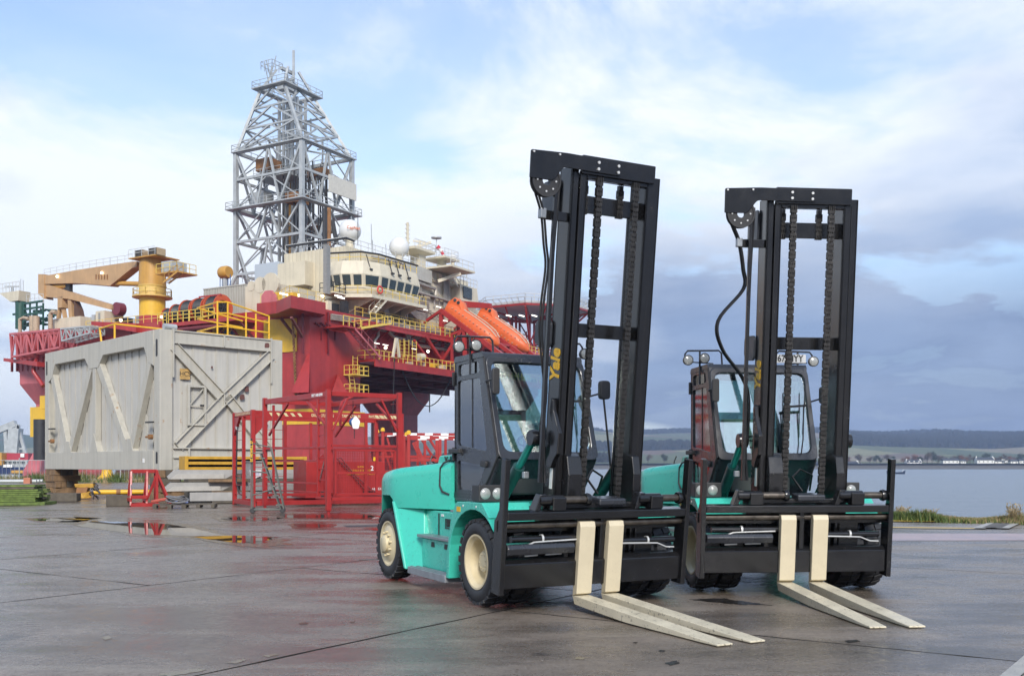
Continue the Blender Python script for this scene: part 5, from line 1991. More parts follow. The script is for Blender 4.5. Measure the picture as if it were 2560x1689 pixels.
# ---- yellow crown sheave beside the derrick
p = PD(563, 681, 163)
sv = MB()
sv.lathe([(.001, -.9), (.9, -.9), (1.05, -.5), (1.05, .5), (.9, .9), (.001, .9)], p, (0, 1, 0), 22)
svo = sv.build('cable_sheave', M_CRANEY, rig, 40)
mb = MB()
mb.tube(p - V(0, 0, .8), p - V(0, 0, 5.0), .45, 8)
mb.tube(p - V(0, .2, 3.8), PD(589, 690, 163), .3, 8)
mb.build('sheave_post', M_RIGG, svo)
mb = MB()
for dx in (-.9, .9):
    for dy in (-.25, .25):
        mb.tube(p + V(0, dx + dy, -.4), p + V(0, dx + dy, -5), .06, 4)
mb.build('cables', M_BLUE, svo)

# ---- derrick
der = bpy.data.objects.new('derrick', None)
COL.objects.link(der)
der.parent = rig
T0, T1, S0, S1 = 22.3, 34.8, 21.3, 35.8
ZB, Z1, Z2, Z3 = 27.5, 44.2, 53.6, 64.2
U0, U1, W0, W1 = 24.4, 31.6, 27.0, 32.2
base = [V(T0, S0, 0), V(T1, S0, 0), V(T1, S1, 0), V(T0, S1, 0)]
topq = [V(U0, W0, 0), V(U1, W0, 0), V(U1, W1, 0), V(U0, W1, 0)]
def dz(p, z):
    return V(p.x, p.y, z)
def bm(a, b, w, name='brace', m=M_RIGG):
    MB().beam(a, b, w, w).build(name, m, der)
for i in range(4):
    a, b = base[i], base[(i + 1) % 4]
    bm(dz(a, ZB - 4), dz(a, Z2), .66, 'leg')
    bm(dz(a, Z2), dz(topq[i], Z3), .46, 'leg')
    levels = [ZB, 33.2, 38.6, Z1, 49.0, Z2]
    for z0, z1 in zip(levels[:-1], levels[1:]):
        pass
    for z in (33.2, 38.6, Z1, 49.0, Z2):
        bm(dz(a, z), dz(b, z), .5 if z in (Z1, Z2) else .4, 'girt')
    # K / X bracing like inverted Vs
    mid = (a + b) / 2
    q1_, q3_ = a.lerp(b, .33), a.lerp(b, .67)
    for z0, z1 in ((ZB, 38.6), (38.6, 49.0 - 4.8), (Z1, Z2)):
        bm(dz(a, z1), dz(q1_, z0), .32)
        bm(dz(q1_, z0), dz(mid, z1), .32)
        bm(dz(mid, z1), dz(q3_, z0), .32)
        bm(dz(q3_, z0), dz(b, z1), .32)
    for z0, z1 in ((ZB, 33.2), (33.2, 38.6), (38.6, Z1), (Z1, 49.0), (49.0, Z2)):
        bm(dz(a, z0), dz(mid, z1), .17)
        bm(dz(b, z0), dz(mid, z1), .17)
        ins = (dz(a, z0) + dz(b, z0)) / 2
        bm(ins, V((T0 + T1) / 2, (S0 + S1) / 2, (z0 + z1) / 2 + 1), .18)
    # upper taper bracing
    c, d = topq[i], topq[(i + 1) % 4]
    f = [0, .36, .68, 1.0]
    for f0, f1 in zip(f[:-1], f[1:]):
        p0, p1 = dz(a, Z2).lerp(dz(c, Z3), f0), dz(a, Z2).lerp(dz(c, Z3), f1)
        r0_, r1_ = dz(b, Z2).lerp(dz(d, Z3), f0), dz(b, Z2).lerp(dz(d, Z3), f1)
        bm(p0, (p1 + r1_) / 2, .27)
        bm(r0_, (p1 + r1_) / 2, .27)
        bm(p1, r1_, .27, 'girt')
        bm(p0.lerp(p1, .5), (p0.lerp((p1 + r1_) / 2, .5)), .22)
        bm(r0_.lerp(r1_, .5), (r0_.lerp((p1 + r1_) / 2, .5)), .22)
        if f0 == 0:
            bm(p0, r1_, .26)
# walkways round the derrick
def walk(z, t0, t1, s0, s1, w=1.6, m=None):
    w *= .75
    mb = MB()
    mb.box((t0 - w, s0 - w, z), (t1 + w, s0, z + .18)).box((t0 - w, s1, z), (t1 + w, s1 + w, z + .18))
    mb.box((t0 - w, s0, z), (t0, s1, z + .18)).box((t1, s0, z), (t1 + w, s1, z + .18))
    o = mb.build('platform', m or M_RIGG, der)
    e = w - .1
    rail(der, [V(t0 - e, s1 + e, z), V(t0 - e, s0 - e, z), V(t1 + e, s0 - e, z), V(t1 + e, s1 + e, z), V(t0 - e, s1 + e, z)], 1.25, M_RIGG, .05, 1.5)
walk(Z1 - .3, T0, T1, S0, S1, 1.7)
walk(Z2 - .1, T0, T1, S0, S1, .8)
walk(Z3 - .1, U0, U1, W0, W1, 1.5)
mb = MB().box((T0 + 1, S0 + 4, 49.0), (T0 + 6, S1 - 3, 49.3))
mb.build('monkey_board', M_RIGG, der)
rail(der, [V(T0 + 1, S1 - 3, 49.3), V(T0 + 1, S0 + 4, 49.3), V(T0 + 6, S0 + 4, 49.3)], 1.2, M_RIGG, .05, 1.4)
mb = MB().box((T0 + 3, S0 + 1, 31.4), (T0 + 9, S1 - 2, 31.7))
mb.build('drill_floor_deck', M_DARK, der)
rail(der, [V(T0 - .5, S1 - 2, 31.7), V(T0 - .5, S0 + 3, 31.7)], 1.2, M_RIGG, .05, 1)
# guide rails, drill pipes and crown inside
mb = MB()
for s in (27.0, 28.0, 30.0, 31.0):
    for t_ in (27.5, 29.5):
        mb.beam(V(t_, s, 30), V(t_, s, 63), .4)
mb.build('guide_rails', M_RIGG, der)
MB().box((28.0, 28.6, 30), (29.0, 29.4, 50.5)).build('guide_dolly', mat('ochre_steel', (.42, .22, .05), .5, var=.3), der)
mb = MB()
for k in range(24):
    s = 23 + rc.uniform(0, 4)
    t_ = 24 + rc.uniform(0, 8)
    mb.tube(V(t_, s, 28), V(t_, s, 52 + rc.uniform(-3, 1)), .12, 5)
mb.build('drill_pipes', M_DARK, der)
mb = MB()
for k in range(130):
    z = rc.uniform(30, 61)
    f_ = max(0, (z - Z2) / (Z3 - Z2))
    t_, s = rc.uniform(T0 + 2 + 2 * f_, T1 - 2 - 3 * f_), rc.uniform(S0 + 2 + 4 * f_, S1 - 2 - 3 * f_)
    a = V(t_, s, z)
    d = rc.choice([V(0, rc.uniform(1, 3), 0), V(rc.uniform(1, 3), 0, 0), V(0, 0, rc.uniform(1, 4))])
    mb.beam(a, a + d, .22)
struct(mb.build('derrick_fittings', M_RIGG, der), 'stuff')
for a, b, m in ((V(24, 30, 50.5), V(27, 33, 52.5), M_BROWN), (V(33.0, 24, 50.4), V(30.5, 30, 51.6), M_BROWN), (V(24, 24, 44.4), V(27, 26.5, 46), M_BROWN), (V(24, 29, 32), V(26, 31.5, 34), M_RIGY), (V(32.5, 26, 41.6), V(35.4, 31.5, 42.6), M_BROWN), (V(23.8, 31, 45), V(26, 34, 47), M_RIGG)):
    MB().box((min(a.x, b.x), min(a.y, b.y), a.z), (max(a.x, b.x), max(a.y, b.y), b.z)).build('derrick_machine', m, der)
p0, p1 = PD(705, 474, 160), PD(760, 497, 167)
MB().box((T0 + 5.0, S0 - 1.4, 46.2), (T0 + 12, S0 - 1.2, 49.0)).build('wind_board', mat('wind_board_white', (.55, .53, .47), .6), der)
# crown block frame and antennas
cx_, cy_ = (U0 + U1) / 2, (W0 + W1) / 2
for p in topq:
    bm(dz(p, Z3), V(cx_ + (p.x - cx_) * .35, cy_ + (p.y - cy_) * .5, 68.0), .36)
bm(V(cx_ - 1.6, cy_, 68), V(cx_ + 1.6, cy_, 68), .5, 'girt')
bm(V(cx_, cy_ - 1.5, 66.4), V(cx_, cy_ + 1.5, 66.4), .4, 'girt')
MB().box((cx_ - 1.5, cy_ - 1.0, 64.5), (cx_ + 1.5, cy_ + 1.0, 66.0)).build('crown_block', M_RIGG, der)
mb = MB()
mb.tube(V(cx_ + .8, cy_ - .6, 66), V(cx_ + .8, cy_ - .6, 71.6), .25, 6)
for k in range(6):
    mb.tube(V(U0 + rc.uniform(0, 3), W1 - rc.uniform(0, 3), Z3), V(U0 + rc.uniform(0, 3), W1 - rc.uniform(0, 3), Z3 + rc.uniform(3, 6.5)), .08, 4)
mb.build('antennas', M_RIGG, der)
rail(der, [V(U0, W1, 67.5), V(U0, W1 - 2.5, 67.5), V(U0 + 2.5, W1 - 2.5, 67.5), V(U0 + 2.5, W1, 67.5), V(U0, W1, 67.5)], 1.3, M_RIGG, .05, .8)
# tall pipes at the right-hand corner of the derrick
mb = MB()
mb.tube(PD(812, 700, 150), PD(812, 520, 150), .35, 8)
mb.tube(PD(842, 610, 160), PD(831, 550, 160), .35, 8)
mb.build('riser_pipes', M_DARK, der, 40)
MB().tube(PD(822, 620, 151), PD(822, 520, 151), .35, 8).build('rusty_riser', M_BROWN, der, 40)

# ---- accommodation block with the bridge
H0, H1 = ZD1, 32.4
acc = MB().box((11, 3, H0), (43, 14.6, H1)).build('accommodation', M_RIGW, rig)
mb = MB()
for k in range(16):
    s = 3.4 + 11 * k / 15
    mb.box((10.95, s - .025, 26.2), (11, s + .025, H1))
for k in range(9):
    t_ = 11.4 + 4.4 * k / 8
    mb.box((t_ - .025, 2.95, 29.4), (t_ + .025, 3, H1))
mb.build('panel_seams', mat('seam_grey', (.45, .42, .33), .6), acc)
MB().box((9.2, 9, 27.2), (11, 14.2, 30.6)).build('stair_tower', M_RIGW, acc)
MB().box((10.0, 14.7, 26), (15, 19.5, 31.2)).build('grey_cabin', mat('pale_grey_blue', (.42, .47, .52), .5, var=.06), acc)
mb = MB()
for p in ((711, 660), (740, 640)):
    pass
# roof edge, tank rail and duct
rail(acc, [V(11.1, 14.4, H1), V(11.1, 3.1, H1), V(42.8, 3.1, H1)], 1.3, M_RAILW, .05, 1.6)
MB().path([V(10.8, 14, H1 + 1.0), V(10.8, 2.8, H1 + 1.0), V(12.5, 2.8, H1 + .9)], .16, 6).build('roof_pipe', M_DARK, acc, 50)
MB().beam(PR(817, 735, 2.2), PR(817, 613, 2.2), .6, .8).build('vent_trunk', mat('grey_duct', (.24, .24, .23), .5), acc)
# bridge: faceted bay with raked windows
bz = lambda y: PR(900, y, 1.0).z
zs = [24.6, 25.6, 26.0, 28.0, 29.4, 30.4]
plan = [(9.3, 5.2), (9.3, 2.4), (10.8, -.2), (13.4, -1.2), (22.6, -1.2), (23.0, 3.2)]
def plan_at(off):
    c = (16, 3.4)
    out = []
    for x, y in plan:
        d = V(x - c[0], y - c[1], 0)
        d.normalize()
        out.append((x + d.x * off, y + d.y * off))
    return out
secs = []
for z, off in ((25.3, -.1), (26.2, .15), (26.35, -.15), (28.1, .30), (29.6, -.15), (30.0, -.3)):
    secs.append([V(x, y, z) for x, y in plan_at(off)] + [V(23, 5.2, z)])
bridge = MB().loft(secs).build('bridge', M_RIGW, rig)
lo_, hi_ = plan_at(-.13), plan_at(.30)
for i, n_ in ((0, 2), (1, 2), (2, 1), (3, 5)):
    for k in range(n_):
        f0, f1 = (k + .14) / n_, (k + .86) / n_
        pts = []
        for (pl__, z, e) in ((lo_, 26.45, .05), (lo_, 26.45, .05), (hi_, 28.02, .05), (hi_, 28.02, .05)):
            pass
        a0, a1 = V(*lo_[i], 26.5), V(*lo_[i + 1], 26.5)
        b0, b1 = V(*hi_[i], 27.95), V(*hi_[i + 1], 27.95)
        q = [a0.lerp(a1, f0), a0.lerp(a1, f1), b0.lerp(b1, f1), b0.lerp(b1, f0)]
        nr = (q[1] - q[0]).cross(q[3] - q[0]).normalized() * .05
        MB().hexa([p - nr for p in q] + [p + nr for p in q]).build('bridge_window', M_WIN, bridge)
MB().prism([(9.0, 5), (9.0, 1.8), (11, -1.6), (23.4, -2.2), (23.4, 3.2)], lambda a, b, d: (a, b, d), 24.75, 25.2).build('bridge_walkway', M_RIGW, bridge)
rail(bridge, [V(9.1, 5, 25.2), V(9.1, 1.8, 25.2), V(11, -1.5, 25.2), V(23.3, -2.1, 25.2)], 1.2, M_RAIL, .045, 1.4)
rail(bridge, [V(9.3, 5, 30.0), V(10.8, .2, 30.0), V(13.4, -.9, 30.0), V(22.6, -.9, 30.0)], 1.1, M_RAIL, .045, 1.5)
MB().path([V(9.2, 5, 31.2), V(10.7, .1, 31.2), V(13.4, -1.0, 31.2), V(22.8, -1.0, 31.2)], .12, 6).build('bridge_pipe', M_DARK, bridge, 50)
for t_ in (11.5, 15.5, 17.2, 19.5):
    mb = MB()
    mb.tube(V(t_, -1.0 if t_ > 13 else -.2, 30.9), V(t_ + .4, -1.4 if t_ > 13 else -.6, 28.9), .07, 5)
    mb.box((t_ + .2, -1.7 if t_ > 13 else -.9, 28.7), (t_ + .6, -1.3 if t_ > 13 else -.5, 28.95))
    mb.build('lamp_arm', M_DARK, bridge)
mb = MB()
for k in range(5):
    t_ = 11.5 + 2.6 * k
    mb.hexa([V(t_, -1.6, 24.7), V(t_ + .2, -1.6, 24.7), V(t_ + .2, 3, 23.0), V(t_, 3, 23.0), V(t_, -1.6, 24.76), V(t_ + .2, -1.6, 24.76), V(t_ + .2, 3, 24.76), V(t_, 3, 24.76)])
mb.build('bridge_bracket', M_RIGW, bridge)
lr = tag(MB().lathe([(.42, -.09), (.52, -.09), (.62, 0), (.52, .09), (.42, .09), (.36, 0)], RIG_O + A_ * (-1.75) + B_ * 12.6 + V(0, 0, 26.0), (-A_ - B_ * .15), 22, closed=True).build('lifebuoy', mat('buoy_red', (.55, .05, .04), .5), None, 50), 'red lifebuoy hanging under the bridge windows of the rig', 'lifebuoy')
# pipework on the long wall: sloping mains, risers and serpentine
mb = MB()
for i, y in enumerate((700, 712)):
    pass
for (x0, y0, x1, y1) in ((990, 715, 1140, 757), (1015, 692, 1085, 722)):
    mb.tube(PR(x0, y0, 2.4), PR(x1, y1, 2.4), .22, 8)
mb.path([PR(930, 643, 2.4), PR(1000, 655, 2.4), PR(1010, 665, 2.4), PR(1010, 690, 2.4), PR(1020, 700, 2.4), PR(1088, 722, 2.4), PR(1088, 738, 2.4)], .24, 8)
mb.path([PR(1003, 660, 2.5), PR(1003, 705, 2.5), PR(1018, 722, 2.5), PR(1030, 727, 2.5)], .24, 8)
for k in range(7):
    x = 1026 + 4.3 * k
    mb.tube(PR(x, 706, 2.6), PR(x, 800, 2.6), .13, 6)
for k in range(5):
    x = 1110 + 3 * k
    mb.tube(PR(x, 690, 2.6), PR(x, 770, 2.6), .12, 6)
for k in range(6):
    mb.tube(PR(985, 740 + 4 * k, 2.0), PR(1072, 757 + 4.5 * k, 2.0), .13, 6)
for k in range(4):
    o_ = 5 * k
    mb.path([PR(1002 + o_, 800, 1.6), PR(1002 + o_, 772 + o_ * .7, 1.6), PR(1010 + o_, 768 + o_ * .8, 1.6), PR(1034, 774 + o_, 1.6), PR(1040, 780 + o_, 1.6), PR(1062, 786 + o_, 1.6)], .2, 8)
for k in range(4):
    o_ = 3.2 * k
    mb.path([PR(982 - 8 + o_, 805, 1.3), PR(972 - 8 + o_, 790, 1.3), PR(958 + o_, 772, 1.3), PR(958 + o_, 762, 1.3), PR(964 + o_, 757 + o_ * .3, 1.3), PR(988, 760 + o_, 1.3)], .18, 7)
mb.build('pipework', M_PIPE, acc, 50)
a, b = PR(1019, 663, 2.2), PR(1080, 690, 2.2)
MB().hexa([a + V(0, 0, -1.6), V(a.x, 3, a.z - 1.6), V(b.x, 3, b.z - 1.2), b + V(0, 0, -1.2), a + V(0, 0, .6), V(a.x, 3, a.z + .6), V(b.x, 3, b.z + .8), b + V(0, 0, .8)]).build('exhaust_casing', mat('casing_grey', (.44, .43, .38), .5, streak=.3), acc)
mb = MB()
for k in range(34):
    x, y = rc.uniform(985, 1130), rc.uniform(675, 790)
    if y < 640 + (x - 900) * .22:
        continue
    p = PR(x, y, 2.7)
    d = rc.choice([V(rc.uniform(1, 4), 0, 0), V(0, 0, -rc.uniform(.6, 2.5))])
    mb.tube(p, p + d, rc.uniform(.05, .12), 6)
mb.build('conduits', M_PIPE, acc, 50)
for k in range(22):
    p = PR(rc.uniform(880, 1120), rc.uniform(640, 790), 2.8)
    if p.z < H0 or p.z > H1 - .8:
        continue
    w, h_ = rc.uniform(.3, .9), rc.uniform(.3, 1.0)
    MB().box((p.x, 2.55, p.z), (p.x + w, 3, p.z + h_)).build('wall_box', rc.choice([M_RIGW, M_RIGG, M_RIGW, M_DARK]), acc)
# right-hand end: stair, control cab, radome platform
end = MB().box((43, 3, H0), (47, 13, 28)).build('end_house', M_RIGW, acc)
stair(acc, PR(1122, 695, 2.0), PR(1160, 748, 2.0), 1.2, M_RIGW, 'white_stair', 14, V(0, 1, 0))
q = PR(1160, 700, 2.0)
MB().loft([[V(q.x - 2, 1.6, 26.4), V(q.x + 2, 1.6, 26.4), V(q.x + 2, 5, 26.4), V(q.x - 2, 5, 26.4)], [V(q.x - 2.5, 1, 28.4), V(q.x + 3, 1, 28.4), V(q.x + 3, 5, 28.4), V(q.x - 2.5, 5, 28.4)], [V(q.x - 2.5, 1.2, 31.0), V(q.x + 2.8, 1.2, 31.0), V(q.x + 2.8, 5, 31.0), V(q.x - 2.5, 5, 31.0)]]).build('crane_control_cab', M_RIGW, acc)
q2 = PR(1167, 732, 1.0)
MB().box((q2.x - 1.2, .85, q2.z - .9), (q2.x + 1.4, .98, q2.z + .9)).build('cab_window', M_WIN, acc)
rail(acc, [V(q.x - 2.4, 1.2, 31), V(q.x + 2.8, 1.2, 31)], 1.3, M_RAILW, .05, 1)
pa = PR(1095, 686, 1.0)
MB().box((pa.x, -1.5, H1 + .1), (pa.x + 7, 4, H1 + .4)).build('roof_wing', M_RIGW, acc)
rail(acc, [V(pa.x, -1.4, H1 + .4), V(pa.x + 6.8, -1.4, H1 + .4)], 1.3, M_RAILW, .05, 1.4)
mb = MB().beam(PR(1095, 703, 2), PR(1152, 684, -1), .5)
mb.build('wing_strut', M_RIGW, acc)
# radomes
def radome(x, y, d, r, label):
    c = PD(x, y, d)
    o = MB().sphere(c, r, 22, 14, -.92).build('radome', mat('radome_white', (.68, .68, .66), .45, var=.03), acc, 60)
    MB().tube(c - V(0, 0, r * .8), c - V(0, 0, r + 1.4), r * .42, 12).build('radome_foot', M_RIGW, o, 40)
    return o, c
rd, rc_ = radome(875, 577, 146, 1.62, '')
text_part('radome_lettering', 'CapNet', .62, mat('logo_orange', (.60, .16, .06), .5), rd, frame_m(rc_ + V(-.95, -1.42, .08), (1, -.62, 0), (0, 0, 1)), .012)
mb = MB().tube(rc_ + V(-.3, -1.7, -2.4), rc_ + V(-.3, -1.7, 2.6), .05, 5)
mb.build('whip_antenna', M_DARK, acc)
radome(998, 618, 158, 1.58, '')
radome(1132, 646, 172, .72, '')
# radar mast platform and masts
mb = MB()
p = PD(1045, 640, 163)
mb.loft([[p + V(-.9, -.9, -4), p + V(.9, -.9, -4), p + V(.9, .9, -4), p + V(-.9, .9, -4)], [p + V(-.9, -.9, 0), p + V(.9, -.9, 0), p + V(.9, .9, 0), p + V(-.9, .9, 0)], [p + V(-3.4, -1.8, .5), p + V(2.4, -1.8, .5), p + V(2.4, 1.8, .5), p + V(-3.4, 1.8, .5)], [p + V(-3.4, -1.8, .9), p + V(2.4, -1.8, .9), p + V(2.4, 1.8, .9), p + V(-3.4, 1.8, .9)]])
rm = mb.build('radar_tower', M_RIGW, acc)
rail(rm, [p + V(-3.4, -1.8, .9), p + V(2.4, -1.8, .9), p + V(2.4, 1.8, .9)], 1.1, M_RAILW, .05, .9)
mb = MB()
mb.beam(PD(1032, 602, 163), PD(1064, 605, 163), .15, .3)
mb.beam(PD(1042, 616, 163), PD(1078, 606, 163), .2, .45)
mb.tube(PD(1049, 632, 163), PD(1049, 604, 163), .2, 6)
mb.build('radar_scanner', M_RIGW, rm)
mb = MB()
mb.tube(PD(1019, 640, 160), PD(1019, 556, 160), .22, 6)
for k in range(6):
    q_ = PD(1019, 562 + 11 * k, 160)
    mb.beam(q_ - V(.6, 0, 0), q_ + V(.6, 0, 0), .12)
mb.build('aerial_mast', M_RIGW, rm)
p = PD(1104, 652, 168)
wt = MB().tube(p - V(0, 0, 3.2), p, .8, 10).box(p - V(2.2, 2.2, 0), p + V(2.2, 2.2, .3)).build('windsock_tower', M_RIGW, acc)
rail(wt, [p + V(-2, 2, .3), p + V(-2, -2, .3), p + V(2, -2, .3), p + V(2, 2, .3)], 1.3, M_RAILW, .04, 1)
mb = MB().tube(PD(1091, 650, 168), PD(1091, 596, 168), .06, 5)
mb.lathe([(.001, 0), (.9, 0), (.9, .2), (.001, .25)], PD(1091, 596, 168), (0, 0, 1), 12)
mb.build('windsock_pole', M_RIGG, wt)
ws0 = [PD(x, y, 168) for x, y in ((1093, 617), (1099, 622), (1104, 629), (1108, 637), (1110, 643))]
for i in range(4):
    MB().tube(ws0[i], ws0[i + 1], .42 - .06 * i, 8, .36 - .06 * i).build('windsock_band', mat('sock%d' % (i % 2), (.5, .03, .05) if i % 2 == 0 else (.7, .68, .66), .7), wt, 60)
mb = MB()
for x, y0, y1, d in ((930, 560, 640, 150), (933, 600, 640, 150), (966, 610, 645, 152), (1160, 670, 690, 172), (1166, 675, 692, 172), (880, 540, 560, 150)):
    mb.tube(PD(x, y1, d), PD(x - 2, y0, d), .06, 4)
mb.build('whip_antenna', M_RIGG, acc)

# ---- right-hand side: upper gangway, piping, stairs and lower gangway
q = [PR(842, 772, .3), PR(940, 790, .3), PR(1150, 826, .3)]
ug = MB().box((8, -2.2, 21.0), (60, .6, 21.25)).build('upper_gangway', M_RED, rig)
mb = MB()
for k in range(24):
    t_ = 9 + 2.1 * k
    mb.beam(V(t_, -2.0, 21.0), V(t_, .5, 19.6), .16)
mb.beam(V(8, -2.1, 20.7), V(60, -2.1, 20.7), .12, .5)
mb.build('gangway_brackets', M_RED, ug)
rail(ug, [V(10, -2.1, 21.25), V(60, -2.1, 21.25)], 1.2, M_RAIL, .05, 1.3)
rail(ug, [V(10, .6, ZD1), V(60, .6, ZD1)], 1.2, M_RAIL, .05, 1.7)
lg = MB().box((9.8, -3.0, 15.7), (62, .5, 16.0)).build('lower_gangway', M_RED, rig)
mb = MB().beam(V(9.8, -3.0, 15.5), V(62, -3.0, 15.5), .2, 1.0)
mb.build('gangway_fascia', M_RED, lg)
rail(lg, [V(9.8, .3, 16), V(9.8, -2.9, 16), V(62, -2.9, 16)], 1.3, M_RAIL, .055, 1.1)
mb = MB()
for k in range(3):
    mb.tube(PR(828, 787 + 5 * k, -.3), PR(1150, 832 + 7 * k, -.3), .16, 6)
mb.path([PR(945, 800, -.6), PR(945, 840, -.6), PR(937, 850, -.6), PR(937, 870, -.6)], .24, 8)
mb.path([PR(974, 800, -.6), PR(974, 832, -.6), PR(984, 842, -.6), PR(1012, 848, -.6)], .28, 8)
for k in range(3):
    mb.path([PR(1010 + 6 * k, 815, -.6), PR(1010 + 6 * k, 826, -.6), PR(1018 + 6 * k, 840, -.6), PR(1018 + 6 * k, 850, -.6), PR(1030 + 6 * k, 862, -.6), PR(1130, 876, -.6)], .24, 8)
for k in range(5):
    mb.tube(PR(930, 806 + 4 * k, -.2), PR(985, 816 + 4 * k, -.2), .12, 6)
for k in range(4):
    mb.tube(PR(1035, 830 + 6 * k, -.2), PR(1135, 852 + 6 * k, -.2), .16, 6)
mb.build('side_pipes', M_PIPE, rig, 50)
# yellow stair flights
p0, p1 = PR(885, 822, -2.4), PR(945, 780, -2.4)
MB().box((PR(842, 820, -2.4).x, -3.6, p0.z - .2), (p0.x + .6, -.2, p0.z)).build('stair_landing', M_RED, rig)
rail(rig, [V(PR(842, 820, -2.4).x, -3.5, p0.z), V(p0.x, -3.5, p0.z)], 1.3, M_RAIL, .055, .9)
stair(rig, V(p0.x, -3.0, p0.z), V(p1.x + 1.5, -3.0, 21.2), 1.2, M_RAIL, 'yellow_stair', 12, V(0, 1, 0))
stair(rig, V(PR(870, 832, -2.4).x, -3.0, p0.z - .2), V(PR(935, 880, -2.4).x, -3.0, 16.1), 1.2, M_REDPINK, 'red_stair', 12, V(0, 1, 0))
# ladders and lower cage platforms on the column
def ladder(parent, a, b, w, m, wd=V(1, 0, 0)):
    mb = MB()
    a, b = Vector(a), Vector(b)
    for s in (-.5, .5):
        mb.tube(a + wd * w * s, b + wd * w * s, .05, 4)
    n_ = max(3, int((b - a).length / .45))
    for i in range(n_):
        p = a.lerp(b, (i + .5) / n_)
        mb.tube(p - wd * w / 2, p + wd * w / 2, .035, 4)
    return mb.build('ladder', m, parent)
ladder(rig, PR(888, 935, -1.2), PR(888, 890, -1.2), 1.0, M_RAIL)
ladder(rig, PR(884, 980, -1.2), PR(878, 936, -1.2), 1.0, M_RAIL)
ladder(rig, PR(1006, 893, -3.1), PR(1006, 850, -3.1), 1.2, M_RAIL)
ladder(rig, PR(1016, 893, -3.1), PR(1016, 848, -3.1), 1.2, M_RAIL)
ladder(rig, PR(1036, 895, -3.1), PR(1036, 852, -3.1), 1.0, M_RAIL)
for y_ in (935, 982):
    a, b = PR(862, y_, -.2), PR(897, y_, -.2)
    MB().box((a.x, -2.0, a.z - .15), (b.x, 0, a.z)).build('rest_platform', M_RAIL, near_col)
    rail(near_col, [V(a.x, -.1, a.z), V(a.x, -1.9, a.z), V(b.x, -1.9, a.z), V(b.x, -.1, a.z)], 1.2, M_RAIL, .05, .8)
mb = MB().beam(PR(982, 893, -3.2), PR(990, 845, -3.2), .3).beam(PR(998, 893, -3.2), PR(992, 845, -3.2), .3)
mb.build('white_davit', M_RIGW, rig)
MB().tube(PR(1046, 892, -2.4), PR(1058, 892, -2.4), .55, 10).build('white_drum', M_RIGW, rig, 40)
# lifeboat launching frame: boats slide out to the right, two berths side by side
lf = bpy.data.objects.new('lifeboat_frame', None)
COL.objects.link(lf)
lf.parent = rig
T_B = PR(1128, 775, -.6).x
TA = T_B - 2.3
def lb(a, b, w=.5):
    MB().beam(a, b, w, w).build('frame_beam', M_RED, lf)
for dt in (0, 4.8, 8.6, 13.4):
    sh_ = V(dt, 0, 0)
    w_ = 1.0 if dt == 0 else .8
    def q_(x, y):
        return PL(x, y, TA) + sh_
    lb(q_(1103, 778), q_(1106, 905), .55 * w_)
    lb(q_(1060, 806), q_(1103, 776), .4 * w_)
    lb(q_(1103, 776), q_(1262, 893), .7 * w_)
    lb(q_(1106, 845), q_(1160, 824), .4 * w_)
    lb(q_(1106, 902), q_(1160, 818), .45 * w_)
    lb(q_(1160, 816), q_(1163, 905), .5 * w_)
    lb(q_(1163, 902), q_(1205, 850), .35 * w_)
    lb(q_(1106, 905), q_(1258, 905), .5 * w_)
    lb(q_(1130, 905), q_(1130, 836), .35 * w_)
for x, y in ((1103, 778), (1106, 905), (1160, 818), (1163, 905), (1205, 850), (1255, 888)):
    lb(PL(x, y, TA), PL(x, y, TA) + V(13.4, 0, 0), .35)
lb(PR(1060, 835, -2), PR(1100, 895, -2), .4)
lb(PR(1035, 850, -2), PR(1075, 905, -2), .3)
td = T_B + 4
mb = MB()
mb.hexa([PL(1158, 768, td), PL(1226, 770, td), PL(1226, 770, td) + V(.5, 0, 0), PL(1158, 768, td) + V(.5, 0, 0), PL(1158, 752, td), PL(1226, 758, td), PL(1226, 758, td) + V(.5, 0, 0), PL(1158, 752, td) + V(.5, 0, 0)])
mb.build('davit_arm', M_RED, lf)
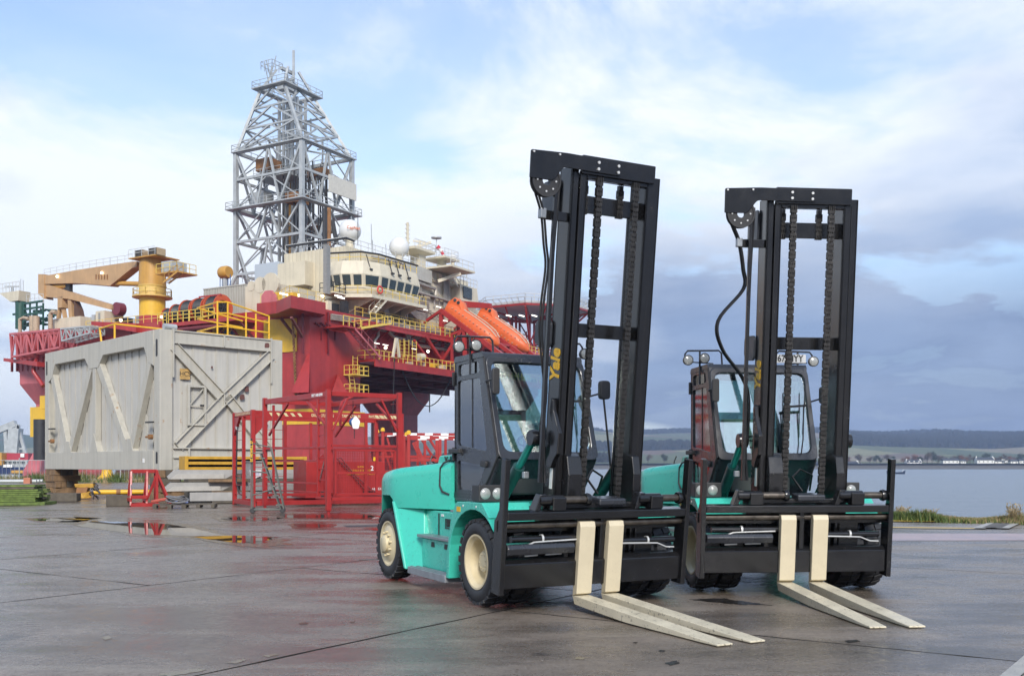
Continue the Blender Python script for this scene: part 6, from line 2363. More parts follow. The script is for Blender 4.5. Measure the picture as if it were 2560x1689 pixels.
# lifeboats: enclosed free-fall boats pointing down the slope
def lifeboat(t0, dt, label, width=1.95):
    a, b = PL(1122, 772, t0) + V(dt, 0, 0), PL(1248, 860, t0) + V(dt, 0, 0)
    d = b - a
    ln = d.length
    d.normalize()
    sd = V(1, 0, 0)
    up = sd.cross(d).normalized()
    if up.z < 0:
        up = -up
    t = thing('lifeboat', label, 'lifeboat', RIG_O, RIG_A, 'orange lifeboats on the rig')
    secs = []
    for f, hw, zt, zk in ((0, .70, .62, -.55), (.03, .92, .8, -.72), (.15, 1.0, .92, -.82), (.55, 1.0, .92, -.85), (.75, .92, .84, -.82), (.9, .62, .58, -.62), (.97, .3, .3, -.4), (1.0, .08, .05, -.2)):
        c = a + d * ln * f
        w = width * hw * .82
        secs.append([c + sd * (w * x_) + up * (z_ * width * .8) for x_, z_ in ((-.35, zk), (-.95, zk * .45), (-1, zt * .15), (-.9, zt * .6), (-.55, zt * .95), (.55, zt * .95), (.9, zt * .6), (1, zt * .15), (.95, zk * .45), (.35, zk))])
    hb = MB().loft(secs).build('hull', M_ORANGE, t, 40)
    secs = []
    for f, z, w in ((.01, .75, .62), (.04, 1.12, .50), (.17, 1.12, .48), (.27, .70, .55)):
        c = a + d * ln * f
        secs.append([c + sd * (w * x_ * width) + up * z_ * width for x_, z_ in ((-1, .2), (-1, z * .85), (-.7, z), (.7, z), (1, z * .85), (1, .2))])
    cup = MB().loft(secs).build('steering_cupola', M_ORANGE, t, 40)
    for f in (.08, .15):
        c = a + d * ln * f + up * (.98 * width)
        for s_ in (-1, 1):
            MB().tube(c + sd * s_ * .46 * width, c + sd * s_ * .53 * width, .27, 8).build('window', M_WIN, cup)
    for k in range(11):
        f = .14 + .07 * k
        for h_ in (.40, -.12):
            wf = .83 if f < .72 else (.75 if f < .83 else .58)
            for s_ in (-1, 1):
                c = a + d * ln * f + up * h_ * width + sd * s_ * width * wf
                MB().obox(c, (.10, .22, .10)).build('cleat', M_LINEW, t)
    for s_ in (-1, 1):
        MB().path([a + d * ln * f + up * (.76 * width * z) + sd * s_ * width * w for f, z, w in ((.28, 1.0, .45), (.6, 1.0, .45), (.8, .88, .4), (.93, .55, .25))], .06, 5).build('grab_line', M_RIGW, t)
    return t
M_LINEW = mat('cleat_pale', (.62, .42, .30), .5)
lifeboat(T_B, 0, 'nearer orange lifeboat tilted nose-down on the red launching frame')
lifeboat(T_B, 9.4, 'farther orange lifeboat tilted nose-down behind the first one')
# helideck
hd = MB()
hc = PD(1330, 782, 200)
poly = [(hc.x + 11.5 * math.cos(R(22.5 + 45 * k)), hc.y + 11.5 * math.sin(R(22.5 + 45 * k))) for k in range(8)]
hdk = hd.prism(poly, lambda a, b, d: (a, b, d), hc.z - .2, hc.z + .7).build('helideck', mat('helideck_grey', (.44, .45, .45), .5, var=.15, scale=.3), rig)
rail(hdk, [V(x, y, hc.z + .7) for x, y in poly + poly[:1]], 1.3, M_RAILW, .06, 1.6)
mb = MB()
pol2 = [(hc.x + 13.0 * math.cos(R(22.5 + 45 * k)), hc.y + 13.0 * math.sin(R(22.5 + 45 * k))) for k in range(9)]
for (x0, y0), (x1, y1) in zip(pol2[:-1], pol2[1:]):
    mb.beam(V(x0, y0, hc.z + 1.1), V(x1, y1, hc.z + 1.1), .12)
    for k in range(7):
        f = k / 7
        xx, yy = x0 + (x1 - x0) * f, y0 + (y1 - y0) * f
        mb.beam(V(xx, yy, hc.z + 1.1), V(hc.x + (xx - hc.x) * .88, hc.y + (yy - hc.y) * .88, hc.z + .3), .07)
mb.build('safety_net', M_RIGG, hdk)
mb = MB()
for i in range(8):
    x, y = poly[i]
    x2, y2 = poly[(i + 1) % 8]
    mb.beam(V(x, y, hc.z), V(hc.x + (x - hc.x) * .35, hc.y + (y - hc.y) * .35, hc.z - 6.5), .35)
    mb.beam(V(x, y, hc.z), V(x2, y2, hc.z), .4)
    mb.beam(V((x + x2) / 2, (y + y2) / 2, hc.z), V(hc.x + (x - hc.x) * .35, hc.y + (y - hc.y) * .35, hc.z - 6.5), .22)
    mb.beam(V(x, y, hc.z - .3), V(hc.x, hc.y, hc.z - 2.0), .3)
    mb.beam(V(hc.x + (x - hc.x) * .35, hc.y + (y - hc.y) * .35, hc.z - 6.5), V(hc.x + (x2 - hc.x) * .35, hc.y + (y2 - hc.y) * .35, hc.z - 12), .3)
    mb.beam(V(hc.x + (x - hc.x) * .35, hc.y + (y - hc.y) * .35, hc.z - 1), V(hc.x + (x - hc.x) * .35, hc.y + (y - hc.y) * .35, hc.z - 12), .35)
mb.build('helideck_truss', M_RED, hdk)
mb = MB()
for k in range(90):
    p = PD(rc.uniform(1290, 1400), rc.uniform(835, 905), rc.uniform(192, 206))
    d = rc.choice([V(0, rc.uniform(1, 3), 0), V(rc.uniform(1, 3), 0, 0), V(0, 0, rc.uniform(1, 3))])
    mb.beam(p, p + d, .2)
struct(mb.build('deck_clutter', M_RED, hdk), 'stuff')
MB().box((60, 2, 17), (68, 12, 22)).build('end_deck_house', M_REDPINK, rig)
# tubes of light and floods that are lit on the rig
for x, y in ((1012, 762), (1043, 769), (1063, 774), (1096, 767), (1113, 802), (941, 858), (963, 862), (1035, 872), (945, 768)):
    p = PR(x, y, -.9)
    MB().box((p.x - .6, p.y - .1, p.z - .05), (p.x + .6, p.y, p.z + .05)).build('tube_light', M_TUBEL, rig)
for k in range(4):
    p = PD(1240 + 32 * k, 789, 189)
    MB().box(p - V(.9, .1, .1), p + V(.9, .1, .1)).build('tube_light', M_TUBEL, rig)
for x, y in ((852, 744), (845, 740), (709, 735)):
    p = PR(x, y, .0)
    MB().box((p.x - .7, p.y - .1, p.z - .1), (p.x + .7, p.y, p.z + .1)).build('tube_light', M_TUBEL, rig)
for x, y, d in ((745, 738, 133), (806, 740, 134), (404, 792, 140), (302, 800, 145), (964, 869, 140), (1070, 878, 150)):
    MB().sphere(PD(x, y, d), .22, 8, 6).build('flood_lamp', M_LIT, rig, 60)
# deck machinery behind the corner rail
for i in range(26):
    p = V(rc.uniform(-1, 9), rc.uniform(1, 8), 22.5)
    w, d, h_ = rc.uniform(.4, 1.4), rc.uniform(.4, 1.4), rc.uniform(.5, 2.6)
    MB().box(p, p + V(w, d, h_)).build('deck_gear', rc.choice([M_RIGW, M_RIGY, M_RIGW, M_DARK, M_RIGG, M_CRANEY]), rig)
for i in range(40):
    t_ = rc.uniform(12, 58)
    w, h_ = rc.uniform(.3, 1.2), rc.uniform(.4, 2.0)
    MB().box((t_, .6, 21.26), (t_ + w, 1.4, 21.26 + h_)).build('deck_gear', rc.choice([M_RIGW, M_RIGG, M_DARK, M_RIGW, M_GREEN]), rig)
for i in range(24):
    t_ = rc.uniform(14, 58)
    w, h_ = rc.uniform(.3, 1.4), rc.uniform(.3, 1.5)
    MB().box((t_, -2.2, 16.02), (t_ + w, -1.2, 16.02 + h_)).build('deck_gear', rc.choice([M_RIGW, M_RED, M_DARK, M_RIGY]), rig)
# stair platforms left of the bridge
MB().box((6.5, 1.5, 25.0), (10.8, 4.0, 25.2)).build('side_platform', M_RIGW, rig)
rail(rig, [V(6.6, 4, 25.2), V(6.6, 1.6, 25.2), V(9.2, 1.6, 25.2)], 1.3, M_DARK, .06, 1)
stair(rig, V(11.5, -1.2, 22.6), V(14.5, -1.2, 25.0), 1.0, M_RIGW, 'white_stair', 8, V(0, 1, 0))
# hanging cables under the deck
mb = MB()
pts = []
for k in range(17):
    f = k / 16
    x = 1002 + (1138 - 1002) * f
    y = 915 + 4 * 100 * f * (1 - f)
    pts.append(PR(x, y, -1.5))
mb.path(pts, .09, 4)
mb.path([PR(986, 895, -3.2), PR(983, 1000, -3.2), PR(980, 1110, -3.2)], .06, 4)
mb.path([PR(1074, 985, -1.5), PR(1074, 1030, -1.5)], .09, 4)
mb.build('slack_cable', M_DARK, rig)
# ------------------------------------------------------------------ goods lying on the quay
def frame_thing(name, label, cat, O, ang, group=None):
    return thing(name, label, cat, (O[0], O[1], 0), ang, group)


# ---- grey steel module on timber cribs; local x = along the door face (b), y = along the long side (a)
MO = V(-16.2, 46.0, 0)
mod = thing('steel_module', 'big pale grey steel box module propped on timber cribs', 'steel module', MO, math.atan2(.697, .717))
LA, LB, ZA, ZC = 14.6, 6.43, 1.36, 7.87
MB().box((.36, .22, ZA + .5), (LB - .12, LA - .12, ZC - .12)).build('core', M_MODULE2, mod)
# panels of the long side (facing left): local plane x = 0
k = 34
for i in range(k):
    y0 = .5 + (LA - 1.0) * i / k
    y1 = .5 + (LA - 1.0) * (i + 1) / k - .05
    MB().box((.27 + .03 * (i % 2), y0, ZA + .9), (.365, y1, ZC - .3)).build('panel', M_MODULE2, mod)
k = 9
for i in range(k):
    x0 = .55 + (LB - 1.1) * i / k
    x1 = .55 + (LB - 1.1) * (i + 1) / k - .055
    MB().box((x0, .15 + .02 * (i % 2), ZA + .8), (x1, .225, ZC - .5)).build('panel', M_MODULE2, mod)
    if i:
        MB().box((x0 - .075, .135, ZA + .8), (x0 + .03, .215, ZC - .5)).build('seam_strip', M_MODULE, mod)
# posts and chords
for x, y in ((0, 0), (LB, 0), (0, LA), (LB, LA)):
    sx, sy = (0 if x == 0 else -.62), (0 if y == 0 else -.62)
    MB().box((x + sx, y + sy, ZA), (x + sx + .62, y + sy + .62, ZC)).build('corner_post', M_MODULE, mod, bevel=.02)
MB().box((-.03, .62, ZA - .0), (.45, LA - .62, ZA + .92)).build('sill_beam', M_MODULE, mod, bevel=.015)
MB().box((-.03, .62, ZC - .72), (.4, LA - .62, ZC)).build('top_chord', M_MODULE, mod, bevel=.015)
tcf = MB().box((.62, .0, ZC - .55), (LB - .62, .3, ZC - .06)).box((.62, -.06, ZC - .06), (LB - .62, .3, ZC)).box((.62, -.06, ZC - .62), (LB - .62, .3, ZC - .55)).build('top_chord', M_MODULE, mod)
MB().box((LB / 2 - .04, -.06, ZC - .62), (LB / 2 + .04, .0, ZC)).build('stiffener', M_MODULE, tcf)
bcf = MB().box((.62, .0, ZA + .62), (LB - .62, .3, ZA + 1.04)).box((.62, -.12, ZA + 1.0), (LB - .62, .3, ZA + 1.06)).box((.62, -.12, ZA + .56), (LB - .62, .3, ZA + .62)).build('sill_beam', M_MODULE, mod)
MB().box((1.35, -.12, ZA + .62), (1.42, .0, ZA + 1.0)).build('stiffener', M_MODULE, bcf)
MB().prism([(.62, ZA + .56), (1.4, ZA + .56), (.62, ZA - .05)], lambda a, b, d: (a, d, b), -.03, .0).build('gusset_plate', M_MODULE, mod)
MB().beam(V(.64, -.03, ZA - .02), V(1.42, -.03, ZA + .57), .14, .05, up=(0, 1, 0)).build('gusset_flange', M_MODULE, mod)
MB().box((.60, -.10, ZC - 2.2), (.66, .0, ZC + .05)).build('post_flange', M_MODULE, mod)
MB().box((LB - .70, -.10, ZC - 2.2), (LB - .63, .0, ZC + .05)).build('post_flange', M_MODULE, mod)
def ibeam(parent, p, q, w, nm, ax):
    o = MB().beam(p, q, .10, w, up=ax).build(nm, M_MODULE, parent)
    d = (q - p).normalized()
    s = d.cross(Vector(ax)).normalized()
    for sg in (-1, 1):
        MB().beam(p + s * 0 + Vector(ax) * 0 + (Vector(ax).cross(d)) * 0 + _perp(d, ax) * sg * w / 2, q + _perp(d, ax) * sg * w / 2, .16, .035, up=_perp(d, ax)).build('flange', M_MODULE, o)
    return o
def _perp(d, ax):
    n_ = Vector(ax)
    return d.cross(n_).normalized()
yf = -.0
for p, q in ((V(.66, yf, ZC - .75), V(LB / 2 - .15, yf, (ZA + 1 + ZC) / 2 - .25)), (V(LB / 2 + .15, yf, (ZA + 1 + ZC) / 2 - .25), V(LB - .9, yf, ZA + 1.1)),
             (V(LB - .66, yf, ZC - .75), V(LB / 2, yf, (ZA + 1 + ZC) / 2 - .35)), (V(LB / 2, yf, (ZA + 1 + ZC) / 2 - .35), V(.9, yf, ZA + 1.1))):
    d = (q - p).normalized()
    pr_ = V(-d.z, 0, d.x)
    o = MB().beam(p + V(0, .05, 0), q + V(0, .05, 0), .46, .06, up=(0, 1, 0)).build('diagonal_brace', M_MODULE, mod)
    for sg in (-1, 1):
        MB().beam(p + pr_ * sg * .23, q + pr_ * sg * .23, .03, .18, up=(0, 1, 0)).build('brace_flange', M_MODULE, o)
MB().box((LB / 2 - .03, -.06, (ZA + 1 + ZC) / 2 - .75), (LB / 2 + .03, .02, (ZA + 1 + ZC) / 2 - .1)).build('node_plate', M_MODULE, mod)
# long-side lattice: centre post and slanted members, with flanged gaps
yc = LA * .52
def lat(y0, z0, y1, z1, w, d=.145):
    p, q = V(.13, y0, z0), V(.13, y1, z1)
    return MB().beam(p, q, w, d * 2, up=(1, 0, 0)).build('lattice_member', M_MODULE, mod, bevel=.01)
zt, zb = ZC - .75, ZA + .95
lat(yc, zt, yc, zb, .40)
lat(yc - .15, zt, .75 + 2.9, zb, .46)
lat(yc + .15, zt, LA - .75 - 2.9, zb, .46)
lat(.65, zt + .2, 3.2, zb, .44)
lat(LA - .65, zt + .2, LA - 3.3, zb, .44)
for y_, sg in ((yc, 0), (.62, 1), (LA - .62, -1)):
    if sg == 0:
        pl = [(yc - 1.2, zt + .05), (yc + 1.2, zt + .05), (yc + .55, zt - .55), (yc - .55, zt - .55)]
    else:
        pl = [(y_, zt + .05), (y_ + sg * 1.0, zt + .05), (y_ + sg * .55, zt - .7), (y_, zt - .9)]
    MB().prism(pl, lambda a, b, d: (d, a, b), -.035, .28).build('node_plate', M_MODULE, mod)
for y_ in (3.4, LA - 3.4):
    MB().prism([(y_ - .55, zb - .05), (y_ + .55, zb - .05), (y_ + .3, zb + .55), (y_ - .3, zb + .55)], lambda a, b, d: (d, a, b), -.035, .28).build('node_plate', M_MODULE, mod)
MB().prism([(yc - .5, zb - .05), (yc + .55, zb - .05), (yc + .0, zb + .9)], lambda a, b, d: (d, a, b), -.035, .28).build('node_plate', M_MODULE, mod)
# lifting slots, hatch, brackets and lashing points
for y_, z0, z1 in ((.32, ZC - 1.25, ZC - .45), (LA - .3, ZC - 1.25, ZC - .45), (.32, ZA + .3, ZA + .85)):
    MB().prism(rpoly([(y_ - .09, z0), (y_ + .09, z0), (y_ + .09, z1), (y_ - .09, z1)], .085, 4), lambda a, b, d: (d, a, b), -.012, .02).build('lifting_slot', M_DARK, mod)
hz0, hz1 = ZA + 2.1, ZA + 4.0
hat = MB().ring([(1.35, hz0), (2.28, hz0), (2.28, hz1), (1.35, hz1)], [(1.45, hz0 + .1), (2.18, hz0 + .1), (2.18, hz1 - .1), (1.45, hz1 - .1)], lambda a, b, d: (a, d, b), -.06, .06).build('hatch', M_MODULE, mod)
MB().beam(V(1.46, .03, hz0 + .95), V(2.15, .03, hz1 - .15), .05, .05).build('hatch_brace', M_MODULE, hat)
MB().box((1.45, .02, hz0 + .9), (2.18, .05, hz0 + .95)).build('hatch_rail', M_MODULE, hat)
MB().box((1.98, -.03, hz0 + .93), (2.2, .0, hz0 + 1.0)).build('hatch_latch', M_DARK, hat)
tag_m = mat('rusty_label', (.46, .29, .10), .6, var=.4, scale=12, rust=.5, rscale=9)
MB().box((1.0, .04, ZA + 4.25), (1.5, .058, ZA + 4.75)).build('rust_label', tag_m, mod)
text_part('label_print', 'HCS', .30, M_INK, mod, frame_m((1.25, .035, ZA + 4.5), (1, 0, 0), (0, 0, 1)), .0)
for x, z, w, h_ in ((5.55, ZC - .32, .28, .26), (4.45, ZC - 2.55, .22, .30), (4.2, ZC - 2.95, .26, .28), (2.62, ZC - 1.6, .09, .12)):
    yy = -.004 if z > ZC - .5 else (.016 if h_ > .2 else .054)
    pts = rpoly([(x - w / 2, z - h_ / 2), (x + w / 2, z - h_ * .4), (x + w * .45, z + h_ / 2), (x - w * .4, z + h_ * .45)], .08, 3)
    MB().prism(pts, lambda a, b, d: (a, d, b), yy - .004, yy + .02).build('bare_patch', mat('primer_brown', (.13, .055, .045), .7, var=.3), mod)
for y_ in (.95, LA - 1.2):
    br_ = MB().box((-.12, y_ - .32, ZA + 2.2), (.04, y_ + .35, ZA + 2.27))
    br_.build('bracket_shelf', M_DARK, mod)
    MB().path([V(-.1, y_ + .1, ZA + 1.7), V(-.1, y_ + .1, ZA + 2.55), V(-.1, y_ - .2, ZA + 2.55)], .02, 5).build('bracket_wire', M_MODULE, mod)
    MB().tube(V(-.16, y_ - .12, ZA + 1.55), V(.02, y_ - .12, ZA + 1.55), .12, 10).tube(V(-.1, y_ - .12, ZA + 1.55), V(-.1, y_ + .3, ZA + 1.55), .05, 8).build('lashing_point', M_BROWN, mod)
MB().box((-.045, 1.55, ZA + .35), (-.031, 1.75, ZA + .55)).build('white_tag', M_WHITE, mod)
MB().tube(V(.3, .25, ZC + .15), V(.9, .25, ZC + .15), .15, 14).build('roof_roller', M_RIGG, mod, 40)
# yellow railing on the roof
rl_pts = [V(.7, 2.0, ZC), V(.7, .4, ZC), V(LB - .3, .4, ZC)]
mbx = MB()
yr = .9
x0_, x1_ = 3.35, 6.1
for x in (x0_, x0_ + .55):
    mbx.tube(V(x, yr, ZC - .1), V(x, yr, ZC + 1.75), .045, 6)
for x in (x0_ + 1.55, x0_ + 2.1):
    mbx.tube(V(x, yr, ZC - .1), V(x, yr, ZC + 1.35), .045, 6)
mbx.tube(V(x1_ + .1, yr, ZC - .1), V(x1_ + .1, yr, ZC + 1.30), .045, 6)
for h0, h1 in ((1.70, 1.30), (1.15, .95), (.5, .45)):
    mbx.tube(V(x0_, yr, ZC + h0), V(x0_ + .55, yr, ZC + h0 + .06), .04, 6)
    mbx.tube(V(x0_ + .55, yr, ZC + h0 + .05), V(x1_ + .1, yr, ZC + h1), .04, 6)
    mbx.tube(V(x0_, yr, ZC + h0), V(x0_ + .2, yr + 2.5, ZC + h0), .04, 6)
    mbx.tube(V(x0_ + .2, yr + 2.5, ZC + h0), V(x1_, yr + 2.5, ZC + h1), .04, 6)
mbx.build('roof_railing', M_YEL, mod, 50)
mbx = MB()
mbx.tube(V(.4, 7.6, ZC - .1), V(.4, 7.9, ZC + .85), .05, 6).tube(V(.4, 6.0, ZC - .1), V(.4, 6.0, ZC + .85), .05, 6).tube(V(.4, 7.9, ZC + .8), V(.4, 5.9, ZC + .85), .045, 6).tube(V(.4, 6.0, ZC + .85), V(4, 5.9, ZC + .8), .045, 6)
mbx.build('roof_railing', M_YEL, mod, 50)

# timber cribs carrying the module
def mloc(x, y, z=0):
    c, s = math.cos(math.atan2(.697, .717)), math.sin(math.atan2(.697, .717))
    return V(MO.x + c * x - s * y, MO.y + s * x + c * y, z)
def crib(x, y, w, d, label, seed, h=ZA):
    r = random.Random(seed)
    p = mloc(x, y)
    t = thing('timber_crib', label, 'timber stack', p, math.atan2(.697, .717), 'timber cribs under the module')
    n_ = 4
    hh = h / n_
    for i in range(n_):
        k_ = 3 if i % 2 == 0 else 4
        for j in range(k_):
            if i % 2 == 0:
                yy = d * (j + .5) / k_
                MB().box((-.05 + r.uniform(-.1, .1), yy - d / k_ * .46, hh * i + .004), (w + r.uniform(-.1, .15), yy + d / k_ * .46, hh * (i + 1) - .008)).build('timber', r.choice([M_WOOD, M_WOOD, M_WOODG]), t, bevel=.01)
            else:
                xx = w * (j + .5) / k_
                MB().box((xx - w / k_ * .46, r.uniform(-.1, .05), hh * i + .004), (xx + w / k_ * .46, d + r.uniform(-.05, .1), hh * (i + 1) - .008)).build('timber', r.choice([M_WOOD, M_WOOD, M_WOODG]), t, bevel=.01)
    return t
crib(0, 0, 1.1, 1.1, 'brown timber crib under the near corner of the grey module', 1)
crib(0, LA - 1.5, 1.3, 1.4, 'brown timber crib under the left end of the grey module', 2)
crib(LB - 1.2, 0.3, 1.1, 1.1, 'timber crib under the right corner of the module, mostly hidden by red frames', 3)

# ---- yellow slatted rack behind the grey skids
p0 = gnd(437, 1250)
yk = thing('yellow_rack', 'yellow louvred steel rack lying under the module edge', 'rack', (-14.6, 44.6, 0), math.atan2(.55, .83))
M_RACK = mat('rack_ochre', (.52, .29, .03), .5, var=.2)
for i, z in enumerate((1.38, 1.62, 1.86)):
    MB().box((.15, 0, z), (5.6, .9, z + .13)).build('slat', M_RACK, yk, bevel=.01)
for x in (0, 5.6):
    MB().box((x, -.02, 1.3), (x + .16, .92, 2.0)).build('post', M_RACK, yk, bevel=.01)
MB().box((.15, .45, 1.36), (5.6, .8, 1.98)).build('infill', M_DARK, yk)
MB().box((.2, .1, 0), (5.5, .8, 1.3)).build('timber_base', M_WOODG, yk)

# ---- three long grey skids stacked with timbers
ang = math.atan2(.33, .94)
def skid(x, y, z, label, plain=False):
    t = thing('steel_skid', label, 'steel skid', (x, y, z), ang, 'grey steel skids stacked by the module')
    if plain:
        MB().box((.0, 0, 0), (2.0, 1.6, .36)).build('end_box', M_CONC, t, bevel=.01)
        MB().box((1.98, -.12, -.08), (6.0, 1.55, .02)).build('lower_web', M_CONC, t, bevel=.01)
        MB().box((2.0, -.02, .025), (6.0, 1.6, .36)).build('upper_web', M_CONC, t, bevel=.01)
    else:
        side = [(0, .16), (.28, .62), (2.35, .62), (2.7, .62), (6.2, .62), (6.2, .36), (2.75, .36), (2.35, .02), (0.05, .0)]
        MB().prism(side, lambda a, b, d: (a, d, b), .06, 1.7).build('body', M_CONC, t, bevel=.012)
        MB().prism([(.12, .0), (.38, .34), (2.28, .34), (2.3, .03)], lambda a, b, d: (a, d, b), -.06, .055).build('end_plate', mat_skid2, t, bevel=.01)
        MB().box((3.1, -.03, .02), (6.2, 1.6, .35)).build('lower_web', M_CONC, t, bevel=.01)
    return t
mat_skid2 = mat('skid_light', (.40, .385, .35), .55, var=.1, streak=.2)
b3 = gnd(460, 1262)
sx, sy = -13.35, 41.6
sk = skid(sx - .05, sy, .10, 'lowest grey steel skid, the plain one at the bottom of the stack', True)
sk = skid(sx - 1.15, sy, .505, 'middle grey steel skid with slanted end in the stack')
sk.scale = (1, 1, .60)
sk = skid(sx - 1.0, sy, 1.01, 'top grey steel skid carrying the stub pedestal and paper tag')
sk.scale = (1, 1, .62)
def loose(name, x, y, z, sz, rz, m, label, cat, group=None, bev=.01):
    o = MB().obox((0, 0, sz[2] / 2), sz, 0).build(name, m, None, bevel=bev)
    o.location = (x, y, z)
    o.rotation_euler = (0, 0, rz)
    return tag(o, label, cat, group)
dirx, diry = math.cos(ang), math.sin(ang)
g_ = 'timbers between the grey skids'
loose('bearer_timber', sx + 1.5 * dirx - .1, sy + 1.5 * diry + .25, .885, (1.6, .3, .12), ang, M_WOOD, 'timber bearer under the top grey skid', 'timber', g_)
loose('bearer_timber', sx + 1.5 * dirx, sy + 1.5 * diry + .25, .465, (1.5, .3, .035), ang, M_WOOD, 'timber bearer under the middle grey skid', 'timber', g_)
loose('bearer_timber', sx + 4.4 * dirx, sy + 4.4 * diry + .2, .465, (.8, .3, .035), ang, M_WOOD, 'short timber bearer at the right of the middle skid', 'timber', g_)
loose('bearer_timber', sx + 1.2 * dirx, sy + 1.2 * diry + .4, 0, (1.0, .8, .095), ang, M_WOODG, 'dark timber bearer under the lowest grey skid', 'timber', g_)
st = thing('stub_pedestal', 'flared grey stub pedestal standing on the top skid', 'pedestal', (sx - .8 + 3.2 * dirx, sy + 3.2 * diry + .5, 1.395), ang)
st.scale = (.8, .8, .65)
MB().loft([[V(-.45, -.2, 0), V(.45, -.2, 0), V(.45, .6, 0), V(-.45, .6, 0)], [V(-.5, -.2, .50), V(.5, -.2, .5), V(.5, .6, .5), V(-.5, .6, .5)]]).build('stub', M_CONC, st)
MB().box((-.62, -.28, .50), (.62, .66, .58)).build('top_plate', M_CONC, st, bevel=.01)
pp = thing('paper_tag', 'white paper tag taped to the top grey skid', 'paper tag', (sx - .8 + 3.35 * dirx + .05, sy + 3.35 * diry - .06, 1.13), ang)
MB().prism(rpoly([(-.22, -.02), (.0, -.09), (.22, .0), (.24, .26), (-.25, .27)], .03, 2), lambda a, b, d: (a, d, b), -.02, -.005).build('sheet', M_WHITE, pp)
mb = MB()
for k in range(3):
    mb.box((-.16, -.024, .05 + .065 * k), (.16, -.021, .075 + .065 * k))
mb.build('print', mat('tag_blue', (.25, .25, .5), .6), pp)
loose('blue_tin', -14.0, 42.0, .02, (.75, .4, .08), ang, mat('tin_blue', (.18, .25, .55), .5), 'pale blue tin plate lying under the skids', 'tin plate')

# ---- red A-frame stand, pallet and coil of hose
rs = thing('red_stand', 'small red A-frame steel stand beside the module corner', 'stand', (-14.72, 38.6, 0), R(28))
rs.scale = (.62, .62, 1.02)
def rb(a, b, w=.13, nm='beam'):
    MB().beam(a, b, w, w).build(nm, M_CAGE, rs, bevel=.01)
for x in (0, .95, 1.6):
    hh = 1.32
    if x < 1.5:
        rb(V(x, 0, .02), V(x + .12, .62, hh), .12, 'leg')
        rb(V(x, 1.5, .02), V(x + .12, .85, hh), .12, 'leg')
        rb(V(x, 0, .26), V(x, 1.5, .26))
        rb(V(x + .1, .72, .1), V(x + .1, .72, hh), .12, 'post')
    else:
        rb(V(x, .3, .02), V(x, .3, hh + .05), .16, 'post')
        rb(V(x, 1.0, .02), V(x, 1.0, hh + .05), .16, 'post')
rb(V(0, 0, .06), V(1.7, 0, .06))
rb(V(0, 1.5, .06), V(1.7, 1.5, .06))
rb(V(0, 0, .36), V(1.0, 0, .36))
rb(V(.1, .72, hh + .02), V(1.65, .72, hh + .02), .14)
rb(V(1.6, .3, hh), V(1.6, 1.0, hh), .14)
rb(V(1.0, .1, .3), V(1.6, .3, 1.2), .11, 'brace')
rb(V(1.65, .3, 1.25), V(2.4, .2, .12), .11, 'brace')
rb(V(1.65, 1.0, 1.25), V(2.4, 1.1, .12), .11, 'brace')
rb(V(2.4, .1, .1), V(2.4, 1.2, .1), .11, 'foot')
MB().hexa([V(-.02, -.02, .7), V(.12, .3, .66), V(.13, .3, .66), V(-.01, -.02, .7), V(.0, .05, .86), V(.1, .3, .8), V(.11, .3, .8), V(.01, .05, .86)]).build('rag', M_WHITE, rs)
loose('timber_block', -15.5, 39.4, 0, (.9, .5, .42), R(20), M_WOODG, 'grey timber block left of the red stand', 'timber block')
def pallet(x, y, z, rz, m, label, w=1.2, d=1.0):
    t = thing('pallet', label, 'pallet', (x, y, z), rz, 'pallets on the quay')
    for j in range(5):
        yy = -d / 2 + d * (j + .5) / 5
        MB().box((-w / 2, yy - .07, .115), (w / 2, yy + .07, .14)).build('board', m, t)
    for i in (-1, 0, 1):
        for j in (-1, 0, 1):
            MB().box((i * (w / 2 - .07) - .07, j * (d / 2 - .07) - .06, .022), (i * (w / 2 - .07) + .07, j * (d / 2 - .07) + .06, .113)).build('block', m, t)
        MB().box((i * (w / 2 - .07) - .07, -d / 2, .0), (i * (w / 2 - .07) + .07, d / 2, .02)).build('runner', m, t)
    return t
pallet(-12.95, 37.9, 0, R(15), M_WOODG, 'dark pallet carrying a coil of hose by the red stand')
pallet(-11.9, 38.1, 0, R(10), M_WOODG, 'dark pallet right of the hose coil, against the skids')
pallet(-21.6, 46.4, 0, R(8), M_BLUE, 'blue pallet lying flat under the left end of the module', 1.9, 1.2)
mb = MB()
for k in range(7):
    c = V(-12.75 + .02 * k, 37.9 - .03 * k, .30 + .02 * (k % 3))
    rr = .26 + .025 * k
    mb.path([c + V(math.cos(t_ * .35) * rr, math.sin(t_ * .35) * rr * .7, .10 * math.sin(t_ * .35 + k)) for t_ in range(19)], .028, 5)
tag(mb.build('hose_coil', mat('grey_hose', (.16, .16, .165), .5, var=.3), None, 50), 'coil of grey hose heaped on the dark pallet', 'hose')
mb = MB()
mb.path([V(-13.6, 37.75, .22), V(-13.2, 37.7, .30), V(-12.95, 37.75, .33)], .06, 6)
tag(mb.build('red_hose', mat('hose_red', (.45, .1, .07), .5, var=.3), None, 50), 'stub of red and cream hose beside the grey coil', 'hose')

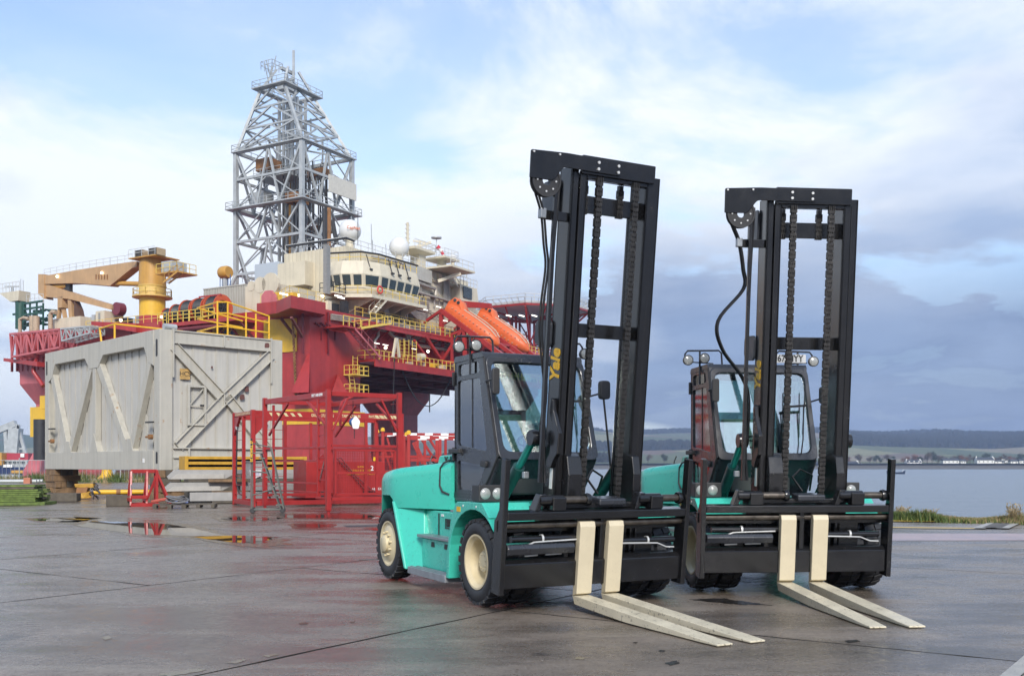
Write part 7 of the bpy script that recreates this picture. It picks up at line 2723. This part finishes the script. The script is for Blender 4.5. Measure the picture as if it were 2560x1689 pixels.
# ---- yellow hydraulic arm lying behind
ya = thing('yellow_hydraulic_arm', 'yellow hydraulic grab arm lying on the ground under the module', 'machine arm', (-20.45, 47.5, 0), R(6))
ya.scale = (.62, .62, .72)
M_JAW = mat('worn_yellow', (.46, .26, .04), .55, var=.3, scale=3, rust=.5, rscale=4)
MB().tube(V(.8, .3, .42), V(5.0, 1.2, .42), .16, 12).build('arm_tube', M_YEL, ya, 40)
MB().tube(V(2.4, .64, .42), V(2.7, .71, .42), .19, 12).build('collar', M_BROWN, ya, 40)
MB().hexa([V(-.5, -.3, .04), V(.3, -.4, .02), V(.7, .2, .05), V(.2, .5, .05), V(-.55, -.25, .30), V(.1, -.35, .34), V(.6, .25, .5), V(.2, .5, .4)]).build('jaw', M_JAW, ya, bevel=.03)
MB().hexa([V(-.45, -.1, .75), V(.9, .0, .7), V(.9, .5, .7), V(-.3, .45, .72), V(-.5, -.15, .98), V(.85, -.05, 1.0), V(.9, .5, 1.02), V(-.3, .45, .95)]).build('jaw', M_JAW, ya, bevel=.03)
MB().hexa([V(-.4, -.05, .3), V(.35, -.05, .35), V(.45, .4, .4), V(-.2, .4, .3), V(-.35, -.05, .8), V(.5, -.05, .8), V(.55, .4, .8), V(-.2, .4, .8)]).build('cheek', M_BROWN, ya, bevel=.02)
mb = MB()
for k in range(9):
    a = V(.6 + rc.uniform(-.1, .3), .1, rc.uniform(.2, .9))
    mb.path([a, a + V(rc.uniform(.1, .4), rc.uniform(-.2, .1), rc.uniform(-.3, .2)), a + V(rc.uniform(.2, .8), rc.uniform(-.2, .3), rc.uniform(-.5, .0))], .04, 5)
mb.build('hoses', M_HOSE, ya)
MB().lathe([(.001, -.5), (.2, -.5), (.34, -.3), (.34, .2), (.2, .35), (.001, .35)], V(5.3, 1.25, .4), (1, .2, 0), 14).build('end_joint', M_CRANEY, ya, 40)
for i in range(4):
    loose('scrap_beam', -18.6 + i * .9, 52 + i * .5, .0, (3.2, .22, .2 + .05 * i), R(6 + 8 * i), rc.choice([M_WOODG, M_RIGG]), ['long grey beam lying behind the yellow arm', 'second grey beam lying behind the yellow arm', 'third beam stacked behind the yellow arm', 'rightmost beam lying behind the yellow arm'][i], 'beam', 'scrap beams under the module')
loose('ground_beam', -24.0, 47.6, 0, (4.2, .35, .3), R(-3), M_WOODG, 'long dark ground beam at the foot of the left crib', 'beam')
# ---- mossy timber stack at the left edge
ms = thing('mossy_timber_stack', 'stack of mossy green boards at the left picture edge', 'timber stack', (-20.55, 40.6, 0), R(6))
for i in range(8):
    for j in range(3):
        MB().box((-1.0 + .04 * rc.uniform(-1, 1), -.6 + .42 * j, .14 + .085 * i), (1.45 + .12 * rc.uniform(-1, 1) - (i > 5) * .1, -.22 + .42 * j, .21 + .085 * i)).build('board', rc.choice([M_MOSS, M_MOSS, M_WOODG]), ms)
MB().box((-1.0, -.7, 0), (1.75, .7, .12)).build('bearer', M_MOSS, ms)
for k in range(3):
    p = V(-1.0, -.4 + .35 * k, .95)
    MB().tube(p, p + V(2.3, .1, .0), .07, 8).build('pipe', M_RIGG, ms, 40)
MB().box((.9, -.6, .86), (1.15, -.4, 1.1)).build('clamp', mat('clamp_orange', (.45, .17, .1), .5), ms)
loose('dunnage_pile', -20.0, 44.2, 0, (1.6, .9, .35), R(12), M_WOODG, 'heap of grey dunnage behind the mossy stack', 'timber')
# ---- yellow bollard and bell-shaped bollard far back
bl = thing('yellow_post', 'slim yellow post with flared base right of the left timber crib', 'post', (-30.8, 69, 0))
MB().tube(V(0, 0, 0), V(0, 0, 1.7), .13, 10).box((-.3, -.25, .8), (.05, .1, 1.0)).build('shaft', M_YEL, bl, 40)
MB().lathe([(.001, .25), (.2, .25), (.45, 0)], V(0, 0, 0), (0, 0, 1), 10).build('foot', M_YEL, bl)
bl = thing('mooring_bollard', 'squat yellow bell-shaped bollard in the far grass', 'bollard', (-37.9, 93.6, 0))
MB().lathe([(.95, 0), (.9, .25), (.5, .7), (.45, 1.1), (.62, 1.35), (.55, 1.7), (.2, 1.85), (.001, 1.86)], V(0, 0, 0), (0, 0, 1), 16).build('body', M_YEL, bl, 40)
bl = thing('mooring_bollard', 'yellow bollard half hidden behind the red cages near the quay edge', 'bollard', (-24.0, 93.6, 0))
MB().lathe([(.95, 0), (.9, .25), (.5, .7), (.45, 1.1), (.62, 1.35), (.55, 1.7), (.2, 1.85), (.001, 1.86)], V(0, 0, 0), (0, 0, 1), 16).build('body', M_YEL, bl, 40)
# ---- galvanised fence panels and maroon hull strip seen beneath the module
fz = thing('quay_fence', 'galvanised mesh fence panels seen beneath the module', 'fence', (-50, 92, 0), R(2))
for k in range(7):
    MB().tube(V(4.6 * k, 0, 0), V(4.6 * k, 0, 2.2), .05, 6).build('fence_post', M_RIGG, fz)
    if k < 6:
        mb = MB()
        for j in range(12):
            mb.tube(V(4.6 * k + .38 * j, 0, .2), V(4.6 * k + .38 * j, 0, 2.0), .018, 3)
        mb.tube(V(4.6 * k, 0, .2), V(4.6 * k + 4.6, 0, .2), .03, 4).tube(V(4.6 * k, 0, 2.0), V(4.6 * k + 4.6, 0, 2.0), .03, 4)
        mb.build('mesh_panel', M_RIGG, fz)
hs = thing('moored_barge', 'low dark red barge lying along the far quay edge', 'barge', (-48, 121, -4), R(-2))
MB().box((0, 0, 0), (34, 9, 4.9)).build('hull', mat('barge_maroon', (.10, .03, .035), .6, var=.3, streak=.3), hs)
for k in range(6):
    MB().box((3 + 5 * k, -.05, 3.6), (4.4 + 5 * k, .0, 3.9)).build('yellow_mark', M_YEL, hs)
for x in (8, 14.5):
    MB().box((x, -.5, 2.0), (x + .8, -.1, 6.2)).build('mooring_post', M_RIGG, hs)

# ---- grey dock crane and small ship at the far left
dk = thing('dock_crane', 'far grey slewing dock crane at the left edge', 'crane', (0, 0, 0))
def dp(x, y, d=330):
    return at(x, y, d)
mb = MB()
for x0, y0, x1, y1, w in ((18, 1140, 14, 1075, 1.1), (30, 1135, 40, 1060, 1.4), (44, 1062, 66, 1140, .9), (46, 1062, 46, 1140, .9), (14, 1140, 16, 1078, .8), (18, 1075, 42, 1060, .8), (14, 1110, 40, 1090, .6), (46, 1122, 60, 1120, .6), (14, 1135, 40, 1110, .6)):
    mb.beam(dp(x0, y0), dp(x1, y1), w)
mb.build('tower', M_RIGG, dk)
MB().beam(dp(-30, 1086), dp(40, 1058), 2.0).build('jib', M_RIGG, dk)
MB().beam(dp(34, 1140), dp(40, 1070), 3.4).build('machine_house', M_RIGG, dk)
MB().box((dp(20, 1140).x, 326, -4), (dp(64, 1140).x, 336, dp(0, 1138).z)).build('base', M_RIGG, dk)
sh = thing('supply_ship', 'far red and white supply ship with dark blue hull at the left edge', 'ship', (0, 0, 0))
def shipbox(x0, x1, y0, y1, d, m, nm):
    a, b = at(x0, y1, d), at(x1, y0, d)
    return MB().box((a.x, d, max(a.z, -4.5)), (b.x, d + 8, b.z)).build(nm, m, sh)
shipbox(-40, 64, 1167, 1185, 300, mat('ship_blue', (.015, .03, .10), .4), 'hull')
shipbox(-20, 68, 1150, 1167.2, 301, M_RIGG, 'deck_works')
shipbox(6, 70, 1132, 1150.2, 302, mat('ship_red', (.38, .04, .06), .5), 'superstructure')
a = shipbox(51, 60, 1133, 1142, 301.5, M_WHITE, 'funnel_mark')
shipbox(-10, 4, 1131, 1162, 299, M_CRANEY, 'deck_crane')
shipbox(8, 30, 1161, 1167.5, 299.5, M_WHITE, 'bulwark')
shipbox(28, 58, 1175, 1182, 298, M_CRANEY, 'rescue_boat')
for k in range(5):
    shipbox(10 + 11 * k, 16 + 11 * k, 1153, 1157, 300.5, M_WIN, 'window')

# ---- red lifting frames
def cage_frame(t, ex, ey, h, w, nm='beam', zs=(0.0, None)):
    pass
# frame with load markings
ca = thing('marked_lifting_frame', 'red open lifting frame with yellow load figures along its top beam', 'lifting frame', (-9.92, 38.3, 0), math.atan2(.497, .868))
XA, YA, HA = 6.15, 2.75, 3.72
def cb(t, a, b, w=.2, nm='beam', h=None):
    w, h = w * .60, (h or w) * .62
    return MB().beam(a, b, w, h).build(nm, M_CAGE, t, bevel=.006)
for x in (0, XA):
    for y in (0, YA):
        cb(ca, V(x, y, 0), V(x, y, HA), .26, 'corner_post')
for y in (0, YA):
    cb(ca, V(.13, y, .14), V(XA - .13, y, .14), .2, 'base_beam', .28)
    cb(ca, V(.08, y, HA - .15), V(XA - .08, y, HA - .15), .16, 'top_beam', .42)
for x in (0, XA):
    cb(ca, V(x, .13, .14), V(x, YA - .13, .14), .2, 'base_beam', .28)
    cb(ca, V(x, .08, HA - .10), V(x, YA - .08, HA - .10), .16, 'top_beam', .24)
for x, y in ((1.25, 0), (2.9, 0), (4.6, 0), (1.25, YA), (3.2, YA)):
    cb(ca, V(x, y, .28), V(x, y, HA - .34), .18, 'post')
cb(ca, V(0, 1.35, .28), V(0, 1.35, HA - .2), .2, 'post')
for k in range(8):
    z = .45 + .36 * k
    cb(ca, V(0, 1.40, z), V(0, YA - .1, z), .035, 'rung')
    cb(ca, V(.1, 0, z), V(1.2, 0, z), .035, 'rung')
MB().prism([(YA - .1, HA - .2), (YA - .9, HA - .2), (YA - .1, HA - .9)], lambda a, b, d: (d, a, b), -.05, .05).build('gusset', M_CAGE, ca)
MB().prism([(.1, HA - .3), (.7, HA - .3), (.1, HA - .95)], lambda a, b, d: (a, d, b), -.05, .05).build('gusset', M_CAGE, ca)
stripe_m = mat('stripe_cream', (.62, .55, .30), .5)
mb = MB()
for k in range(11):
    y = .3 + .2 * k
    mb.hexa([V(-.053, y, HA - .15), V(-.053, y + .08, HA - .15), V(-.049, y + .08, HA - .15), V(-.049, y, HA - .15), V(-.053, y + .06, HA - .05), V(-.053, y + .14, HA - .05), V(-.049, y + .14, HA - .05), V(-.049, y + .06, HA - .05)])
for k in range(5):
    for x in (.7 + .25 * 0 + .28 * k, XA - 1.1 + .2 * k):
        if x < XA - .2:
            mb.hexa([V(x, -.053, HA - .22), V(x + .12, -.053, HA - .22), V(x + .12, -.049, HA - .22), V(x, -.049, HA - .22), V(x - .1, -.053, HA - .09), V(x + .02, -.053, HA - .09), V(x + .02, -.049, HA - .09), V(x - .1, -.049, HA - .09)])
mb.build('hazard_stripes', stripe_m, ca)
for body, x in (('GROSS: 37,000 LBS', 2.75), ('TARE: 8,700 LBS', 3.95), ('PAYLOAD: 28,300 LBS', 5.25)):
    text_part('load_figures', body, .16, stripe_m, ca, frame_m((x, -.053, HA - .16), (1, 0, 0), (0, 0, 1)), .003, sx=.72)
for x, y in ((.02, YA - .45), (.55, .0)):
    pts = [V(x, y, HA - .55), V(x - .04, y - .02, HA - .9), V(x - .02, y + .15, 1.6), V(x, y + .25, .9), V(x + .05, y + .0, .45), V(x + .2, y - .5 if x < .3 else y + .3, .33)]
    MB().path(pts, .03, 6).build('wire_sling', M_DARK, ca, 60)
    MB().lathe([(.05, -.02), (.10, -.02), (.10, .02), (.05, .02)], V(x, y, HA - .62), (0, 1, 0), 14, closed=True).build('shackle', M_RIGG, ca, 40)
# red tank standing inside
tk = thing('red_tank_skid', 'low red tank skid with yellow caution lettering inside the lifting frame', 'tank', (-9.92 + .868 * 2.3 - .497 * .6, 38.3 + .497 * 2.3 + .868 * .6, 0), math.atan2(.497, .868))
MB().box((0, 0, .3), (3.4, 1.7, 1.75)).build('tank', M_CAGE, tk, bevel=.03)
MB().prism([(.5, 1.75), (.9, 2.05), (1.3, 1.75)], lambda a, b, d: (a, d, b), .6, .75).build('lifting_eye', M_CAGE, tk)
MB().box((-.05, -.04, .29), (3.45, 1.75, .36)).build('skid_base', M_CAGE, tk)
for x in (.6, 2.4):
    MB().box((x, -.06, .33), (x + .4, .0, .55)).build('fork_pocket', M_DARK, tk)
MB().box((1.35, -.03, .36), (1.42, .0, 1.7)).build('rib', M_CAGE, tk)
for k, body in enumerate(('CAUTION', 'TANK SHOULD NOT BE LIFTED OUT', 'UNLESS FULL WEIGHT OF TANK IS KNOWN')):
    text_part('caution_lettering', body, .10, M_YELLOW_TXT, tk, frame_m((2.3, -.012, 1.52 - .14 * k), (1, 0, 0), (0, 0, 1)), .002, sx=.6)
text_part('maker_lettering', 'ALLIDI', .14, M_WHITE, tk, frame_m((3.0, -.012, .62), (1, 0, 0), (0, 0, 1)), .003)
for k in range(2):
    MB().path([V(.4 + k * .5, -.1, .5), V(.7 + k * .3, -.12, 1.75), V(1.2 + k * .2, -.12, 1.9), V(1.9 + k * .1, -.14, 1.2), V(2.4 + .3 * k, -.15, .6), V(2.9, -.12, .5)], .028, 6).build('loose_hose', mat('hose_maroon%d' % k, (.12, .05, .05), .5), tk, 60)

# taller access frame with mesh gate
cbx = thing('access_frame', 'tall red access frame with mesh gate standing nearest the left forklift', 'access frame', (-6.0, 32.66, 0), math.atan2(.59, .807))
XB, YB, HB = 2.65, 5.3, 4.08
for x, y in ((0, 0), (XB, 0), (0, YB), (XB, YB)):
    cb(cbx, V(x, y, .12), V(x, y, HB), .24, 'corner_post')
    cb(cbx, V(x, y, 0), V(x, y, .12), .14, 'foot')
for y in (0, YB):
    cb(cbx, V(.12, y, HB - .13), V(XB - .12, y, HB - .13), .14, 'top_beam', .24)
    cb(cbx, V(.12, y, .50), V(XB - .12, y, .50), .12, 'base_beam', .16)
    cb(cbx, V(.12, y, 2.25), V(XB - .12, y, 2.25), .12, 'mid_rail')
for x in (0, XB):
    cb(cbx, V(x, .12, HB - .15), V(x, YB - .12, HB - .15), .16, 'top_beam', .30)
    cb(cbx, V(x, .12, .52), V(x, YB - .12 if x else .9, .52), .12, 'base_beam')
    cb(cbx, V(x, .12, 2.2), V(x, YB - .12, 2.2), .10, 'mid_rail')
    cb(cbx, V(x, 1.6, HB - .3), V(x, .15, 2.9), .12, 'knee_brace')
    cb(cbx, V(x, 3.2, HB - .3), V(x, 4.9, 2.7), .12, 'knee_brace')
for x0 in (.7, 1.95):
    cb(cbx, V(x0, 0, HB - .25), V(.15 if x0 < 1 else XB - .1, 0, 2.75), .11, 'knee_brace')
for y in (.75, 4.5):
    cb(cbx, V(0, y, .6), V(0, y, HB - .3), .13, 'post')
cb(cbx, V(0, 0.75, 1.0), V(0, YB - .2, 1.0), .09, 'mid_rail')
cb(cbx, V(0, .75, 1.75), V(0, 4.5, 1.75), .10, 'swing_bar')
cb(cbx, V(0, .75, 1.05 - .35), V(0, 4.5, .7), .08, 'mid_rail')
for k in range(9):
    z = .75 + .37 * k
    cb(cbx, V(0, .12, z), V(0, .70, z), .05, 'rung')
    cb(cbx, V(XB, .12, z), V(XB, .6, z), .04, 'rung')
MB().path([V(.6, .3, 2.9), V(.65, .5, 3.4), V(.9, .8, 3.75), V(1.4, 1.0, 3.95)], .05, 7).build('bent_tube', M_CAGE, cbx, 50)
# mesh gate on the right-hand face
gt_ = bpy.data.objects.new('mesh_gate', None)
COL.objects.link(gt_)
gt_.parent = cbx
for a, b in ((V(.22, -.05, .62), V(.22, -.05, 2.1)), (V(XB - .2, -.05, .62), V(XB - .2, -.05, 2.1)), (V(.22, -.05, 2.1), V(XB - .2, -.05, 2.1)), (V(.22, -.05, .65), V(XB - .2, -.05, .65)), (V(1.75, -.05, .65), V(1.75, -.05, 2.1)), (V(.22, -.05, 1.35), V(XB - .2, -.05, 1.35))):
    MB().beam(a, b, .07, .07).build('gate_bar', M_CAGE, gt_)
mb = MB()
k = 26
for i in range(k):
    x = .25 + (XB - .5) * i / (k - 1)
    mb.beam(V(x, -.05, .65), V(x, -.05, 2.1), .012, .012)
for i in range(16):
    z = .67 + 1.42 * i / 15
    mb.beam(V(.22, -.055, z), V(XB - .2, -.055, z), .012, .012)
mb.build('wire_mesh', M_CAGE, gt_)
MB().box((1.6, -.10, 1.75), (1.68, -.085, 1.88)).build('yellow_tag', M_YEL, gt_)
text_part('gate_number', '2', .22, M_WHITE, gt_, frame_m((1.55, -.11, 1.5), (1, 0, 0), (0, 0, 1)), .004)
cb(cbx, V(XB - .2, .1, 1.2), V(XB + .25, -.1, .6), .1, 'kick_brace')
text_part('beam_lettering', 'HRY 1408 8390', .13, M_WHITE, cbx, frame_m((-.052, .75, HB - .15), (0, -1, 0), (0, 0, 1)), .004)
fa = thing('fall_arrester', 'blue and white fall arrester block hanging inside the tall red frame', 'fall arrester', (-5.35, 33.65, 0))
MB().lathe([(.001, -.07), (.12, -.07), (.15, 0), (.12, .07), (.001, .07)], V(0, 0, 3.05), (.8, -.6, 0), 16).build('drum', M_BLUE, fa, 40)
MB().prism(rpoly([(-.1, -.2), (.1, -.2), (.16, .05), (.0, .24), (-.16, .05)], .04, 3), lambda a, b, d: (.10 + a * .9 + d * .3, -.10 + a * .2 - d * .9, 3.03 + b), -.03, .05).build('casing', M_WHITE, fa)
MB().tube(V(0, 0, 3.2), V(0, 0, 3.78), .012, 5).tube(V(0.05, -.05, 2.85), V(.05, -.05, 2.5), .015, 5).build('strop', M_DARK, fa)
# wheeled steps
lw = thing('wheeled_steps', 'grey tubular wheeled access steps in front of the red frames', 'steps', (-8.7, 33.4, 0), R(10))
stm = mat('steps_green_grey', (.16, .17, .15), .5, metal=.3, var=.3)
def lbm(a, b, r=.025, nm='tube'):
    MB().tube(a, b, r, 6).build(nm, stm, lw, 50)
for y in (0, .62):
    lbm(V(.0, y, .12), V(1.05, y, .12), .03, 'base_tube')
    lbm(V(.95, y, .12), V(.28, y, 2.0), .025, 'stringer')
    lbm(V(.0, y, .12), V(-.02, y, 2.35), .022, 'upright')
    lbm(V(1.05, y, .12), V(.62, y, 2.2), .02, 'handrail')
    lbm(V(.62, y, 2.2), V(-.02, y, 2.35), .02, 'handrail')
    lbm(V(.0, y, .6), V(.7, y, .8), .02, 'brace')
    lbm(V(.0, y, 1.4), V(.5, y, 1.35), .02, 'brace')
for k in range(6):
    f = (k + .5) / 6
    x, z = .95 - .67 * f, .12 + 1.88 * f
    MB().box((x - .1, 0, z - .015), (x + .1, .62, z + .015)).build('tread', stm, lw)
MB().box((-.0, 0, 2.0), (.36, .62, 2.03)).build('top_tread', stm, lw)
for x in (.02, 1.0):
    for y in (0, .62):
        MB().lathe([(.001, -.03), (.075, -.03), (.085, 0), (.075, .03), (.001, .03)], V(x, y, .088), (0, 1, 0), 12).build('castor', M_DARK, lw, 40)
sg = MB().box((-.02, -.04, 1.65), (.03, -.02, 2.5)).build('sign_strip', M_INK, lw)
text_part('sign_lettering', '02 AKWELL 27', .11, M_YELLOW_TXT, sg, frame_m((.005, -.045, 2.07), (0, 0, 1), (-1, 0, 0)), .003)
# further red baskets to the right, with red and white rails
def basket(x, y, rz, L_, D_, H_, label, rungs=4):
    t = thing('cargo_basket', label, 'cargo basket', (x, y, 0), rz, 'red cargo baskets behind the left forklift')
    for a in (0, L_):
        for b in (0, D_):
            MB().beam(V(a, b, 0), V(a, b, H_), .15, .15).build('corner_post', M_CAGE, t, bevel=.01)
            MB().lathe([(.001, .18), (.08, .16), (.12, 0)], V(a, b, H_ + .02), (0, 0, 1), 8).build('corner_cap', M_YEL, t)
    for b in (0, D_):
        k_ = int(L_ / .42)
        for i in range(k_):
            MB().box((.1 + (L_ - .2) * i / k_, b - .06, H_ - .18), (.1 + (L_ - .2) * (i + 1) / k_, b + .06, H_ - .06)).build('rail_band', M_WHITE if i % 2 else M_CAGE, t)
        for z in (.15, H_ * .38, H_ * .62):
            MB().beam(V(.1, b, z), V(L_ - .1, b, z), .1, .12).build('rail', M_CAGE, t)
        for i in range(1, 4):
            MB().beam(V(L_ * i / 4, b, .1), V(L_ * i / 4, b, H_ - .2), .12, .12).build('post', M_CAGE, t)
        MB().beam(V(L_ * .05, b + .02, H_ - .3), V(L_ * .25, b + .02, .2), .1, .1).build('brace', M_CAGE, t)
        MB().beam(V(L_ * .55, b + .02, H_ - .3), V(L_ * .95, b + .02, .3), .12, .12).build('brace', M_CAGE, t)
    for a in (0, L_):
        MB().beam(V(a, .1, H_ - .14), V(a, D_ - .1, H_ - .14), .1, .14).build('rail', M_CAGE, t)
        MB().beam(V(a, .1, .15), V(a, D_ - .1, .15), .1, .14).build('rail', M_CAGE, t)
    MB().box((.1, .1, .05), (L_ - .1, D_ - .1, .16)).build('floor', M_CAGE, t)
    return t
basket(-4.6, 44.5, R(8), 5.6, 2.4, 2.95, 'long red cargo basket with red and white top rail left of the forklift cab')
basket(-6.4, 49.5, R(14), 4.2, 2.4, 3.25, 'red cargo basket with yellow corner cap behind the tall red frame')
b5 = thing('concrete_block', 'grey stained block loaded in the long red cargo basket', 'block', (-2.6, 45.3, .16), R(8))
MB().box((0, 0, 0), (2.2, 1.6, 2.2)).build('body', M_CONC, b5, bevel=.04)
ld = thing('cable_heap', 'tangle of dark cables heaped in the basket beside the forklift hood', 'cables', (-4.1, 45.0, .16), 0)
mb = MB()
for k in range(16):
    a = V(rc.uniform(-.2, 1.2), rc.uniform(0, 1), rc.uniform(.2, 1.6))
    mb.path([a + V(.35 * math.cos(j) + rc.uniform(-.1, .1), .3 * math.sin(j), .25 * math.sin(j * 1.3 + k)) for j in range(7)], .035, 5)
mb.build('loops', M_DARK, ld)
# drain grating in the slab
dg_ = gnd(905, 1314)
o = MB().obox((0, 0, .003), (.9, .6, .006), R(20)).build('drain_cover', M_DARK)
o.location = (dg_.x, dg_.y, 0)
tag(o, 'dark iron drain cover in the wet ground left of the rear wheel', 'drain cover')
